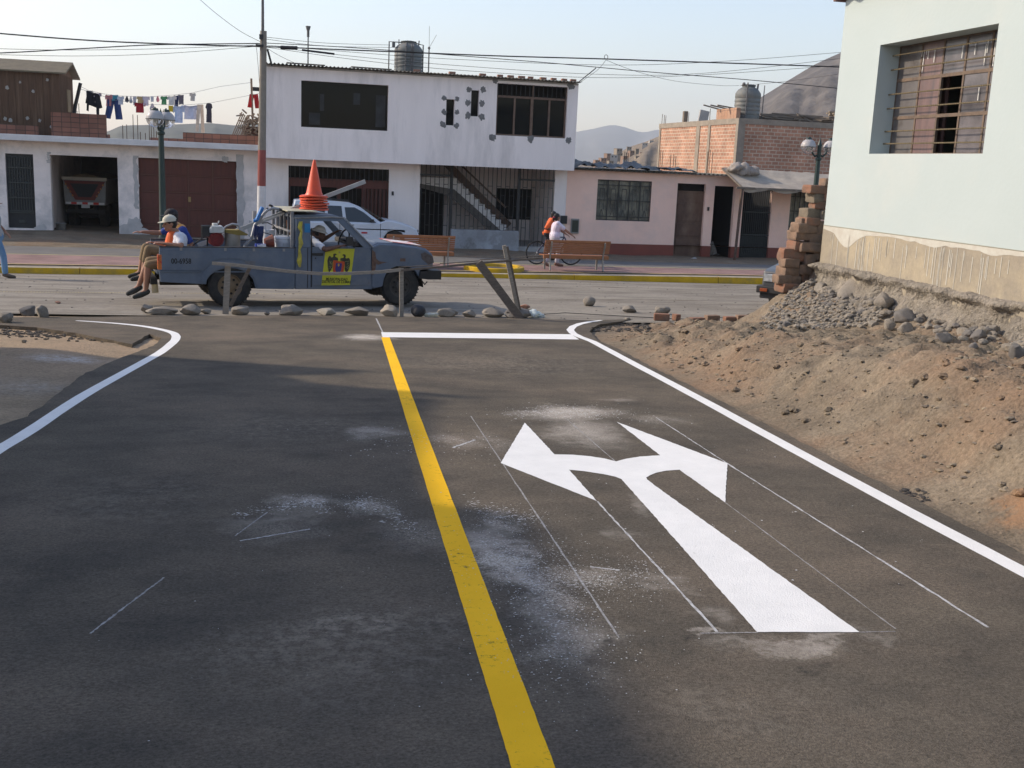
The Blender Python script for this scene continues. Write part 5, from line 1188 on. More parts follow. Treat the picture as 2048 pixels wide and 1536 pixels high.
for k, (pts, lb) in enumerate([([(-50, 96, 32), (120, 100, 32), (300, 98, 31.5), (522, 90, 31)], 'thin cable left of the pole just under the black one'), ([(-50, 108, 32), (150, 112, 32), (330, 107, 31.5), (522, 92, 31)], 'lowest thin cable left of the pole'),
     ([(530, 74, 31), (650, 86, 33), (780, 90, 36)], 'thin top wire from the pole to the water tank pipe'), ([(530, 78, 31), (650, 92, 33), (800, 95, 36)], 'second thin wire from the pole to the water tank'),
     ([(530, 90, 31), (700, 104, 31), (900, 118, 31), (1210, 130, 31), (1440, 123, 31), (1690, 104, 31)], 'thin wire that rises again to the right edge above the hill'), ([(530, 92, 31), (700, 112, 31), (900, 130, 31), (1180, 148, 31), (1400, 147, 31), (1690, 116, 31)], 'thin wire dipping lowest over the pink house then rising to the hill'),
     ([(530, 94, 31), (700, 118, 31), (900, 139, 31), (1180, 155, 31), (1400, 150, 31), (1690, 130, 31)], 'lowest of the thin wires right of the tank'), ([(390, -10, 31), (430, 25, 31), (480, 62, 31), (522, 84, 31)], 'wire descending from the top of the picture to the pole'),
     ([(530, 94, 31), (560, 112, 33), (600, 131, 35)], 'short wire curving from the pole down to the corrugated roof'), ([(1212, 120, 29), (1270, 142, 33), (1350, 162, 38), (1440, 171, 42), (1478, 171, 44)], 'thin wire from the loop on the thick cable to the grey tank'), ([(1212, 120, 29), (1195, 140, 32), (1160, 165, 35)], 'short wire from the loop down to the white house corner'), ([(1480, 171, 44), (1560, 164, 40), (1680, 148, 34)], 'thin wire going right from the grey tank over the hill'), ([(513, 95, 31), (517, 140, 33), (519, 172, 35)], 'thin drop wire left of the pole')]):
    cable(pts, .006, lb)
m = MB(); q0 = at(700-138, 95, 30.9); q1 = at(594, 96, 30.7); m.tube([q0, q1], .05, 8); q2 = at(604, 100, 32); q3 = at(669, 108, 32); m.tube([q2, q3], .03, 6); single(m, 'cable_splice', CB, 'thick black splice sleeves on the cables right of the pole', 'cable joint')
m = MB(); q = at(1212, 118, 29); m.tube([(q.x+.05*math.cos(t), 29, q.z+.05+.06*math.sin(t)) for t in np.linspace(0, 6.3, 14)], .008, 5); single(m, 'wire_loop', CB, 'small wire loop tied on the thick cable above the pink house', 'wire')

LG = M('lamp_green', (.006, .024, .019), (.010, .03, .025), 6, .45, spec=.5)
LW = M('globe_white', (.42, .40, .39), (.34, .32, .31), 4, .4)
LC = M('globe_clear', (.75, .75, .78), rough=.08, trans=.85, alpha=.55)
def lamp(px, pyb, pyt, Y, axis, label):
    b = at(px, pyb, Y); z0 = zb(b.x, Y); zt_ = at(px, pyt, Y).z; H_ = zt_-z0
    t = thing('street_lamp', label, 'street lamp', (b.x, Y, z0), group='green double globe street lamps')
    m = MB(); m.lathe([(0, 0), (.16, 0), (.16, .12), (.11, .2), (.11, .7), (.085, .78), (.075, H_*.55), (.062, H_-.45), (.09, H_-.42), (.09, H_-.38), (.055, H_-.35), (.055, H_-.05), (.07, H_-.04), (.04, H_+.05), (0, H_+.18)], (0, 0, 0), 20); m.build('post', LG, t, local=True, smooth=True, auto=40)
    for s in (-1, 1):
        dx, dy = (s, 0) if axis == 'x' else (s*.3, s*.95)
        def P(r, z): return (dx*r, dy*r, H_+z)
        m = MB(); m.tube([P(.04, -.3), P(.12, -.33), P(.2, -.25), P(.23, -.05), P(.27, .12), P(.34, .18)], [.03, .03, .028, .025, .025, .02], 8); m.lathe([(0, .16), (.07, .16), (.09, .1), (0, .09)], P(.34, 0), 14); m.build('arm', LG, t, local=True, smooth=True)
        c = P(.34, -.08); r = .205
        m = MB(); m.lathe([(r*math.sin(a), r*math.cos(a)) for a in np.linspace(.05, math.pi/2, 9)], c, 22); m.lathe([(r+.008, .008), (r+.012, 0), (r+.008, -.012)], c, 22); g_ = m.build('globe', [LW], t, local=True, smooth=True)
        m = MB(); m.lathe([(r*math.sin(a), r*math.cos(a)) for a in np.linspace(math.pi/2+.06, math.pi-.02, 9)], c, 22); m.build('lower_bowl', LC, g_, local=True, smooth=True)
        m = MB(); m.lathe([(r+.006, -.012), (r+.014, -.002), (r+.006, .008)], c, 22); m.build('rim', LG, g_, local=True, smooth=True)
        m = MB(); m.lathe([(0, .05), (.06, .05), (.055, -.08), (.02, -.12), (0, -.12)], c, 12); m.build('bulb', M('bulb', (.6, .58, .5), rough=.2), g_, local=True, smooth=True)
lamp(328, 545, 232, 27.75, 'y', 'dark green double globe street lamp behind the rear of the blue pickup')
lamp(1615, 545, 287, 27.9, 'x', 'dark green double globe street lamp beside the stacked bricks on the right')

# ------------------------------------------------------------------ benches, planter ring
OW = M('bench_wood', (.34, .135, .05), (.26, .10, .04), 5, .5, .2, 40, st=(1, 9, 9), spec=.4)
BC = M('bench_cast', (.34, .31, .27), (.26, .235, .20), 10, .5, metal=.3)
def bench(px0, px1, pyt, Y, label):
    a = at(px0, pyt, Y); b = at(px1, pyt+2, Y); W = b.x-a.x; z0 = zb(a.x, Y)
    t = thing('park_bench', label, 'bench', ((a.x+b.x)/2, Y, z0), group='slatted park benches')
    h = W/2; H_ = a.z-z0
    for i in range(8):
        z = H_-.03-i*(H_-.48)/8; y = -.02+.018*i
        m = MB(); th_ = .05 if i == 0 else .026; m.box(-h, h, y, y+.03, z-th_, z+.012); m.build('back_slat', OW, t, local=True, bevel=.005)
    for i in range(6):
        m = MB(); y = .17+i*.075; m.box(-h-.0, h, y, y+.06, .40-.004*i, .43-.004*i); m.build('seat_slat', OW, t, local=True, bevel=.005)
    m = MB(); m.box(-h, h, .09, .165, .33, .425); m.build('seat_slat', OW, t, local=True, bevel=.008)
    for s in (-1, 1):
        m = MB(); x = s*(h-.17)
        p = [(x, -.045, H_-.06), (x, -.03, H_*.8), (x, .01, .6), (x, .08, .42), (x, .09, .3), (x, .06, .15), (x, .0, .02)]
        for q0, q1 in zip(p, p[1:]): m.beam(q0, q1, .055, .035, 0, (1, 0, 0))
        p = [(x, .08, .36), (x, .4, .34), (x, .6, .36), (x, .62, .2), (x, .6, 0)]
        for q0, q1 in zip(p, p[1:]): m.beam(q0, q1, .04, .05, 0, (1, 0, 0))
        m.build('leg', BC, t, local=True, bevel=.006)
bench(774, 911, 467, 28.25, 'slatted orange wood bench just behind the bonnet of the blue pickup')
bench(1091, 1222, 478, 27.95, 'slatted orange wood bench in front of the walking woman')
c = at(988, 536, 28.0); z = zb(c.x, 28.0)
m = MB(); r0, r1 = .80, .68; m.lathe([(r0, -.05), (r0, .10), (r0-.015, .115), (r1+.015, .115), (r1, .10), (r1, -.05)], (c.x, 28.0, z), 40); 
single(m, 'planter_ring', YEL, 'round yellow kerb ring of an empty tree pit beside the benches', 'planter', smooth=True, auto=40)
m = MB(); m.lathe([(r1, .03), (.3, .05), (0, .045)], (c.x, 28.0, z), 30); tag(m.build('planter_soil', GREYDIRT), 'bare soil in the round tree pit', 'soil', kind='stuff')

# ------------------------------------------------------------------ laundry
LY = 38.0
def lz(a, b): return (160+a/5.389, 170+b/5.389)
def wpt(p): return at(p[0], p[1], LY)
def gar(kind, x0, x1, y0, y1):
    w_, h_ = x1-x0, y1-y0
    U = {'shirt': [(.18, 0), (.38, .06), (.62, .06), (.82, 0), (1.0, .12), (.98, .42), (.82, .36), (.84, 1), (.14, .98), (.18, .36), (.02, .44), (0, .12)],
         'trousers': [(.18, 0), (.85, 0), (1, 1), (.62, 1), (.52, .25), (.34, .97), (0, .92)],
         'cloth': [(0, 0), (.5, .04), (1, 0), (.95, 1), (.6, .93), (.1, 1)],
         'dress': [(.15, .02), (.3, 0), (.7, 0), (.9, .03), (1, .22), (.85, .28), (.92, 1), (.12, .97), (.18, .28), (0, .22)],
         'drop': [(.3, 0), (.6, 0), (1, .7), (.6, 1), (.1, .85), (0, .5)],
         'skirt': [(.1, 0), (.75, .2), (.85, .3), (1, .95), (.83, 1), (.82, 1.35), (.66, 1.35), (.65, .95), (.22, .8), (.2, 1.15), (.06, 1.1), (.08, .72), (0, .7)]}[kind]
    return [(x0+u*w_, y0+v*h_) for u, v in U]
LA = [('skirt', 60, 240, 58, 255, (.02, .02, .025), 'black skirt with dangling ties, leftmost on the washing line'), ('cloth', 65, 135, 60, 170, (.33, .36, .33), 'grey green cloth pinned over the black skirt'), ('shirt', 150, 230, 82, 190, (.55, .45, .48), 'pale pink top beside the black skirt'),
      ('shirt', 268, 352, 103, 228, (.55, .22, .22), 'coral pink shirt left of the turquoise one'), ('cloth', 335, 412, 105, 172, (.08, .33, .42), 'turquoise patterned cloth above the jeans'), ('trousers', 262, 458, 150, 372, (.045, .07, .18), 'dark blue jeans hanging spread like an A'),
      ('shirt', 402, 478, 120, 212, (.58, .6, .66), 'white speckled top right of the turquoise cloth'), ('drop', 485, 528, 122, 190, (.06, .06, .07), 'small black and white underwear'), ('drop', 528, 568, 122, 200, (.4, .4, .44), 'small grey striped piece in the middle of the line'), ('cloth', 570, 606, 122, 218, (.5, .5, .55), 'narrow whitish cloth left of the beige shirt'),
      ('shirt', 608, 702, 122, 200, (.50, .36, .18), 'beige shirt in the middle of the line'), ('shirt', 585, 708, 188, 300, (.33, .02, .03), 'dark red shirt hanging below the beige one'), ('shirt', 672, 752, 122, 224, (.58, .52, .58), 'white blouse right of the beige shirt'), ('cloth', 760, 796, 120, 184, (.55, .55, .58), 'small white cloth alone left of the lamp'),
      ('drop', 818, 857, 118, 186, (.5, .18, .22), 'small pink and white piece just left of the lamp'), ('drop', 755, 815, 200, 300, (.45, .4, .42), 'white teardrop shaped piece on the lower line'), ('drop', 762, 806, 280, 338, (.45, .05, .03), 'red tip of cloth below the white teardrop piece'), ('shirt', 865, 946, 118, 215, (.08, .26, .12), 'green shirt straight above the lamp globes'),
      ('shirt', 940, 1042, 118, 218, (.58, .57, .55), 'white shirt above and right of the lamp globes'), ('cloth', 1010, 1062, 110, 250, (.03, .04, .10), 'navy cloth right of the lamp'), ('cloth', 1060, 1118, 104, 212, (.10, .10, .13), 'dark grey cloth with a red patch beside the navy one'), ('cloth', 955, 1005, 222, 292, (.5, .38, .03), 'yellow cloth right behind the lamp globe'),
      ('shirt', 1000, 1130, 220, 410, (.42, .5, .66), 'light blue shirt hanging from the lower line'), ('shirt', 1095, 1290, 218, 372, (.52, .55, .66), 'large pale white tee shirt on the lower line'), ('trousers', 1246, 1345, 212, 515, (.58, .48, .38), 'long cream trousers on the lower line'), ('dress', 1352, 1428, 198, 410, (.04, .04, .06), 'dark dress, last on the lower line'),
      ('shirt', 1180, 1248, 84, 172, (.45, .45, .44), 'small grey shirt alone on the right of the upper line'), ('trousers', 1805, 1938, 98, 252, (.33, .015, .02), 'red trousers hanging beside the utility pole')]
for k, (kd, x0, x1, y0, y1, c, lb) in enumerate(LA):
    pg_ = [wpt(lz(*p)) for p in gar(kd, x0, x1, y0, y1)]
    bm = bmesh.new(); yy = LY+.02*(k % 3)-(.06 if y0 > 185 else 0)
    tri = tessellate_polygon([[Vector((p.x, p.z, 0)) for p in pg_]]); vs = [bm.verts.new((p.x, yy, p.z)) for p in pg_]
    for t in tri: bm.faces.new([vs[i] for i in t])
    bmesh.ops.subdivide_edges(bm, edges=bm.edges, cuts=3, use_grid_fill=True)
    for v in bm.verts: v.co.y += .035*math.sin(v.co.x*22+k)+.02*noise.noise(v.co*6); v.co.x += .008*noise.noise(v.co*9)
    r_ = bmesh.ops.solidify(bm, geom=bm.faces[:], thickness=.008)
    me = bpy.data.meshes.new('garment'); bm.verts.ensure_lookup_table(); c0 = bm.verts[0].co.copy(); bmesh.ops.translate(bm, verts=bm.verts, vec=-c0); bm.to_mesh(me); bm.free()
    nm = {'shirt': 'shirt', 'trousers': 'trousers', 'cloth': 'cloth', 'dress': 'dress', 'drop': 'small_garment', 'skirt': 'skirt'}[kd]
    me.materials.append(M('cloth_%d' % k, c, tuple(q*.78 for q in c), 9, .9)); o = bpy.data.objects.new(nm, me); COL.objects.link(o); o.location = c0
    tag(o, lb, 'laundry', 'washing hanging on the roof of the garage house')
def wire(pts, r, label, nm='washing_line', cat='washing line'):
    m = MB(); m.tube([wpt(p) for p in pts], r, 5); return single(m, nm, M('line', (.3, .3, .32), rough=.8), label, cat)
wire([(161, 173), (178, 181), (206, 187.5), (240, 192), (300, 193.5), (346, 190), (383, 186), (440, 173), (502, 165)], .006, 'upper washing line sagging between two roof posts')
wire([(161, 178), (230, 200), (300, 209), (370, 210), (420, 206), (503, 190), (524, 186)], .006, 'lower washing line on the garage house roof')
for pts, r, lb in [([(146, 245), (151, 210), (161, 166)], .055, 'thick dark slanting washing line post beside the shack'), ([(142, 240), (150, 205), (158, 175)], .03, 'thinner leaning stick beside the dark washing line post'), ([(506, 280), (505, 230), (502.5, 157)], .035, 'grey washing line post next to the red trousers')]:
    m = MB(); m.tube([wpt(p) for p in pts], r, 8); single(m, 'line_post', WOODG if r < .05 else BLACKMET, lb, 'post')
m = MB(); rn = random.Random(8)
for i in range(60):
    a = at(rn.uniform(484, 524), rn.uniform(226, 268), 37.6); m.beam(a, a+Vector((rn.uniform(-.3, .3), rn.uniform(-.1, .3), rn.uniform(-.15, .15))), .05, .04)
for i in range(6): m.beam(at(464+i*4, 272, 37.4), at(484+i*3, 224+i*3, 37.5), .035, .03)
tag(m.build('scrap_wood_pile', WOODG), 'heap of scrap sticks on the roof beside the utility pole', 'scrap wood', kind='stuff')
m = MB(); a = at(484, 252, 37.8); b = at(524, 276, 37.8); m.box(a.x, b.x+.2, 37.8, 38.3, b.z-.1, a.z); single(m, 'rusty_drum', M('rust_sheet', (.13, .06, .04), (.09, .05, .04), 5, .8), 'rusty brown sheet metal bin under the scrap sticks', 'bin', bevel=.02)

# ------------------------------------------------------------------ barricade and stones
BYY = 16.15
def bt(px, py, Y=BYY): return at(px, py, Y)
def plank(p, q, w_, h_, label, nm='plank', cat='plank', mat=WOODG, grp=None, up=(0, 1, 0)):
    m = MB(); n = max(2, len(p)) if isinstance(p, list) else 2
    P = p if isinstance(p, list) else [p, q]
    for a, b in zip(P, P[1:]): m.beam(a, b, w_, h_, 0, up)
    return single(m, nm, mat, label, cat, grp)
def gpt(px, py): g_ = gp(px, py); return g_
PW_ = M('pale_plank', (.34, .30, .25), (.24, .21, .175), 5, .85, .5, 30, st=(3, 3, 12)); PD = M('dark_plank', (.17, .14, .115), (.11, .09, .075), 5, .85, .5, 30, st=(3, 3, 12))
bar = gpt(452, 628); Yb = bar.y
plank(bt(451, 629, Yb), bt(456, 527, Yb), .085, .03, 'upright pale plank carrying the left end of the long slat', 'barricade_post', 'barricade', PW_)
plank(bt(461, 612, Yb+.05), bt(501, 533, Yb+.05), .05, .03, 'slanting brace nailed behind the left barricade post', 'barricade_brace', 'barricade', PD)
pts = [(424, 526.5), (470, 530), (520, 536), (580, 543), (640, 547.5), (700, 547), (760, 544), (802, 539.5)]
m = MB(); Pp = [bt(x, y, Yb-.06) for x, y in pts]
for a, b in zip(Pp, Pp[1:]): m.beam(a, b, .02, .045, 0)
single(m, 'long_lath', PW_, 'long sagging slat across the door of the blue pickup', 'barricade')
m = MB(); Pp = [bt(798, 541, Yb-.03), bt(880, 534, Yb), bt(960, 526, Yb), bt(1050, 519, Yb+.05), bt(1085, 516.5, Yb+.05)]
for a, b in zip(Pp, Pp[1:]): m.beam(a, b, .03, .03, 0); m.beam(a+Vector((0, .03, .045)), b+Vector((0, .03, .03)), .02, .012, 0)
single(m, 'long_lath', PD, 'split slat rising from the middle post past the leaning planks', 'barricade')
plank(bt(803, 635, Yb), bt(803, 537, Yb), .06, .04, 'short upright post in the middle of the barricade', 'barricade_post', 'barricade', PW_)
plank(bt(1042, 639, Yb-.08), bt(957, 525, Yb-.02), .12, .05, 'thick dark board leaning to the left at the right end of the barricade', 'barricade_board', 'barricade', PD)
m = MB(); m.beam(bt(1036, 625, Yb+.06), bt(1008, 491, Yb+.06), .055, .03, 0, (0, 1, 0)); single(m, 'barricade_post', PW_, 'tall pale leaning stick, the taller of the pair at the right end', 'barricade')
m = MB(); m.beam(bt(1040, 622, Yb+.10), bt(1014, 493, Yb+.10), .04, .03, 0, (0, 1, 0)); single(m, 'barricade_post', PD, 'dark stick right behind the tall pale leaning one', 'barricade')
rocks = [(-6, 22, 624, 649, 'grey block shaped stone cut by the left edge of the view', STN), (38, 68, 613, 633, 'dark angular stone, second from the left edge', STN2), (70, 98, 611, 638, 'tall pale wedge stone standing right of the dark one', STN),
 (281, 303, 611, 628, 'small pale stone touching the left of a long flat one', STN), (296, 354, 612, 631, 'long flat stone below the feet of the seated man', STN), (362, 402, 612, 632, 'humped grey stone just left of a tiny one', STN), (399, 421, 618, 630, 'small low stone between the humped stone and the left post', STN),
 (465, 497, 612, 632, 'rounded stone right of the left barricade post', STN), (529, 541, 625, 633, 'tiny stone under the rear of the pickup door', STN2), (557, 571, 622, 632, 'little stone touching the left of a big rounded rock', STN), (564, 608, 610, 634, 'big rounded rock below the rear cab of the pickup', STN),
 (631, 673, 616, 633, 'pale rough stone with a notched top', M('pale_rough', (.36, .32, .26), (.28, .25, .2), 6, .95, .8, 30)), (692, 741, 614, 633, 'brown grey stone with a rounded right end below the door', STN), (765, 799, 611, 636, 'squared block leaning on the middle post', M('tan_block', (.35, .30, .235), (.27, .235, .19), 5, .95, .5, 30)), (838, 853, 615, 632, 'pale rock behind the black round one', STN),
 (877, 915, 617, 635, 'egg shaped stone with a light top', STN), (927, 953, 622, 636, 'small brown stone left of a flat rectangular one', STN), (967, 1012, 619, 636, 'flat rectangular stone near the leaning planks', STN), (1014, 1060, 617, 637, 'wide round stone pinned under the thick leaning board', STN2)]
for k, (x0, x1, y0, y1, lb, mt) in enumerate(rocks):
    g_ = gpt((x0+x1)/2, y1-1.0); dd = (g_-Vector(CAM)).dot(Vector(_f)); s = dd/F; w_ = (x1-x0)*s; h_ = (y1-y0)*s
    m = MB(); m.rock((g_.x, g_.y+.08, g_.z+h_*.43), (w_*1.14, min(w_, .32), h_*1.14), 60+k*3, sub=3, am=.34, rot=rn.uniform(-.25, .25))
    for i, v in enumerate(m.v):
        if v[2] < g_.z-.01: m.v[i] = (v[0], v[1], g_.z-.01)
    single(m, 'stone', mt, lb, 'stone', 'stones lined up along the barricade', smooth=True, auto=16)
m = MB(); g_ = gpt(837, 635); m.rock((g_.x, g_.y+.05, g_.z+.095), (.22, .22, .20), 4, sub=3, am=.1, flat=False); single(m, 'stone', M('black_stone', (.03, .032, .036), (.05, .05, .055), 6, .6), 'black round lump right of the middle barricade post', 'stone', smooth=True)
for k, (x0, x1, y0, y1, lb, mt, f_) in enumerate([(1168, 1191, 593, 613, 'ball shaped stone alone on the street', STN, zs), (1246, 1276, 612, 626, 'flat pointed stone on the street left of the brick row', STN, zs), (1309, 1342, 610, 629, 'tilted pale stone right behind the orange brick', STN, zs), (108, 120, 603, 608, 'small brick chip lying on the street at the left', RB, zs), (1250, 1262, 635, 641, 'small pale stone at the tip of the asphalt edge', STN, zs), (1041, 1062, 609, 619, 'brick half hidden behind the round stone under the leaning board', RB, zs), (1380, 1396, 519-4, 524, 'loose slab lying on the ground before the brown door', CEM, zb)]):
    g_ = gp((x0+x1)/2, y1-.5, f_) if f_ is zs else at((x0+x1)/2, y1, 34.6); dd = (g_-Vector(CAM)).dot(Vector(_f)); s = dd/F; w_ = (x1-x0)*s; h_ = (y1-y0)*s
    m = MB(); m.rock((g_.x, g_.y+.05, g_.z+h_*.45), (w_*1.08, min(w_, .4), h_*1.08), 130+k, sub=3, am=.12 if k == 0 else .25, flat=k != 0); single(m, 'stone' if mt is not RB else 'brick', mt, lb, 'stone' if mt is not RB else 'brick', smooth=True, auto=16)
for k, (x0, x1, y0, y1, lb) in enumerate([(1310, 1341, 628, 642, 'orange brick under the tilted pale stone'), (1349, 1361, 629, 642, 'brick seen end on, right of the orange one'), (1380, 1412, 636, 645, 'low flat brick in the middle of the brick row'), (1412, 1441, 631, 644, 'pale brick with an upright end, right of the flat one'), (1450, 1473, 634, 644, 'brick left of the last one in the row'), (1474, 1509, 631, 645, 'last brown brick on the right of the row')]):
    g_ = gp((x0+x1)/2, y1, zs); dd = (g_-Vector(CAM)).dot(Vector(_f)); s = dd/F; m = MB(); m.cbox((g_.x, g_.y+.06, g_.z+(y1-y0)*s/2), ((x1-x0)*s, .12, (y1-y0)*s), (0, 0, (k*17 % 9-4)/14))
    single(m, 'brick', [AD[1], AD[1], AD[1], AD[0], AD[1], AD[0]][k], lb, 'brick', 'bricks laid in a row on the edge of the street', bevel=.012)
# bottle and plastic bag
g_ = gpt(858, 634); m = MB(); prof = [(0, 0), (.03, 0), (.036, .01), (.034, .09), (.036, .16), (.03, .19), (.013, .225), (.013, .24)]
T = Matrix.Translation((g_.x+.13, g_.y-.03, g_.z+.036)) @ Matrix.Rotation(-math.pi/2, 4, 'Y') @ Matrix.Rotation(.06, 4, 'X')
bt_ = thing('plastic_bottle', 'clear plastic bottle with a green cap lying by the black lump', 'bottle', (g_.x, g_.y-.03, g_.z))
m.lathe(prof, (0, 0, 0), 16, T=T); m.build('bottle_body', M('bottle', (.62, .66, .62), (.5, .45, .3), 20, .15, alpha=.75), bt_, smooth=True)
m = MB(); m.lathe([(0, .24), (.016, .24), (.016, .262), (0, .262)], (0, 0, 0), 12, T=T); m.build('cap', M('green_cap', (.08, .6, .12), rough=.4), bt_)
g_ = gpt(1068, 635); m = MB(); m.rock((g_.x, g_.y+.02, g_.z+.06), (.2, .16, .15), 5, sub=3, am=.7, flat=False); m.rock((g_.x+.12, g_.y, g_.z+.03), (.14, .1, .06), 9, sub=3, am=.8, flat=False)
single(m, 'plastic_bag', M('bag', (.55, .66, .66), (.7, .75, .76), 12, .2, alpha=.7), 'crumpled clear plastic bag right of the leaning board', 'plastic bag', smooth=True)
P_ = [gp(1075, 632, zs), gp(1130, 628, zs), gp(1200, 632, zs), gp(1290, 637, zs), gp(1380, 641, zs), gp(1480, 636, zs)]
m = MB(); m.tube([p+Vector((0, 0, .02)) for p in P_]+[at(1530, 618, 15.9), at(1575, 585, 15.8)], .006, 5); single(m, 'guide_string', CB, 'thin dark string lying across the corner of the street', 'string')
# ------------------------------------------------------------------ blue pickup
TYAW = math.radians(10); TP = gp(461, 614)
TAX = Vector((math.cos(TYAW), math.sin(TYAW), 0)); TNR = Vector((-math.sin(TYAW), math.cos(TYAW), 0))
def tl(px, py, off=0):
    d = Vector(ray(px, py)); C = Vector(CAM); s = ((TP+TNR*off-C).dot(TNR))/d.dot(TNR); Q = C+d*s-TP
    return Vector((Q.dot(TAX), off, Q.z))
def T1(a, b, off=0): return tl(240+a/4.2675, 300+b/4.2675, off)
def T2(a, b, off=0): return tl(560+a/4.2675, 300+b/4.2675, off)
TW = 1.56
BLUE = M('faded_blue', (.118, .148, .195), (.082, .108, .148), 2.2, .5, .15, 18, c3=(.15, .165, .19), sc3=1.6, spec=.4, det=9)
wear(BLUE, (.13, .085, .06), 5, .80, .92, 1.0)
BLUED = M('dusty_blue', (.12, .15, .20), (.19, .19, .19), 3, .6, c3=(.12, .10, .085), sc3=2)
TYRE = M('tyre', (.022, .022, .023), (.05, .046, .04), 7, .85, .4, 50)
RIMM = M('rim_rust', (.22, .15, .085), (.15, .11, .07), 6, .7)
RIMD = M('rim_dark', (.05, .045, .04), (.08, .07, .06), 6, .75)
DK = M('underbody', (.02, .018, .017), (.035, .03, .026), 6, .9)
tk = thing('pickup_truck', 'battered blue pickup with a crest on its door and tools in its bed', 'pickup truck', TP, TYAW)
# cargo bed
bedp = [(-1.03, .905), (-1.045, .56), (-1.025, .39), (-.37, .35), (-.36, .42), (-.30, .50), (-.2, .565), (-.1, .60), (0, .61), (.1, .60), (.2, .565), (.30, .50), (.36, .42), (.40, .28), (.98, .27), (.995, .30), (.995, .915)]
m = MB(); m.prism(bedp, 0, .05, 0, 'Y', .012); m.prism(bedp, TW-.05, TW, 0, 'Y', .012)
m.box(-1.0, .99, .051, TW-.051, .52, .56, 0); m.box(.94, .99, .051, TW-.051, .561, .9, 0)
for y0 in (.051, TW-.35):
    m.prism([(-.42, .561), (-.36, .68), (-.2, .74), (.2, .74), (.36, .68), (.42, .561)], y0, y0+.3)
m.box(-1.0, .98, -.006, -.0005, .535, .55); 
m.prism([(-.44, .40), (-.40, .54), (-.28, .66), (-.12, .72), (.12, .72), (.28, .66), (.42, .52), (.50, .30), (.42, .29), (.36, .46), (.24, .56), (.1, .615), (-.1, .615), (-.24, .56), (-.34, .47), (-.375, .36)], -.016, .002, 0, 'Y')
up = [(-1.03, .86), (-1.045, .57), (-.46, .565), (-.40, .60), (-.30, .69), (-.14, .75), (.14, .75), (.30, .69), (.42, .60), (.48, .565), (.97, .56), (.97, .86)]
m.prism(up, -.011, .001, 0, 'Y', .004); m.prism([(-1.02, .545), (-.45, .54), (-.45, .555), (-1.02, .56)], -.018, .0, 0, 'Y', .004)
bed = m.build('cargo_bed', [BLUE], tk, local=True, bevel=.008)
m = MB(); m.box(-1.03, 1.0, .0, .06, .906, .925); m.box(-1.03, 1.0, TW-.06, TW, .906, .925); split(m, 'bed_rail', M('rail_dark', (.03, .03, .033), (.10, .09, .08), 8, .6), bed, local=True, bevel=.004)
m = MB(); 
for x in (-.72, -.07, .36, .82): m.box(x-.018, x+.018, -.012, -.001, .862, .905)
split(m, 'rope_hook', M('hook', (.25, .24, .23), rough=.5), bed, local=True)
m = MB(); m.box(-1.06, -1.0, -.014, .07, .575, .80, 0); m.build('tail_lamp', [M('tail_red', (.45, .07, .035), (.5, .16, .05), 4, .25, st=(1, 1, 2), fac=(.45, .5))], bed, local=True, bevel=.006)
m = MB(); m.box(-1.07, -1.0, .06, TW-.06, .50, .56); m.build('tailgate', BLUED, tk, local=True, bevel=.01)
m = MB(); q = T1(1110, 980); m.box(q.x-.08, q.x+.08, -.0145, -.0112, q.z-.06, q.z+.06, 0); m.build('fuel_flap', BLUED, bed, local=True, bevel=.003)
# cab
roofz = T2(200, 560).z+.005; A_top = T2(545, 600); A_bot = T2(760, 820)
xb = 1.0; z_w = .93
lowc = [(1.0, .27), (1.0, z_w), (2.22, z_w), (2.25, .26)]
m = MB()
m.prism(lowc, .0, TW, 0, 'Y', .015)
tin = .10
def yn(z): return tin*(z-z_w)/(roofz-z_w)
# pillars near/far
for s in (0, 1):
    def Y(z, d=0): return (yn(z)+d) if s == 0 else (TW-yn(z)-d)
    def quadp(pts, th=.045):
        vs = [(x, Y(z), z) for x, z in pts]+[(x, Y(z, th), z) for x, z in pts]; n = len(pts)
        m.add(vs, [tuple(range(n)), tuple(range(2*n-1, n-1, -1))]+[(i, (i+1) % n, n+(i+1) % n, n+i) for i in range(n)], 0)
    quadp([(1.0, z_w), (1.25, z_w), (1.25, roofz-.09), (1.04, roofz-.03)])
    quadp([(1.04, roofz-.03), (1.25, roofz-.09), (1.70, roofz-.085), (1.78, roofz-.03)])
    quadp([(1.78, roofz-.03), (1.70, roofz-.085), (2.10, z_w), (2.25, z_w)], .05)
# roof
m.prism([(.96, roofz-.04), (1.02, roofz+.0), (1.4, roofz+.018), (1.66, roofz+.005), (1.80, roofz-.045), (1.72, roofz-.05), (1.0, roofz-.06)], tin-.01, TW-tin+.01, 0, 'Y', .02)
m.box(1.0, 1.03, .12, .2, z_w, roofz-.05); m.box(1.0, 1.03, TW-.2, TW-.12, z_w, roofz-.05); m.box(1.0, 1.03, .2, TW-.2, z_w, z_w+.12)
cab = m.build('cab', BLUE, tk, local=True, bevel=.006)
m = MB()
p = [A_bot+Vector((.03, .06, -.02)), A_bot+Vector((.03, TW-.06, -.02))]
m.add([(2.22, .05, z_w+.01), (2.22, TW-.05, z_w+.01), (1.77, TW-tin-.02, roofz-.06), (1.77, tin+.02, roofz-.06)], [(0, 1, 2, 3)]); 
m.build('windscreen', M('windscreen', (.35, .38, .38), rough=.05, alpha=.32, spec=.6), cab, local=True)
m = MB(); m.tube([(1.80, tin-.02, roofz-.03), (2.02, .02, 1.16), (2.25, -.02, z_w+.01)], .012, 6); m.tube([(.98, tin-.02, roofz-.05), (1.6, tin-.02, roofz-.02), (1.80, tin-.02, roofz-.03)], .012, 6); m.build('roof_gutter', M('worn_edge', (.33, .33, .33), (.2, .2, .2), 9, .5), cab, local=True)
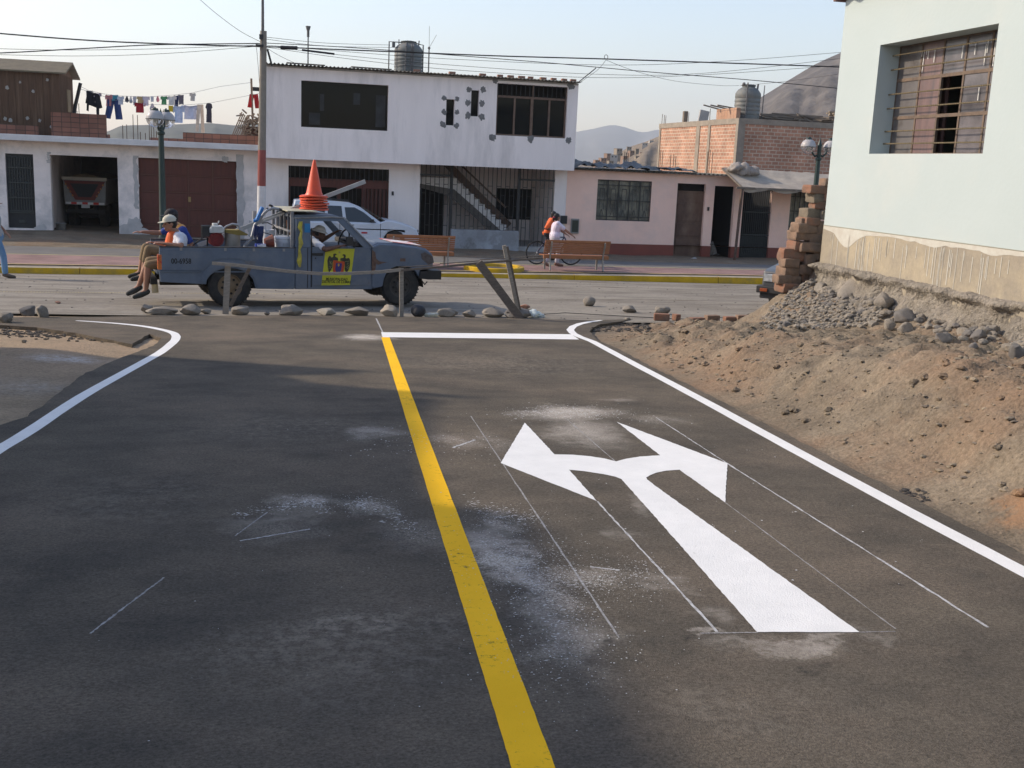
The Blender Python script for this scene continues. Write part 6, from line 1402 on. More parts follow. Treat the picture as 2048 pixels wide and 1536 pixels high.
# door
m = MB(); m.prism([(1.27, .33), (1.27, z_w+.005), (2.17, z_w+.005), (2.22, .86), (2.21, .33)], -.008, -.0005, 0, 'Y', .003); door = m.build('door', BLUE, tk, local=True, bevel=.003)
m = MB(); m.box(1.245, 1.262, -.004, -.0003, .30, z_w+.3, 0); m.box(1.19, 1.2, -.004, -.0003, .29, .92, 0); m.build('door_gap', DK, door, local=True)
q = T2(320, 888); m = MB(); m.box(q.x-.1, q.x+.09, -.03, -.009, q.z-.022, q.z+.02); m.build('handle', BLACKMET, door, local=True, bevel=.006)
m = MB(); m.lathe([(0, -.012), (.012, -.012), (.012, -.008)], (T2(302, 923).x, 0, T2(302, 923).z), 10, 0, 'Y'); m.build('lock', BLACKMET, door, local=True)
# sign on the door
SGY = M('sign_yellow', (.52, .50, .035), (.46, .43, .03), 3, .5)
def sg(a, b, off=-.011): q = tl(620+a/12.8, 470+b/12.8, 0); return Vector((q.x, off, q.z))
def sp(poly, mat, y, name, par, th=.001):
    m = MB(); m.prism([(sg(*p).x, sg(*p).z) for p in poly], y-th, y); return m.build(name, mat, par, local=True)
sign = sp([(395, 350), (1140, 352), (1020, 1278), (285, 1288)], SGY, -.009, 'crest_sign', door, .003)
sign['label'] = 'yellow municipal sign with two eagles round a red and blue shield'
EA = M('eagle_black', (.02, .02, .02), (.06, .06, .03), 14, .6); RD = M('crest_red', (.46, .07, .02), rough=.5); BL_ = M('crest_blue', (.05, .035, .16), rough=.5); INK = M('ink', (.015, .015, .015), rough=.6); GO = M('crest_gold', (.5, .3, .05), rough=.5)
eg = [(590, 490), (615, 472), (655, 475), (690, 505), (645, 512), (640, 545), (660, 565), (705, 580), (715, 620), (712, 655), (590, 650), (578, 700), (570, 830), (545, 880), (515, 920), (480, 960), (465, 900), (450, 820), (445, 740), (440, 660), (455, 590), (480, 540), (515, 535), (550, 575), (585, 560), (590, 530)]
er = [(810, 518), (850, 490), (885, 492), (910, 520), (912, 555), (900, 585), (935, 600), (970, 582), (1000, 590), (1020, 640), (1022, 720), (1010, 800), (985, 880), (955, 940), (932, 980), (900, 930), (880, 870), (885, 780), (878, 680), (770, 655), (770, 600), (800, 588), (845, 585), (862, 555), (850, 525)]
sp(eg, EA, -.0125, 'eagle', sign); sp(er, EA, -.0125, 'eagle', sign)
m = MB(); rn = random.Random(3)
for i in range(34):
    s_ = rn.choice([0, 1]); a = rn.uniform(470, 545) if s_ == 0 else rn.uniform(905, 1000); b = rn.uniform(660, 860); q = sg(a, b); m.box(q.x-.004, q.x+.004, -.0145, -.0137, q.z-.006, q.z+.006)
m.build('feather_marks', M('feather', (.26, .26, .10), rough=.6), sign, local=True)
sp([(590, 645), (640, 648), (730, 668), (820, 666), (880, 682), (878, 780), (862, 870), (850, 950), (835, 982), (610, 980), (585, 950), (578, 850), (583, 740)], RD, -.0152, 'shield', sign)
sp([(655, 715), (810, 722), (806, 800), (790, 900), (765, 950), (700, 958), (655, 935), (640, 880), (648, 790)], BL_, -.0168, 'shield_field', sign)
sp([(705, 745), (725, 728), (748, 745), (745, 785), (725, 805), (705, 785)], GO, -.0183, 'crest_mark', sign)
sp([(735, 470), (765, 470), (758, 600), (742, 600)], M('torch', (.55, .45, .08), rough=.5), -.0122, 'crest_staff', sign)
m = MB(); q = sg(750, 442); m.lathe([(0, -.0125), (.017, -.0125), (.017, -.0115)], (q.x, 0, q.z), 16, 0, 'Y'); m.build('crest_orb', M('orb', (.3, .28, .08), rough=.5), sign, local=True)
def textT(cx, cz, yoff, shear=0, rot=0, sx=1):
    return Matrix.Translation((cx, yoff, cz)) @ Matrix.Rotation(rot, 4, 'Y') @ Matrix.Rotation(math.radians(90), 4, 'X') @ Matrix(((sx, shear, 0, 0), (0, 1, 0, 0), (0, 0, 1, 0), (0, 0, 0, 1)))
q = sg(683, 1130); text('MUNICIPALIDAD', .058, INK, sign, textT(q.x, q.z, -.0125, .1, .02, .80))
q = sg(672, 1200); text('DISTRITAL DE COMAS', .058, INK, sign, textT(q.x, q.z, -.0125, .1, .02, .82))
q = T1(522, 950); text('00-6958', .11, INK, bed, textT(q.x, q.z, -.0125, 0, -.0, .80), ext=.001)
# front body
fb = [(2.26, .27), (2.23, .30), (2.23, z_w+.01), (2.36, .995), (2.65, .985), (3.0, .945), (3.17, .90), (3.26, .84), (3.285, .77), (3.28, .62), (3.06, .57), (3.045, .46), (3.0, .54), (2.93, .60), (2.84, .635), (2.74, .645), (2.64, .635), (2.55, .60), (2.47, .53), (2.43, .43), (2.41, .30)]
m = MB(); m.prism(fb, .0, .09, 0, 'Y', .02); m.prism(fb, TW-.09, TW, 0, 'Y', .02)
m.prism([(2.23, .6), (2.23, .945), (2.36, 1.01), (2.65, 1.005), (3.0, .965), (3.17, .92), (3.26, .86), (3.28, .6)], .091, TW-.091, 0, 'Y', .02)
fbo = m.build('bonnet', [BLUE], tk, local=True, bevel=.006)
# rust on fender edge, filler patch
m = MB(); m.prism([(2.235, .90), (2.29, .86), (2.31, .74), (2.30, .60), (2.27, .50), (2.235, .5)], -.003, -.0002); q = T2(1048, 938); m.cbox((q.x, -.002, q.z), (.09, .003, .05)); m.prism([(2.30, .76), (2.36, .715), (2.5, .70), (2.44, .69), (2.34, .66), (2.31, .68)], -.003, -.0002); split(m, 'rust_patch', M('rust', (.10, .055, .04), (.17, .11, .08), 14, .85, .4, 50), fbo, local=True)
m = MB(); m.prism([(3.06, .845), (3.13, .87), (3.27, .80), (3.292, .70), (3.2, .66), (3.08, .76)], -.006, .02, 0, 'Y', .004); m.box(3.28, 3.295, .1, TW-.1, .66, .82); m.build('headlight_cavity', M('cavity', (.07, .05, .045), (.13, .12, .12), 12, .5), fbo, local=True)
m = MB(); m.add([(2.62, .12, 1.014), (3.1, .1, .965), (3.12, .9, .965), (2.62, .9, 1.014), (2.62, .12, 1.02), (3.1, .1, .971), (3.12, .9, .971), (2.62, .9, 1.02)], [(0, 1, 2, 3), (7, 6, 5, 4), (0, 4, 5, 1), (1, 5, 6, 2), (2, 6, 7, 3), (3, 7, 4, 0)])
single_ = m.build('warning_cloth', M('cloth_red_white', (.6, .08, .06), (.62, .6, .6), 2.2, .8, st=(.5, 1, 1), fac=(.48, .52)), fbo, local=True)
m = MB(); m.box(3.18, 3.42, -.02, TW+.02, .42, .57); m.prism([(3.03, .44), (3.2, .42), (3.2, .56), (3.06, .55)], -.02, .02); m.tube([(3.1, .05, .40), (3.16, .05, .33), (3.2, .05, .38)], .012, 6); m.build('bumper', M('bumper_black', (.02, .021, .023), (.035, .034, .033), 5, .5), tk, local=True, bevel=.025)
m = MB(); m.box(-1.16, -1.06, .1, TW-.1, .34, .44); m.tube([(-1.0, .3, .36), (-.85, .3, .36), (-.8, .3, .40)], .03, 8); m.tube([(-.5, .2, .36), (-.3, .2, .31), (.0, .2, .30)], .02, 6); m.box(-1.0, 2.9, .35, .45, .30, .42); m.box(-1.0, 2.9, TW-.45, TW-.35, .30, .42); m.box(.3, 2.3, .2, TW-.2, .26, .34); m.tube([(0, .1, .29), (0, TW-.1, .29)], .05); m.tube([(2.74, .1, .29), (2.74, TW-.1, .29)], .05)
m.build('chassis', DK, tk, local=True, bevel=.006)
m = MB(); q = T1(308, 1165); m.tube([(q.x, .15, q.z-.11), (q.x-.01, .15, q.z+.06)], [.05, .045], 12); m.build('exhaust', M('muffler', (.30, .25, .18), (.4, .3, .14), 5, .6), tk, local=True, smooth=True, auto=50)
for x, y, s_, r_, rm in [(0, 0, 1, .325, RIMM), (2.735, 0, 1, .318, RIMD), (0, TW, -1, .325, RIMM), (2.735, TW, -1, .318, RIMD)]:
    w0 = y+.02*s_; m = MB(); W_ = .19*s_
    m.lathe([(.17, w0+.02*s_), (.20, w0), (r_*.9, w0), (r_*.975, w0+.02*s_), (r_, w0+.05*s_), (r_, w0+W_-.05*s_), (r_*.975, w0+W_-.02*s_), (r_*.9, w0+W_), (.17, w0+W_)], (x, 0, r_-.01), 36, 0, 'Y')
    for k in range(36):
        a = 2*math.pi*k/36; m.cbox((x+math.cos(a)*r_, w0+W_/2, r_-.01+math.sin(a)*r_), (.012, abs(W_)*.8, .022), (0, -a, 0))
    t_ = m.build('wheel', TYRE, tk, local=True, smooth=True, auto=40)
    m = MB(); m.lathe([(.185, w0+.01*s_), (.175, w0+.012*s_), (.165, w0+.04*s_), (.12, w0+.05*s_), (.075, w0+.045*s_), (.07, w0+.015*s_), (.04, w0+.005*s_), (0, w0+.005*s_)], (x, 0, r_-.01), 28, 0, 'Y'); rim = m.build('rim', rm, t_, local=True, smooth=True, auto=40)
    m = MB()
    for k in range(8): a = 2*math.pi*k/8+.2; m.lathe([(0, w0+.040*s_), (.02, w0+.040*s_), (.02, w0+.05*s_)], (x+.115*math.cos(a), 0, r_-.01+.115*math.sin(a)), 8, 0, 'Y')
    split(m, 'rim_hole', DK, rim, local=True)
m = MB(); m.box(-.42, .42, .06, .4, .3, .6); m.box(2.32, 3.1, .1, .4, .3, .64); m.box(-.42, .42, TW-.4, TW-.06, .3, .6); m.box(2.32, 3.1, TW-.4, TW-.1, .3, .64)
# (dark wheel housings, open below)
m = MB()
for x in (0, 2.74):
    for y0, y1 in ((.06, .5), (TW-.5, TW-.06)):
        pts = [(x+.40*math.cos(a), .28+.40*math.sin(a)) for a in np.linspace(0, math.pi, 12)]
        o_ = len(m.v)
        for p in pts: m.v += [(p[0], y0, p[1]), (p[0], y1, p[1])]
        for i in range(11): m.f.append((o_+2*i, o_+2*i+1, o_+2*i+3, o_+2*i+2)); m.m.append(0)
        yy = y1 if y0 < .5 else y0
        m.add([(p[0], yy, p[1]) for p in pts], [tuple(range(12))])
m.build('wheel_housing', DK, tk, local=True)
# interior bits
m = MB(); c = Vector((1.88, .42, 1.02)); pts = [c+Vector((-.06*math.cos(a)*.5-.0, .17*math.cos(a), .17*math.sin(a)))+Vector((.05*math.sin(a), 0, 0)) for a in np.linspace(0, 2*math.pi, 21)]; m.tube(pts, .014, 6); m.tube([c, c+Vector((.25, 0, -.12))], .02, 6); m.tube([pts[0], c, pts[10]], .01, 5); m.build('steering_wheel', BLACKMET, cab, local=True, smooth=True)
m = MB(); m.box(1.12, 1.22, .2, TW-.2, .9, 1.12); m.box(1.98, 2.2, .1, TW-.1, z_w, z_w+.07); m.build('seat_and_dash', M('seat_grey', (.06, .055, .05), rough=.9), cab, local=True, bevel=.02)
m = MB(); q = T2(585, 770); m.cbox((q.x, -.06, q.z-.01), (.09, .12, .14)); m.tube([(q.x+.05, -.03, q.z-.06), (q.x+.12, .02, q.z-.14)], .012, 6); q = T2(640, 800); m.cbox((q.x, .0, q.z), (.07, .05, .08)); m.build('mirror', BLACKMET, cab, local=True, bevel=.01)
# headboard rack behind the cab, tape strips
RK = M('rack_grey', (.15, .16, .18), (.25, .24, .23), 9, .6)
m = MB()
for y in (.03, TW-.03): m.box(.93, .975, y-.02, y+.02, .92, roofz+.02)
for y in (.3, .6, .9, 1.2): m.box(.935, .965, y-.012, y+.012, .92, roofz)
m.box(.93, .975, .0, TW, roofz+.021, roofz+.05); m.box(.93, .97, .01, TW-.01, 1.15, 1.18)
m.build('headboard_rack', RK, tk, local=True, bevel=.004)
m = MB(); m.box(.88, 1.35, .02, TW-.05, roofz+.051, roofz+.065); m.build('roof_board', M('roof_board', (.42, .40, .30), (.30, .28, .20), 6, .8), tk, local=True, bevel=.003)
TAPE = M('warning_tape', (.52, .44, .05), (.30, .26, .06), 9, .4)
def tape(pts, lb):
    m = MB(); rn = random.Random(len(lb)); P = [T1(a, b, -.035) for a, b in pts]; L = []
    for i, p in enumerate(P):
        w_ = .028+.012*math.sin(i*2.1); L += [(p.x-w_, -.03-.02*math.sin(i*1.7), p.z), (p.x, -.045, p.z), (p.x+w_, -.03+.01*math.sin(i*2.3), p.z)]
    for i in range(len(P)-1): 
        for k in (0, 1): m.f.append((i*3+k, i*3+k+1, i*3+k+4, i*3+k+3)); m.m.append(0)
    m.v = [tuple(p) for p in L]; o = m.build('warning_tape', TAPE, tk, local=True); sm = o.modifiers.new('s', 'SOLIDIFY'); sm.thickness = .004; o['label'] = lb
tape([(1545, 610), (1535, 660), (1548, 700), (1540, 750), (1545, 800), (1530, 850), (1538, 900), (1530, 950), (1535, 1000)], 'long strip of yellow warning tape hanging down the cab corner')
m = MB(); P = [T1(a, b, .5) for a, b in [(1480, 600), (1478, 660), (1484, 720), (1478, 790)]]
for a, b in zip(P, P[1:]): m.beam(a, b, .008, .06)
m.build('warning_tape', TAPE, tk, local=True)
m = MB(); q = T1(1605, 690); m.box(q.x-.045, q.x+.045, -.006+yn(q.z)*1, yn(q.z)-.001, q.z-.10, q.z+.11); m.build('blue_panel', M('bright_blue', (.03, .2, .42), rough=.5), cab, local=True)

# things standing in the bed (each one its own)
def tw(v): return TP+TAX*v[0]+TNR*v[1]+Vector((0, 0, v[2]))
def on_truck(name, label, cat, v, group=None): return thing(name, label, cat, tw(v), TYAW, group)
def at_bed(a, b, off): q = T1(a, b, off); return q
# cones
CN = M('cone_orange', (.72, .09, .03), (.62, .075, .03), 3, .45, c3=(.5, .09, .05), sc3=3)
cb0 = T2(305, 555, .5); ct = T2(322, 85, .5)
cbase = Vector((cb0.x-.02, .55, roofz+.066)); H_ = ct.z-cbase.z; n_c = 6; dz = .04; ch = H_-dz*(n_c-1)
def cone_mesh():
    m = MB(); w_ = .24
    m.box(-w_*.80, w_*.80, -w_*.80, w_*.80, 0, .022)
    m.lathe([(.165, .022), (.155, .03), (.12, ch*.12+.03), (.025, ch-.01), (.018, ch), (.0, ch)], (0, 0, 0), 28); return m
proto_c = None
names_c = ['bottom cone of the stack, flat base on the cab roof', 'second cone from the bottom of the stack', 'third cone from the bottom of the stack', 'third cone from the top of the stack', 'cone just under the topmost one', 'topmost orange cone, the only one seen whole']
for k in range(n_c):
    m = MB(); rn_ = random.Random(k); rr_ = .225+rn_.uniform(-.012, .012)
    pts = []
    for i in range(40):
        a = 2*math.pi*i/40; pts.append((rr_*math.cos(a)*(1+.02*math.sin(3*a+k)), rr_*math.sin(a)*(1+.02*math.cos(2*a+k))))
    o0 = 0
    for z_, sc_ in ((0, .98), (.0, 1.0), (.02, 1.0), (.026, .96)):
        for i, (x, y) in enumerate(pts): m.v.append((x*sc_, y*sc_, z_+.008*math.sin(4*math.pi*i/40+k)))
    for r_ in range(3):
        for i in range(40): j = (i+1) % 40; m.f.append((r_*40+i, r_*40+j, r_*40+40+j, r_*40+40+i)); m.m.append(0)
    m.lathe([(rr_*.95, .026), (.145, .034), (.122, .075), (.022, ch-.012), (.016, ch), (0, ch)], (0, 0, 0), 32)
    o = m.build('traffic_cone', CN, None, smooth=True, auto=50); o.location = tw(cbase+Vector((rn_.uniform(-.008, .008), 0, k*dz))); tag(o, names_c[k], 'traffic cone', 'orange traffic cones stacked on the cab roof')
# long grey beam
p = T1(665, 815, .9); q = T2(728, 268, .75); m = MB(); m.beam(tw(p), tw(q), .03, .065); single(m, 'metal_beam', M('light_metal', (.40, .40, .39), (.32, .32, .31), 6, .5, metal=.2), 'long pale grey beam slanting up over the cab roof behind the cones', 'beam')
m = MB(); p = T1(1290, 570, .6); q = T1(1560, 480, .6); m.beam(tw(T1(1225, 600, .6)), tw(T1(1400, 545, .6)), .012, .02); single(m, 'thin_rod', M('rod', (.5, .48, .45), rough=.5), 'thin light rod beside the handlebar', 'rod')
# line painting machine
mc0 = at_bed(820, 820, .45); eng = on_truck('paint_machine', 'line painting machine with a red engine, white tank and raised handlebar', 'paint machine', (mc0.x, .45, .57))
def E(a, b, off=.45): q = T1(a, b, off); return Vector((q.x-mc0.x, off-.45, q.z-.57))
GM = M('machine_grey', (.30, .29, .28), (.2, .19, .18), 7, .5, metal=.2)
c = E(818, 760); m = MB(); r_ = .115
m.lathe([(0, -.1), (r_*.75, -.1), (r_, -.06), (r_, .12), (r_*.8, .16), (0, .16)], (c.x, 0, c.z), 24, 0, 'Y')
for k in range(5): m.lathe([(r_*(.3+.14*k), -.108), (r_*(.3+.14*k)+.006, -.108), (r_*(.3+.14*k)+.006, -.1)], (c.x, 0, c.z), 20, 0, 'Y')
m.build('engine', M('engine_red', (.24, .02, .022), (.16, .02, .02), 12, .5), eng, local=True, smooth=True, auto=40)
c = E(822, 680); m = MB(); m.prism([(c.x-.11, c.z-.05), (c.x-.115, c.z+.02), (c.x-.08, c.z+.065), (c.x+.08, c.z+.065), (c.x+.115, c.z+.02), (c.x+.11, c.z-.05)], -.1, .12, 0, 'Y', .02); m.tube([(c.x-.02, 0, c.z+.06), (c.x-.02, 0, c.z+.1)], .045, 12); m.tube([(c.x+.03, 0, c.z+.1), (c.x+.045, 0, c.z+.14)], .01, 6); m.build('fuel_tank', M('tank_white', (.55, .55, .52), (.45, .45, .42), 8, .45), eng, local=True, bevel=.008)
c = E(735, 690); m = MB(); m.box(c.x-.07, c.x+.07, -.06, .06, c.z-.09, c.z+.08); m.tube([(c.x-.08, -.07, c.z-.14), (c.x-.08, -.07, c.z+.09), (c.x+.08, -.07, c.z+.09)], .008, 6); m.tube([(c.x+.02, 0, c.z-.1), (c.x+.0, 0, 0)], .015, 6); m.build('air_filter', BLACKMET, eng, local=True, bevel=.01)
c = E(962, 760); m = MB(); m.lathe([(0, -.19), (.115, -.19), (.12, -.18), (.12, .06), (0, .06)], (c.x, .02, c.z+.06), 24); m.build('pump_can', M('can_metal', (.33, .31, .28), (.25, .235, .2), 7, .45, metal=.35), eng, local=True, smooth=True, auto=40)
m = MB(); a_ = E(890, 690); b_ = E(1085, 715); m.prism([(a_.x, a_.z-.02), (a_.x+.02, a_.z+.02), (b_.x-.12, a_.z+.02), (b_.x, b_.z), (b_.x-.02, b_.z-.02), (b_.x-.14, b_.z-.02)], -.1, .15); m.build('cover_cloth', M('mustard', (.24, .18, .05), (.18, .13, .04), 6, .9), eng, local=True)
FRg = M('frame_grey', (.36, .36, .37), (.26, .26, .27), 8, .45, metal=.3)
m = MB(); m.tube([E(1060, 815), E(1120, 760), E(1150, 640), E(1190, 590), E(1230, 540), E(1260, 512), E(1310, 495), E(1360, 505)], .022, 8); m.tube([E(1060, 830, .75), E(1130, 750, .75), E(1165, 640, .75), E(1240, 530, .75), E(1310, 480, .75)], .018, 8)
m.tube([E(860, 690), E(910, 650), E(960, 632), E(1010, 640), E(1025, 690)], [.014, .015, .018, .022, .02], 8)
m.box(E(760, 0).x, E(1080, 0).x, -.12, .14, -.0, .035); m.build('handle_frame', FRg, eng, local=True, smooth=True, auto=50)
m = MB(); m.tube([E(1355, 503), E(1415, 527)], .022, 8); m.tube([E(1300, 480, .5), E(1275, 470, .45)], .018, 6); m.tube([E(1250, 495), E(1290, 515)], .012, 6); m.build('grip', BLACKMET, eng, local=True, smooth=True)
m = MB(); q0, q1 = E(1215, 490, .4), E(1165, 600, .4); m.cbox(((q0+q1)/2), (.05, .1, (q0-q1).length*1.05), (0, .42, 0)); m.tube([E(1140, 610, .4), E(1175, 590, .4)], .03, 8); m.build('blue_cover', M('plastic_blue', (.03, .16, .42), rough=.35), eng, local=True, bevel=.02)
m = MB()
for k in range(5):
    m.tube([E(1150+k*14, 640+k*4, .35), E(1145+k*14, 720, .35), E(1165+k*10, 800, .35), E(1195+k*6, 720, .35), E(1200+k*5, 650, .35)], .014, 6)
m.build('hose_coil', M('hose_navy', (.02, .03, .09), rough=.5), eng, local=True, smooth=True)
m = MB(); m.tube([E(1210, 625, .5), E(1260, 620, .5), E(1310, 645, .5), E(1345, 690, .5), E(1358, 725, .5)], .009, 6); m.tube([E(1190, 700, .4), E(1240, 710, .4), E(1310, 728, .4)], .008, 6); m.tube([E(870, 690), E(830, 640), E(880, 660)], .007, 5); m.tube([E(620, 815, .3), E(690, 760, .3), E(715, 745, .3)], .01, 6); m.build('hose', CB, eng, local=True, smooth=True)
# buckets etc
WB = M('bucket_white', (.58, .60, .64), (.5, .52, .56), 6, .4)
def bucket(a0, a1, b0, b1, off, label, r2=1.0):
    q = T1((a0+a1)/2, b0, off); ql = T1(a0, b0, off); r_ = (T1(a1, b0, off).x-ql.x)/2; zb_ = .565; h_ = q.z-zb_
    t = on_truck('paint_bucket', label, 'bucket', (q.x, off, zb_), 'white paint buckets in the pickup bed')
    m = MB(); m.lathe([(0, 0), (r_*.86, 0), (r_*.97, h_*.8), (r_*1.0, h_*.83), (r_*1.0, h_*.88), (r_*.97, h_*.9)], (0, 0, 0), 28); m.build('bucket_body', WB, t, local=True, smooth=True, auto=40)
    m = MB(); m.lathe([(r_*.98, h_*.9), (r_*1.03, h_*.91), (r_*1.03, h_*.97), (r_*.98, h_), (r_*.9, h_), (r_*.88, h_*.985), (0, h_*.985)], (0, 0, 0), 28); m.build('lid', WB, t, local=True, smooth=True, auto=40)
    m = MB(); m.box(-r_*.35, r_*.35, -r_*1.02, -r_*.95, h_*.72, h_*.80); m.build('handle', M('handle_grey', (.4, .41, .44), rough=.5), t, local=True)
bucket(1320, 1490, 733, 820, .30, 'nearer and lower white paint bucket with a lid, right behind the cab')
bucket(1218, 1318, 678, 820, .85, 'taller white paint bucket farther back beside the hose coil')
m = MB(); q = T1(1290, 790, .15); m.tube([tw(q+Vector((-.10, 0, .0))), tw(q+Vector((.03, 0, .02)))], [.06, .11], 12); single(m, 'paint_tin', M('tin_brown', (.07, .045, .035), (.25, .05, .03), 3, .7), 'tilted dark tin with a red rim in front of the buckets', 'tin')
m = MB(); q = T1(1198, 818, .06); c = tw(q); m.cbox(c+Vector((0, 0, .01)), (.16, .07, .04), (0, 0, TYAW)); single(m, 'small_box', M('box_bluewhite', (.03, .06, .35), (.6, .6, .62), 8, .5, fac=(.5, .52)), 'small blue and white box lying on the bed rail', 'box')
m = MB(); q = T1(1375, 700, .9); q2 = T1(1420, 700, .9)
for a in ((1430, 600), (1445, 640)): m.tube([tw(T1(a[0], a[1], .9)), tw(T1(a[0]+8, a[1]+90, .9))], .03, 6)
single(m, 'rope_bundle', M('rope', (.28, .13, .07), rough=.9), 'reddish rope bundle hanging inside the headboard rack', 'rope')
m = MB(); q = T1(1147, 520, 1.2); m.tube([tw(T1(1147, 520, 1.2)), tw(T1(1145, 610, 1.2))], .03, 8); single(m, 'post_end', CEM, 'short grey tube standing behind the blue cover', 'tube')

# ------------------------------------------------------------------ white estate car
def car(name, label, P, yaw, prof, glassprof, W, paint, wheels, extra=None, cat='car'):
    t = thing(name, label, cat, P, yaw)
    m = MB(); m.prism(prof, 0, W, 0, 'Y', .035); body = m.build('body', paint, t, local=True, bevel=.02, smooth=True, auto=35)
    return t, body
CYAW = 0.0; CY = 33.6
def cl(a, b): q = at(560+a/4.2675, 300+b/4.2675, CY); return q
o0 = cl(640, 800); cz = zb(o0.x, CY)+.03; ox = o0.x
def cq(a, b): q = cl(a, b); return (q.x-ox, q.z-cz)
CP = M('car_white', (.56, .60, .66), (.52, .56, .62), 2, .3, spec=.6)
xr_ = cq(75, 500)[0]; xf = cq(1188, 690)[0]
sill = .22
wr = [xr_+.75, xf-.75]
def arch(x, r=.36, z=sill): return [(x-r, z), (x-r*.9, z+.2), (x-r*.6, z+.35), (x, z+.42), (x+r*.6, z+.35), (x+r*.9, z+.2), (x+r, z)]
belt = cq(500, 615)[1]
prof = [(xr_+.02, sill+.1), (xr_, .5), (xr_+.02, belt-.02)]+[(cq(840, 610)[0], belt), cq(920, 600), cq(1040, 625), cq(1130, 655), cq(1175, 682), (xf, cq(0, 700)[1]), (xf+.03, .45), (xf-.02, sill+.05)]+arch(wr[1])[::-1]+arch(wr[0])[::-1]
t, body = car('estate_car', 'white estate car parked in front of the two storey house', (ox, CY, cz), CYAW, prof, None, 1.6, CP, None)
gtop = cq(420, 445)[1]
gp_ = [(xr_+.06, belt-.02), cq(130, 430), (cq(190, 418)[0], gtop+.03), (cq(420, 435)[0], gtop+.04), (cq(600, 455)[0], gtop-.01), cq(690, 490), (cq(880, 615)[0], belt-.02)]
m = MB()
n = len(gp_); ti = .14
def taper(poly, y0, y1):
    vs = []
    for (x, z) in poly: k = max(0, (z-belt)/(gtop-belt)); vs.append((x, y0+ti*k, z))
    for (x, z) in poly: k = max(0, (z-belt)/(gtop-belt)); vs.append((x, y1-ti*k, z))
    nn = len(poly); return vs, [tuple(range(nn)), tuple(range(2*nn-1, nn-1, -1))]+[(i, (i+1) % nn, nn+(i+1) % nn, nn+i) for i in range(nn)]
vs, fs = taper(gp_, .06, 1.54); m.add(vs, fs); m.build('roof', CP, body, local=True, bevel=.025, smooth=True, auto=35)
CG = M('car_glass', (.02, .025, .03), rough=.06, spec=.6)
def win(poly, nm='side_window'):
    m = MB(); vs = []
    for (x, z) in poly: k = (z-belt)/(gtop-belt); vs.append((x, .06+ti*k-.006, z))
    vs += [(v[0], v[1]+.005, v[2]) for v in vs]; nn = len(poly); m.add(vs, [tuple(range(nn)), tuple(range(2*nn-1, nn-1, -1))]+[(i, (i+1) % nn, nn+(i+1) % nn, nn+i) for i in range(nn)]); m.build(nm, CG, body, local=True)
win([cq(555, 490), cq(640, 492), cq(720, 535), cq(825, 622), cq(570, 612)]); win([cq(410, 475), cq(528, 480), cq(540, 600), cq(410, 590)]); win([cq(230, 470), cq(385, 473), cq(385, 588), cq(240, 570)]); win([cq(125, 470), cq(190, 465), cq(200, 560), cq(115, 545)])
m = MB(); a_, b_ = cq(700, 488), cq(905, 610); m.add([(a_[0], .06+ti+.03, a_[1]), (a_[0], 1.54-ti-.03, a_[1]), (b_[0], 1.5, b_[1]), (b_[0], .1, b_[1])], [(0, 1, 2, 3)]); o = m.build('windscreen', CG, body, local=True); sm = o.modifiers.new('s', 'SOLIDIFY'); sm.thickness = .02; sm.offset = 0
m = MB(); q = cq(720, 706); m.box(q[0]-.09, q[0]+.09, -.012, -.001, q[1]-.025, q[1]+.025); m.build('red_badge', M('badge_red', (.4, .02, .03), rough=.4), body, local=True)
m = MB(); m.box(cq(480, 0)[0], cq(860, 0)[0], -.012, -.001, cq(0, 730)[1]-.012, cq(0, 730)[1]+.012); q = cq(785, 605); m.cbox((q[0], -.07, q[1]), (.1, .14, .1)); m.box(cq(515, 0)[0], cq(520, 0)[0], -.008, -.001, .35, belt); m.box(cq(868, 0)[0], cq(872, 0)[0], -.008, -.001, .35, belt-.02); m.box(xf-.05, xf+.05, .05, 1.55, .42, .54); q = cq(618, 640); m.box(q[0]-.05, q[0]+.05, -.012, -.001, q[1]-.01, q[1]+.01); m.build('trim', BLACKMET, body, local=True, bevel=.004)
m = MB(); q = cq(1175, 690); m.box(q[0]-.02, q[0]+.04, .0, .12, q[1]-.03, q[1]+.03); m.build('headlight', M('lamp_glass', (.3, .3, .3), rough=.1), body, local=True, bevel=.006)
m = MB(); 
for a_, b_ in (((250, 425), (610, 452)),): p, q = cq(*a_), cq(*b_); m.beam((p[0], .25, p[1]+.03), (q[0], .25, q[1]+.03), .03, .03); m.beam((p[0], 1.35, p[1]+.03), (q[0], 1.35, q[1]+.03), .03, .03)
split(m, 'roof_rail', BLACKMET, body, local=True)
for x in wr:
    for y0, y1 in ((.02, .2), (1.4, 1.58)):
        m = MB(); m.lathe([(0, y0), (.2, y0), (.29, y0), (.31, y0+.03), (.31, y1-.03), (.29, y1), (0, y1)], (x, 0, .30), 28, 0, 'Y'); w_ = m.build('wheel', TYRE, t, local=True, smooth=True, auto=40)
        m = MB(); m.lathe([(0, y0-.01), (.17, y0-.008), (.18, y0-.002)], (x, 0, .30), 20, 0, 'Y'); m.build('rim', FRg, w_, local=True, smooth=True)

# dark car half hidden behind the bricks
yaw = math.radians(222)
d0 = at(1513, 601, 18.2); dd_ = Vector((math.cos(yaw), math.sin(yaw), 0)); nn_ = Vector((-math.sin(yaw), math.cos(yaw), 0))
Pc = Vector((d0.x, d0.y, 0))-dd_*.78-nn_*(-1.55/2-.6); Pc.z = zs(Pc.x, Pc.y)-.02
t = thing('parked_car', 'front of a dark car peeking out behind the stacked bricks', 'car', Pc, yaw)
DP = M('car_dark', (.045, .05, .055), (.07, .07, .07), 4, .35, spec=.6)
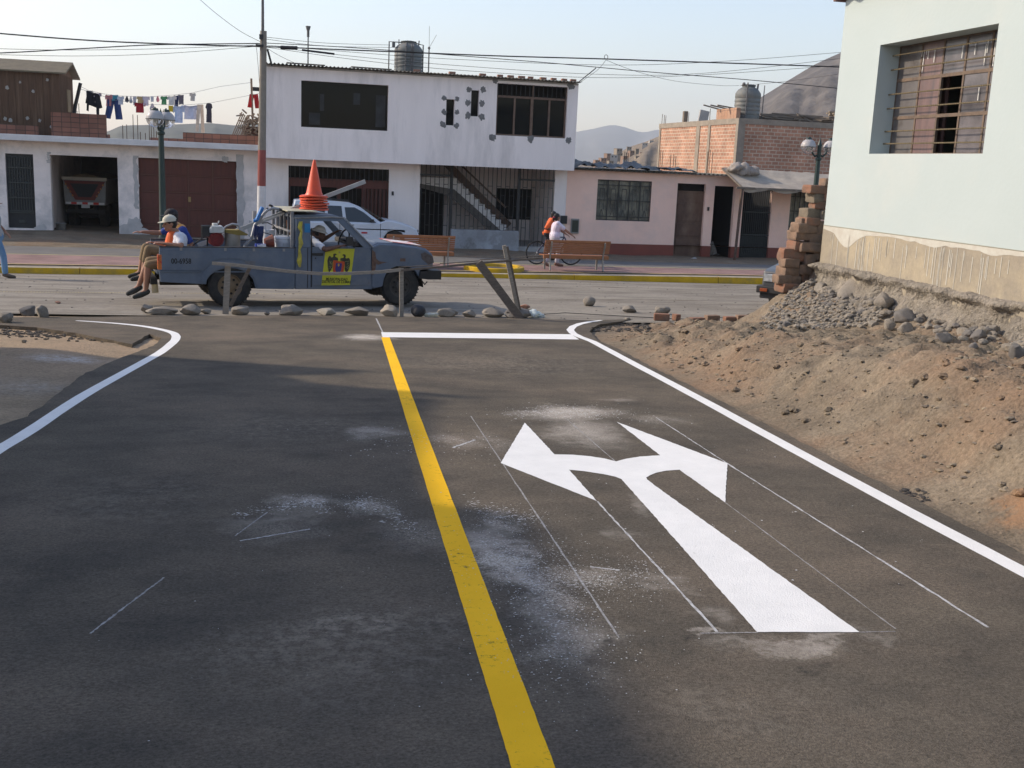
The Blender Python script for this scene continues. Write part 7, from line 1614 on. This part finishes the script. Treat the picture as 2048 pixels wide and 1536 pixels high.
# local +x is forward (towards the viewer's left), origin at front wheel, right hand wheel side y=0
LW_ = 1.55
y0_ = -LW_ if False else 0
pf = [(-3.3, .3), (-3.35, .75), (-2.4, .86), (-.55, .86), (-.1, .84), (.45, .76), (.60, .72), (.62, .50), (.60, .28), (.34, .25), (.30, .42), (.16, .56), (0, .6), (-.16, .56), (-.30, .42), (-.34, .25), (-2.1, .22), (-2.14, .42), (-2.3, .56), (-2.45, .6), (-2.6, .56), (-2.74, .42), (-2.8, .25)]
m = MB(); m.prism(pf, -LW_/2-.6, LW_/2-.6, 0, 'Y', .03); body = m.build('body', DP, t, local=True, bevel=.02, smooth=True, auto=35)
m = MB(); m.prism([(-3.2, .85), (-2.7, 1.32), (-1.3, 1.35), (-.55, .85)], -LW_/2-.5, LW_/2-.7, 0, 'Y', .04); m.build('cabin', CG, body, local=True, bevel=.03)
ya, yb = -LW_/2-.6, LW_/2-.6
m = MB(); m.box(.56, .78, ya-.03, yb+.03, .34, .47); m.box(.60, .72, ya+.02, yb-.02, .24, .339); m.build('bumper', BLACKMET, body, local=True, bevel=.015)
m = MB(); m.box(.60, .64, ya+.04, ya+.24, .54, .68); m.build('headlight', M('head_glass', (.22, .23, .24), (.45, .46, .46), 16, .12, spec=.6), body, local=True, bevel=.01)
m = MB(); m.box(.60, .64, yb-.3, yb-.03, .52, .69); m.build('headlight', M('head_glass2', (.55, .57, .57), rough=.15), body, local=True, bevel=.01)
m = MB()
for k in range(5): m.box(.61, .645, ya+.28, yb-.34, .525+k*.035, .54+k*.035)
for k in range(9): m.box(.61, .64, ya+.36+k*.1, ya+.37+k*.1, .52, .69)
m.box(.60, .612, ya+.26, yb-.32, .51, .70, 1); m.build('grille', [FRg, DARKIN], body, local=True)
for y in (ya+.03, yb-.25): m = MB(); m.box(.78, .80, y+.02, y+.16, .37, .43); m.build('indicator', M('indicator', (.25, .06, .02), rough=.3), body, local=True, bevel=.006)
for x in (0, -2.45):
    for y0, y1 in ((ya+.02, ya+.2), (yb-.2, yb-.02)):
        m = MB(); m.lathe([(0, y0), (.2, y0), (.28, y0), (.30, y0+.03), (.30, y1-.03), (.28, y1), (0, y1)], (x, 0, .29), 28, 0, 'Y'); m.build('wheel', TYRE, t, local=True, smooth=True, auto=40)
# ------------------------------------------------------------------ people
SKIN = M('skin', (.33, .17, .105), (.27, .135, .085), 9, .6, spec=.35); SKIND = M('skin_dark', (.15, .075, .048), (.12, .06, .04), 9, .6, spec=.35)
HAIR = M('hair_black', (.012, .010, .010), (.02, .017, .015), 30, .5, .5, 90)
def caps(m, pts, rs, n=12):
    for i, (p, r) in enumerate(zip(pts, rs)): m.sph(tuple(p), r*1.0, n)
    for i in range(len(pts)-1):
        if (Vector(pts[i])-Vector(pts[i+1])).length > 1e-4: m.tube([pts[i], pts[i+1]], [rs[i], rs[i+1]], n)
def voxel(m, name, mat, parent, vox=.009, smooth=3, local=True):
    o = m.build(name, mat, parent, local=local)
    r = o.modifiers.new('r', 'REMESH'); r.mode = 'VOXEL'; r.voxel_size = vox; r.use_smooth_shade = True
    s = o.modifiers.new('s', 'SMOOTH'); s.iterations = smooth; s.factor = .5
    me = bpy.data.meshes.new_from_object(o.evaluated_get(bpy.context.evaluated_depsgraph_get())); o.modifiers.clear()
    old = o.data; o.data = me; me.name = name
    if not me.materials: me.materials.append(mat)
    me.polygons.foreach_set('use_smooth', [True]*len(me.polygons)); bpy.data.meshes.remove(old)
    return o
def head(m, c, fwd, up=(0, 0, 1), s=1.0):
    f = Vector(fwd).normalized(); u = (Vector(up)-f*Vector(up).dot(f)).normalized(); r = f.cross(u)
    def P(a, b, d): return Vector(c)+(f*a+r*b+u*d)*s
    def S(a, b, d, R, n=12):
        k = MB(); k.sph((0, 0, 0), R, n); m.add([P(a+v[0], b+v[1], d+v[2]) for v in k.v], k.f)
    S(-.012, 0, .025, (.092, .074, .092), 16); S(.018, 0, -.035, (.066, .058, .075), 14); S(.045, 0, -.088, (.03, .03, .022)); S(.05, 0, .02, (.03, .05, .03))
    m.tube([P(.082, 0, .012), P(.104, 0, -.03)], [.009, .015], 8); S(.10, 0, -.032, (.013, .017, .010), 8)
    S(.083, 0, -.062, (.010, .024, .006), 8); S(.08, 0, -.072, (.009, .02, .006), 8)
    for q in (-1, 1): S(-.008, q*.075, -.01, (.020, .009, .032), 10); S(.062, q*.03, .022, (.02, .02, .008), 8)
    return P, f, r, u
def hand(m, w, d, nrm, s=1.0, curl=.35, side=1):
    d = Vector(d).normalized(); nrm = Vector(nrm); nrm = (nrm-d*nrm.dot(d)).normalized(); sd_ = d.cross(nrm)*side; w = Vector(w)
    for k in (-.027, -.009, .009, .027): m.tube([w+sd_*k*.7, w+d*.085*s+sd_*k], [.015, .013], 8); m.sph(tuple(w+d*.085*s+sd_*k), .0125, 8)
    for k, L in zip((-.028, -.0095, .0095, .028), (.060, .072, .076, .066)):
        p0 = w+d*.085*s+sd_*k; a = d; p = p0; P = [p0]
        for q in range(3): a = (a-nrm*curl*(.5+.3*q)).normalized(); p = p+a*L*s*(.45, .32, .23)[q]; P.append(p)
        caps(m, P, [.0095, .009, .0085, .007], 7)
    t0 = w+d*.02+sd_*.028; t1 = t0+(d*.5+sd_*.75-nrm*.2).normalized()*.035; t2 = t1+(d*.85+sd_*.35-nrm*.3).normalized()*.03
    caps(m, [t0, t1, t2], [.014, .011, .009], 8)
def eyes(parent, P):
    m = MB()
    for q in (-1, 1): m.sph(tuple(P(.078, q*.03, .008)), .009, 8)
    m.build('eyes', M('eye', (.02, .015, .012), rough=.2), parent, local=True, smooth=True)
def person(label, loc, rz, J, skin, shirt=None, trousers=None, shoes=None, headf=(1, 0, 0), sleeve=.9, leg=1.0, extra=None, hair=True, w=1.0, shirtname='shirt', handn=((0, 0, 1), (0, 0, 1)), curl=(.35, .35), s_=1.0, trname='trousers'):
    t = thing('person', label, 'person', loc, rz)
    V_ = {k: Vector(v) for k, v in J.items()}
    m = MB(); ch, pv, nk, hd = V_['chest'], V_['pelvis'], V_['neck'], V_['head']
    L, R_ = V_['shL'], V_['shR']; hl, hr = V_['hipL'], V_['hipR']
    mid = (ch+pv)/2
    def trunk(m, g=0, belly=.0):
        caps(m, [L, (L+R_)/2*.5+nk*.5-Vector((0, 0, .05)), R_], [.062+g, .07+g, .062+g])
        for a, b in ((L, hl), (R_, hr)):
            q = a.lerp(ch, .35)-Vector((0, 0, .06)); caps(m, [q, mid+(q-ch)*.55, b+(Vector((0, 0, .05)))], [.10*w+g, .098*w+g+belly, .115*w+g])
        caps(m, [ch, mid, pv], [.115*w+g, .11*w+g+belly, .12*w+g])
    trunk(m); caps(m, [nk, hd-Vector((0, 0, .05))], [.052, .05])
    P, f, r, u = head(m, hd, headf, s=s_)
    for i, (a, e, wr_) in enumerate((('shL', 'elL', 'wrL'), ('shR', 'elR', 'wrR'))):
        caps(m, [V_[a], V_[a].lerp(V_[e], .5), V_[e], V_[e].lerp(V_[wr_], .4), V_[wr_]], [.052, .045, .038, .037, .024]); d = (V_[wr_]-V_[e])
        hand(m, V_[wr_], V_.get('hd'+a[-1], d), handn[i], curl=curl[i], side=1 if i else -1)
    for a, k, n_ in (('hipL', 'knL', 'anL'), ('hipR', 'knR', 'anR')):
        caps(m, [V_[a], V_[a].lerp(V_[k], .5), V_[k], V_[k].lerp(V_[n_], .35), V_[n_]], [.088, .075, .053, .055, .034])
        fd = V_['toe'+a[-1]]-V_[n_]; caps(m, [V_[n_], V_[n_]+fd*.5-Vector((0, 0, .01)), V_['toe'+a[-1]]], [.036, .034, .024])
    body = voxel(m, 'body', skin, t, .0085, 2)
    eyes(body, P)
    if shirt:
        m = MB(); trunk(m, .014)
        for i, (a, e) in enumerate((('shL', 'elL'), ('shR', 'elR'))): q = V_[a].lerp(V_[e], sleeve); caps(m, [V_[a], V_[a].lerp(V_[e], sleeve*.5), q], [.068, .064, .058])
        sh_ = voxel(m, shirtname, shirt, body, .011, 4)
    if trousers:
        m = MB(); caps(m, [hl, hr], [.125*w, .125*w]); caps(m, [pv, pv+Vector((0, 0, .06))], [.13*w, .128*w])
        for a, k, n_ in (('hipL', 'knL', 'anL'), ('hipR', 'knR', 'anR')):
            if leg <= 1: q = V_[a].lerp(V_[k], leg); caps(m, [V_[a], V_[a].lerp(V_[k], leg*.5), q], [.096, .086, .070])
            else: q = V_[k].lerp(V_[n_], leg-1); caps(m, [V_[a], V_[a].lerp(V_[k], .5), V_[k], V_[k].lerp(q, .5), q], [.096, .085, .066, .066, .062])
        voxel(m, trname, trousers, body, .011, 3)
    if shoes:
        for q in 'LR':
            m = MB(); an, to = V_['an'+q], V_['toe'+q]; fd = to-an; caps(m, [an-fd*.15-Vector((0, 0, .025)), an+fd*.45-Vector((0, 0, .02)), to+fd*.08-Vector((0, 0, .0))], [.045, .046, .036]); voxel(m, 'shoe', shoes, body, .009, 2)
    if hair: 
        m = MB(); k = MB(); k.sph((0, 0, 0), (.098, .080, .094), 16)
        vs = [P(-.02+v[0], v[1], .036+v[2]) for v in k.v]; m.add(vs, k.f); k2 = MB(); k2.sph((0, 0, 0), (.07, .072, .08), 14); m.add([P(-.042+v[0], v[1], -.01+v[2]) for v in k2.v], k2.f); voxel(m, 'hair', HAIR, body, .009, 2)
    if extra: extra(t, body, P, V_)
    return t
def cap_(mat, brimdir=1, name='cap'):
    def f(t, body, P, V_):
        m = MB(); k = MB(); k.sph((0, 0, 0), (.108, .09, .088), 18); m.add([P(-.008+v[0], v[1], .052+max(v[2], -.012)) for v in k.v], k.f)
        pts = [(.07, -.075), (.12, -.065), (.165, -.035), (.178, 0), (.165, .035), (.12, .065), (.07, .075)]
        vs = [P(a, b, .052-.12*(a-.07)-1.2*b*b) for a, b in pts]+[P(a, b, .045-.12*(a-.07)-1.2*b*b) for a, b in pts]; n = len(pts)
        m.add(vs, [tuple(range(n)), tuple(range(2*n-1, n-1, -1))]+[(i, (i+1) % n, n+(i+1) % n, n+i) for i in range(n)])
        m.sph(tuple(P(-.008, 0, .14)), .01, 6)
        o = m.build(name, mat, body, local=True, smooth=True, auto=40)
        m = MB(); m.cbox((0, 0, 0), (.03, .006, .02)); v = [P(-.085, -.058, .055)+Vector(q) for q in m.v]; m.v = v; m.build('cap_emblem', BLACKMET, o, local=True)
    return f
# 1 seated man in white tee (truck local frame)
o1_ = .34
def K(a, b, off): return T1(a, b, off)
root = TP.copy()
J = dict(pelvis=(-.74, .34, .66), chest=(-.70, .34, 1.0), neck=(-.755, .34, 1.125), head=(-.845, .33, 1.235), shL=(-.72, .51, 1.06), shR=(-.715, .17, 1.05), elL=(-.86, .60, .90), wrL=(-1.04, .52, .93),
         elR=(-.71, .03, .925), wrR=(-.955, .06, .955), hipL=(-.78, .43, .66), hipR=(-.78, .25, .66), knL=(-1.15, .42, .66), knR=(-1.175, .22, .62), anL=(-1.31, .42, .27), anR=(-1.22, .22, .23), toeL=(-1.45, .40, .175), toeR=(-1.37, .2, .15))
WT = M('tee_white', (.62, .63, .68), (.55, .56, .6), 7, .9, .3, 30); VEST = M('vest_orange', (.70, .13, .03), (.6, .11, .03), 8, .7); KH = M('khaki', (.22, .155, .085), (.17, .12, .065), 6, .9, .3, 30); SHD = M('shoe_dark', (.025, .027, .024), (.05, .05, .045), 8, .7)
capc = cap_(M('cap_cream', (.55, .52, .42), (.48, .45, .36), 9, .9, .2, 60))
def ex1(t, body, P, V_):
    capc(t, body, P, V_)
    m = MB(); caps(m, [(-.785, .34, 1.04), (-.80, .34, .92), (-.80, .34, .78)], [.10, .115, .115]); m.v = [(v[0]-.01, v[1], v[2]) for v in m.v]; voxel(m, 'vest', VEST, body, .011, 3)
person('man in a white tee and cream cap sitting on the open tail of the pickup', TP, TYAW, J, SKIN, WT, KH, SHD, headf=(-1, -.25, -.12), sleeve=.62, leg=.98, extra=ex1, w=.92, handn=((0, 0, 1), (0, 0, 1)), trname='shorts')
# 2 man behind, pointing
NV = M('shirt_blue', (.03, .06, .26), (.025, .05, .2), 7, .85, .3, 30); YV = M('vest_yellow_orange', (.62, .25, .04), (.6, .5, .25), 2.5, .7, st=(1, 1, 3))
J = dict(pelvis=(-.66, 1.15, .68), chest=(-.62, 1.15, 1.04), neck=(-.67, 1.15, 1.17), head=(-.735, 1.15, 1.285), shL=(-.66, 1.33, 1.10), shR=(-.58, .98, 1.09), elL=(-.90, 1.40, 1.02), wrL=(-1.155, 1.36, 1.035),
         elR=(-.44, .93, .86), wrR=(-.40, 1.08, .62), hipL=(-.72, 1.25, .68), hipR=(-.72, 1.06, .68), knL=(-1.12, 1.27, .80), knR=(-1.10, 1.03, .79), anL=(-1.22, 1.27, .40), anR=(-1.20, 1.03, .38), toeL=(-1.36, 1.27, .34), toeR=(-1.34, 1.03, .32), hdL=(-1, 0, .0))
capb = cap_(M('cap_black', (.018, .015, .018), (.03, .028, .03), 9, .8))
def ex2(t, body, P, V_):
    capb(t, body, P, V_)
    m = MB(); caps(m, [(-.63, 1.27, 1.12), (-.61, 1.26, .95), (-.64, 1.25, .75)], [.085, .12, .125]); caps(m, [(-.60, 1.04, 1.11), (-.585, 1.06, .95), (-.62, 1.06, .75)], [.085, .12, .125]); voxel(m, 'vest', YV, body, .011, 3)
person('man in a black cap and blue shirt stretching an arm from the pickup tail', TP, TYAW, J, SKIN, NV, KH, SHD, headf=(-1, -.05, -.1), sleeve=.7, leg=1.45, extra=ex2, w=.95, handn=((0, 0, 1), (0, 0, 1)))
# 3 driver
hd_ = T2(335, 690, .38)
J = dict(pelvis=(1.32, .42, .72), chest=(1.29, .42, 1.0), neck=(1.31, .42, 1.10), head=(hd_.x+.015, .40, hd_.z-.035), shL=(1.33, .60, 1.03), shR=(1.30, .20, 1.02), elL=(1.52, .64, .96), wrL=(1.74, .52, 1.12),
         elR=(1.47, -.05, .90), wrR=(1.70, -.03, .955), hipL=(1.38, .52, .72), hipR=(1.38, .32, .72), knL=(1.8, .52, .74), knR=(1.8, .32, .74), anL=(2.0, .52, .5), anR=(2.0, .32, .5), toeL=(2.1, .52, .46), toeR=(2.1, .32, .46))
def exhat(t, body, P, V_):
    m = MB(); k = MB(); k.sph((0, 0, 0), (.105, .09, .085), 16); m.add([P(-.01+v[0], v[1], .05+max(v[2], -.02)) for v in k.v], k.f)
    n = 24; R1 = [P(-.01+.10*math.cos(a), .085*math.sin(a), .045) for a in np.linspace(0, 2*math.pi, n, endpoint=False)]; R2 = [P(-.01+.155*math.cos(a), .135*math.sin(a), .015) for a in np.linspace(0, 2*math.pi, n, endpoint=False)]
    m.add(R1+R2+[p+Vector((0, 0, .006)) for p in R1+R2], [(i, (i+1) % n, n+(i+1) % n, n+i) for i in range(n)]+[(2*n+i, 2*n+(i+1) % n, 3*n+(i+1) % n, 3*n+i) for i in range(n)]+[(n+i, n+(i+1) % n, 3*n+(i+1) % n, 3*n+i) for i in range(n)])
    m.build('hat', M('hat_white', (.5, .47, .42), (.4, .37, .33), 8, .9), body, local=True, smooth=True)
person('driver in a white hat with his bare forearm resting out of the cab window', TP, TYAW, J, SKIND, WT, KH, None, headf=(1, -.1, -.25), sleeve=.72, extra=exhat, leg=1.5, w=.9, s_=.92, handn=((0, 0, 1), (0, 0, 1)), curl=(.9, .4))
# 4 walking woman: local frame x along facade
WYY = 29.6; wf = at(1100, 529, WYY); wh = at(1110, 433, WYY); WL = Vector((at(1108, 500, WYY).x, WYY, zb(wf.x, WYY)))
sc = (wh.z-WL.z)
J = dict(pelvis=(0, 0, .82), chest=(.03, 0, 1.13), neck=(.05, 0, 1.27), head=(.045, .0, sc-.03), shL=(.10, .16, 1.22), shR=(.03, -.16, 1.22), elL=(.22, .22, 1.02), wrL=(.38, .2, .92),
         elR=(.24, -.20, 1.05), wrR=(.44, -.18, .92), hipL=(.01, .1, .82), hipR=(0, -.1, .82), knL=(.16, .1, .46), knR=(-.05, -.1, .45), anL=(.12, .1, .09), anR=(-.28, -.1, .13), toeL=(.28, .1, .04), toeR=(-.14, -.1, .05))
def ex4(t, body, P, V_):
    m = MB(); caps(m, [P(-.09, 0, .02), P(-.125, 0, -.03), P(-.12, 0, -.10)], [.045, .035, .02]); voxel(m, 'ponytail', HAIR, body, .009, 1)
    m = MB(); m.lathe([(.03, -.02), (.045, 0), (.03, .02)], P(-.115, 0, -.005), 12); m.build('hair_tie', M('scrunchie', (.35, .02, .06), rough=.8), body, local=True, smooth=True)
person('woman in a pinkish white tee walking behind the right bench with an arm out', WL, 0, J, SKIN, M('tee_pink', (.60, .48, .58), (.62, .58, .64), 6, .9, .4, 22), M('trousers_grey', (.42, .40, .44), rough=.9), M('shoe_brown', (.18, .09, .06), rough=.7), headf=(.9, .42, -.1), sleeve=.78, leg=1.85, extra=ex4, w=1.12)
# 5 cyclist in orange behind the woman
CYY = 30.4; cf = at(1094, 528, CYY); CL = Vector((at(1108, 500, CYY).x, CYY, zb(cf.x, CYY)))
bk = thing('bicycle', 'dark bicycle mostly hidden behind the right bench', 'bicycle', CL, 0)
TB = M('bike_tyre', (.02, .02, .02), rough=.8); BF = M('bike_frame', (.05, .05, .09), rough=.4)
wxr = at(1074, 508, CYY).x-CL.x
for x in (wxr, wxr+1.02):
    m = MB(); m.tube([(x+.32*math.cos(a), 0, .34+.32*math.sin(a)) for a in np.linspace(0, 2*math.pi, 37)], .022, 8, cap=False); w_ = m.build('wheel', TB, bk, local=True, smooth=True)
    m = MB(); 
    for k in range(14): a = k*math.pi/7; m.tube([(x, .02*(-1)**k, .34), (x+.3*math.cos(a), 0, .34+.3*math.sin(a))], .0022, 4)
    m.tube([(x, -.05, .34), (x, .05, .34)], .02, 8); m.build('spokes', FRg, w_, local=True)
m = MB(); x = wxr; A_, B_, C_, D_, E_ = (x, 0, .34), (x+.42, 0, .30), (x+.30, 0, .78), (x+.80, 0, .80), (x+1.02, 0, .34)
for p, q in ((A_, B_), (B_, C_), (C_, D_), (D_, B_), (A_, C_), (D_, E_)): m.tube([p, q], .018, 8)
m.tube([(x+.78, 0, .80), (x+.76, 0, .97)], .014); m.build('frame', BF, bk, local=True, smooth=True)
m = MB(); m.tube([(x+.70, -.26, .98), (x+.78, -.1, .98), (x+.78, .1, .98), (x+.70, .26, .98)], .013, 8); m.build('handlebar', BLACKMET, bk, local=True, smooth=True)
m = MB(); m.sph((x+.26, 0, .84), (.13, .07, .035), 12); m.tube([(x+.30, 0, .78), (x+.28, 0, .83)], .012); m.build('saddle', BLACKMET, bk, local=True, smooth=True)
J = dict(pelvis=(x+.24, 0, .92), chest=(x+.36, 0, 1.20), neck=(x+.42, 0, 1.31), head=(x+.46, 0, 1.42), shL=(x+.40, .15, 1.27), shR=(x+.36, -.15, 1.27), elL=(x+.5, .2, 1.06), wrL=(x+.68, .24, 1.0),
         elR=(x+.16, -.24, 1.05), wrR=(x+.42, -.22, 1.0), hipL=(x+.26, .09, .9), hipR=(x+.26, -.09, .9), knL=(x+.58, .1, .74), knR=(x+.50, -.1, .62), anL=(x+.46, .1, .36), anR=(x+.34, -.1, .22), toeL=(x+.60, .1, .32), toeR=(x+.48, -.1, .17))
person('cyclist in an orange top mostly hidden behind the walking woman', CL, 0, J, SKIND, VEST, M('trousers_black', (.02, .02, .025), rough=.9), M('shoe_black', (.02, .02, .02), rough=.6), headf=(1, .2, 0), sleeve=.9, leg=1.9, w=.85, s_=.9)
# 6 person cut by the left edge
LF = gp(10, 556, zs); LYY = LF.y
lh = at(-30, 372, LYY)
LL = Vector((at(-9, 500, LYY).x, LYY, zs(LF.x, LYY))); hd = lh.z-LL.z
wx = at(1, 408, LYY).x-LL.x; wz = at(3, 408, LYY).z-LL.z
J = dict(pelvis=(.0, 0, .86), chest=(.0, 0, 1.22), neck=(.0, 0, 1.38), head=(.02, 0, 1.52), shL=(0, .18, 1.33), shR=(0, -.18, 1.33), elL=(.05, .26, 1.08), wrL=(.18, .2, .95),
         elR=(.03, -.24, 1.08), wrR=(wx-.05, -.22, wz-.05), hipL=(.03, .1, .87), hipR=(.03, -.1, .87), knL=(-.05, .1, .48), knR=(.17, -.1, .48), anL=(-.15, .1, .1), anR=(.19, -.1, .10), toeL=(0, .1, .04), toeR=(.35, -.1, .04), hdR=(.6, 0, .5))
person('person in blue jeans and sandals walking in at the left edge of the view', LL, 0, J, SKIN, M('tee_grey', (.3, .3, .3), rough=.9), M('jeans', (.10, .19, .32), (.16, .27, .40), 4, .9, .4, 40, st=(1, 1, .5)), M('sandal', (.10, .075, .055), rough=.8), headf=(1, 0, 0), sleeve=.6, leg=1.9, w=1.05)
# small dog by the dark doorway
m = MB(); q = at(1424, 510, 35.6); z0 = q.z
caps(m, [(q.x, 35.6, z0+.30), (q.x+.05, 35.6, z0+.18), (q.x+.08, 35.6, z0+.08)], [.07, .085, .09]); caps(m, [(q.x-.01, 35.6, z0+.36), (q.x-.05, 35.55, z0+.40), (q.x-.13, 35.5, z0+.38)], [.045, .055, .025])
for y in (-.04, .04): caps(m, [(q.x-.02, 35.6+y, z0+.22), (q.x-.04, 35.6+y, z0+.1), (q.x-.05, 35.6+y, z0+.01)], [.035, .025, .022]); caps(m, [(q.x-.03, 35.58+y*.7, z0+.43), (q.x-.02, 35.58+y*.9, z0+.48)], [.018, .008]); caps(m, [(q.x+.1, 35.6+y*1.8, z0+.08), (q.x+.0, 35.6+y*1.8, z0+.02)], [.045, .022])
caps(m, [(q.x+.14, 35.6, z0+.04), (q.x+.28, 35.58, z0+.02)], [.02, .01])
d_ = thing('dog', 'small greyish dog sitting in the dark doorway of the pink house', 'dog', (q.x, 35.6, z0)); o = voxel(m, 'body', M('dog_fur', (.07, .06, .05), (.12, .105, .09), 14, .95), None, .011, 2); o.parent = d_; o.data.transform(Matrix.Translation((-q.x, -35.6, -z0)))
# ------------------------------------------------------------------ air
hz = MB(); hz.box(-4200, 4200, -300, 4600, -14, 330)
hm = bpy.data.materials.new('haze'); hm.use_nodes = True; n = hm.node_tree; n.nodes.clear()
pv = n.nodes.new('ShaderNodeVolumePrincipled'); pv.inputs['Color'].default_value = (.86, .93, 1, 1); pv.inputs['Density'].default_value = HAZE; pv.inputs['Anisotropy'].default_value = .2
ou = n.nodes.new('ShaderNodeOutputMaterial'); n.links.new(pv.outputs[0], ou.inputs['Volume'])
ho = hz.build('haze', hm); ho['kind'] = 'stuff'; ho.display_type = 'WIRE'
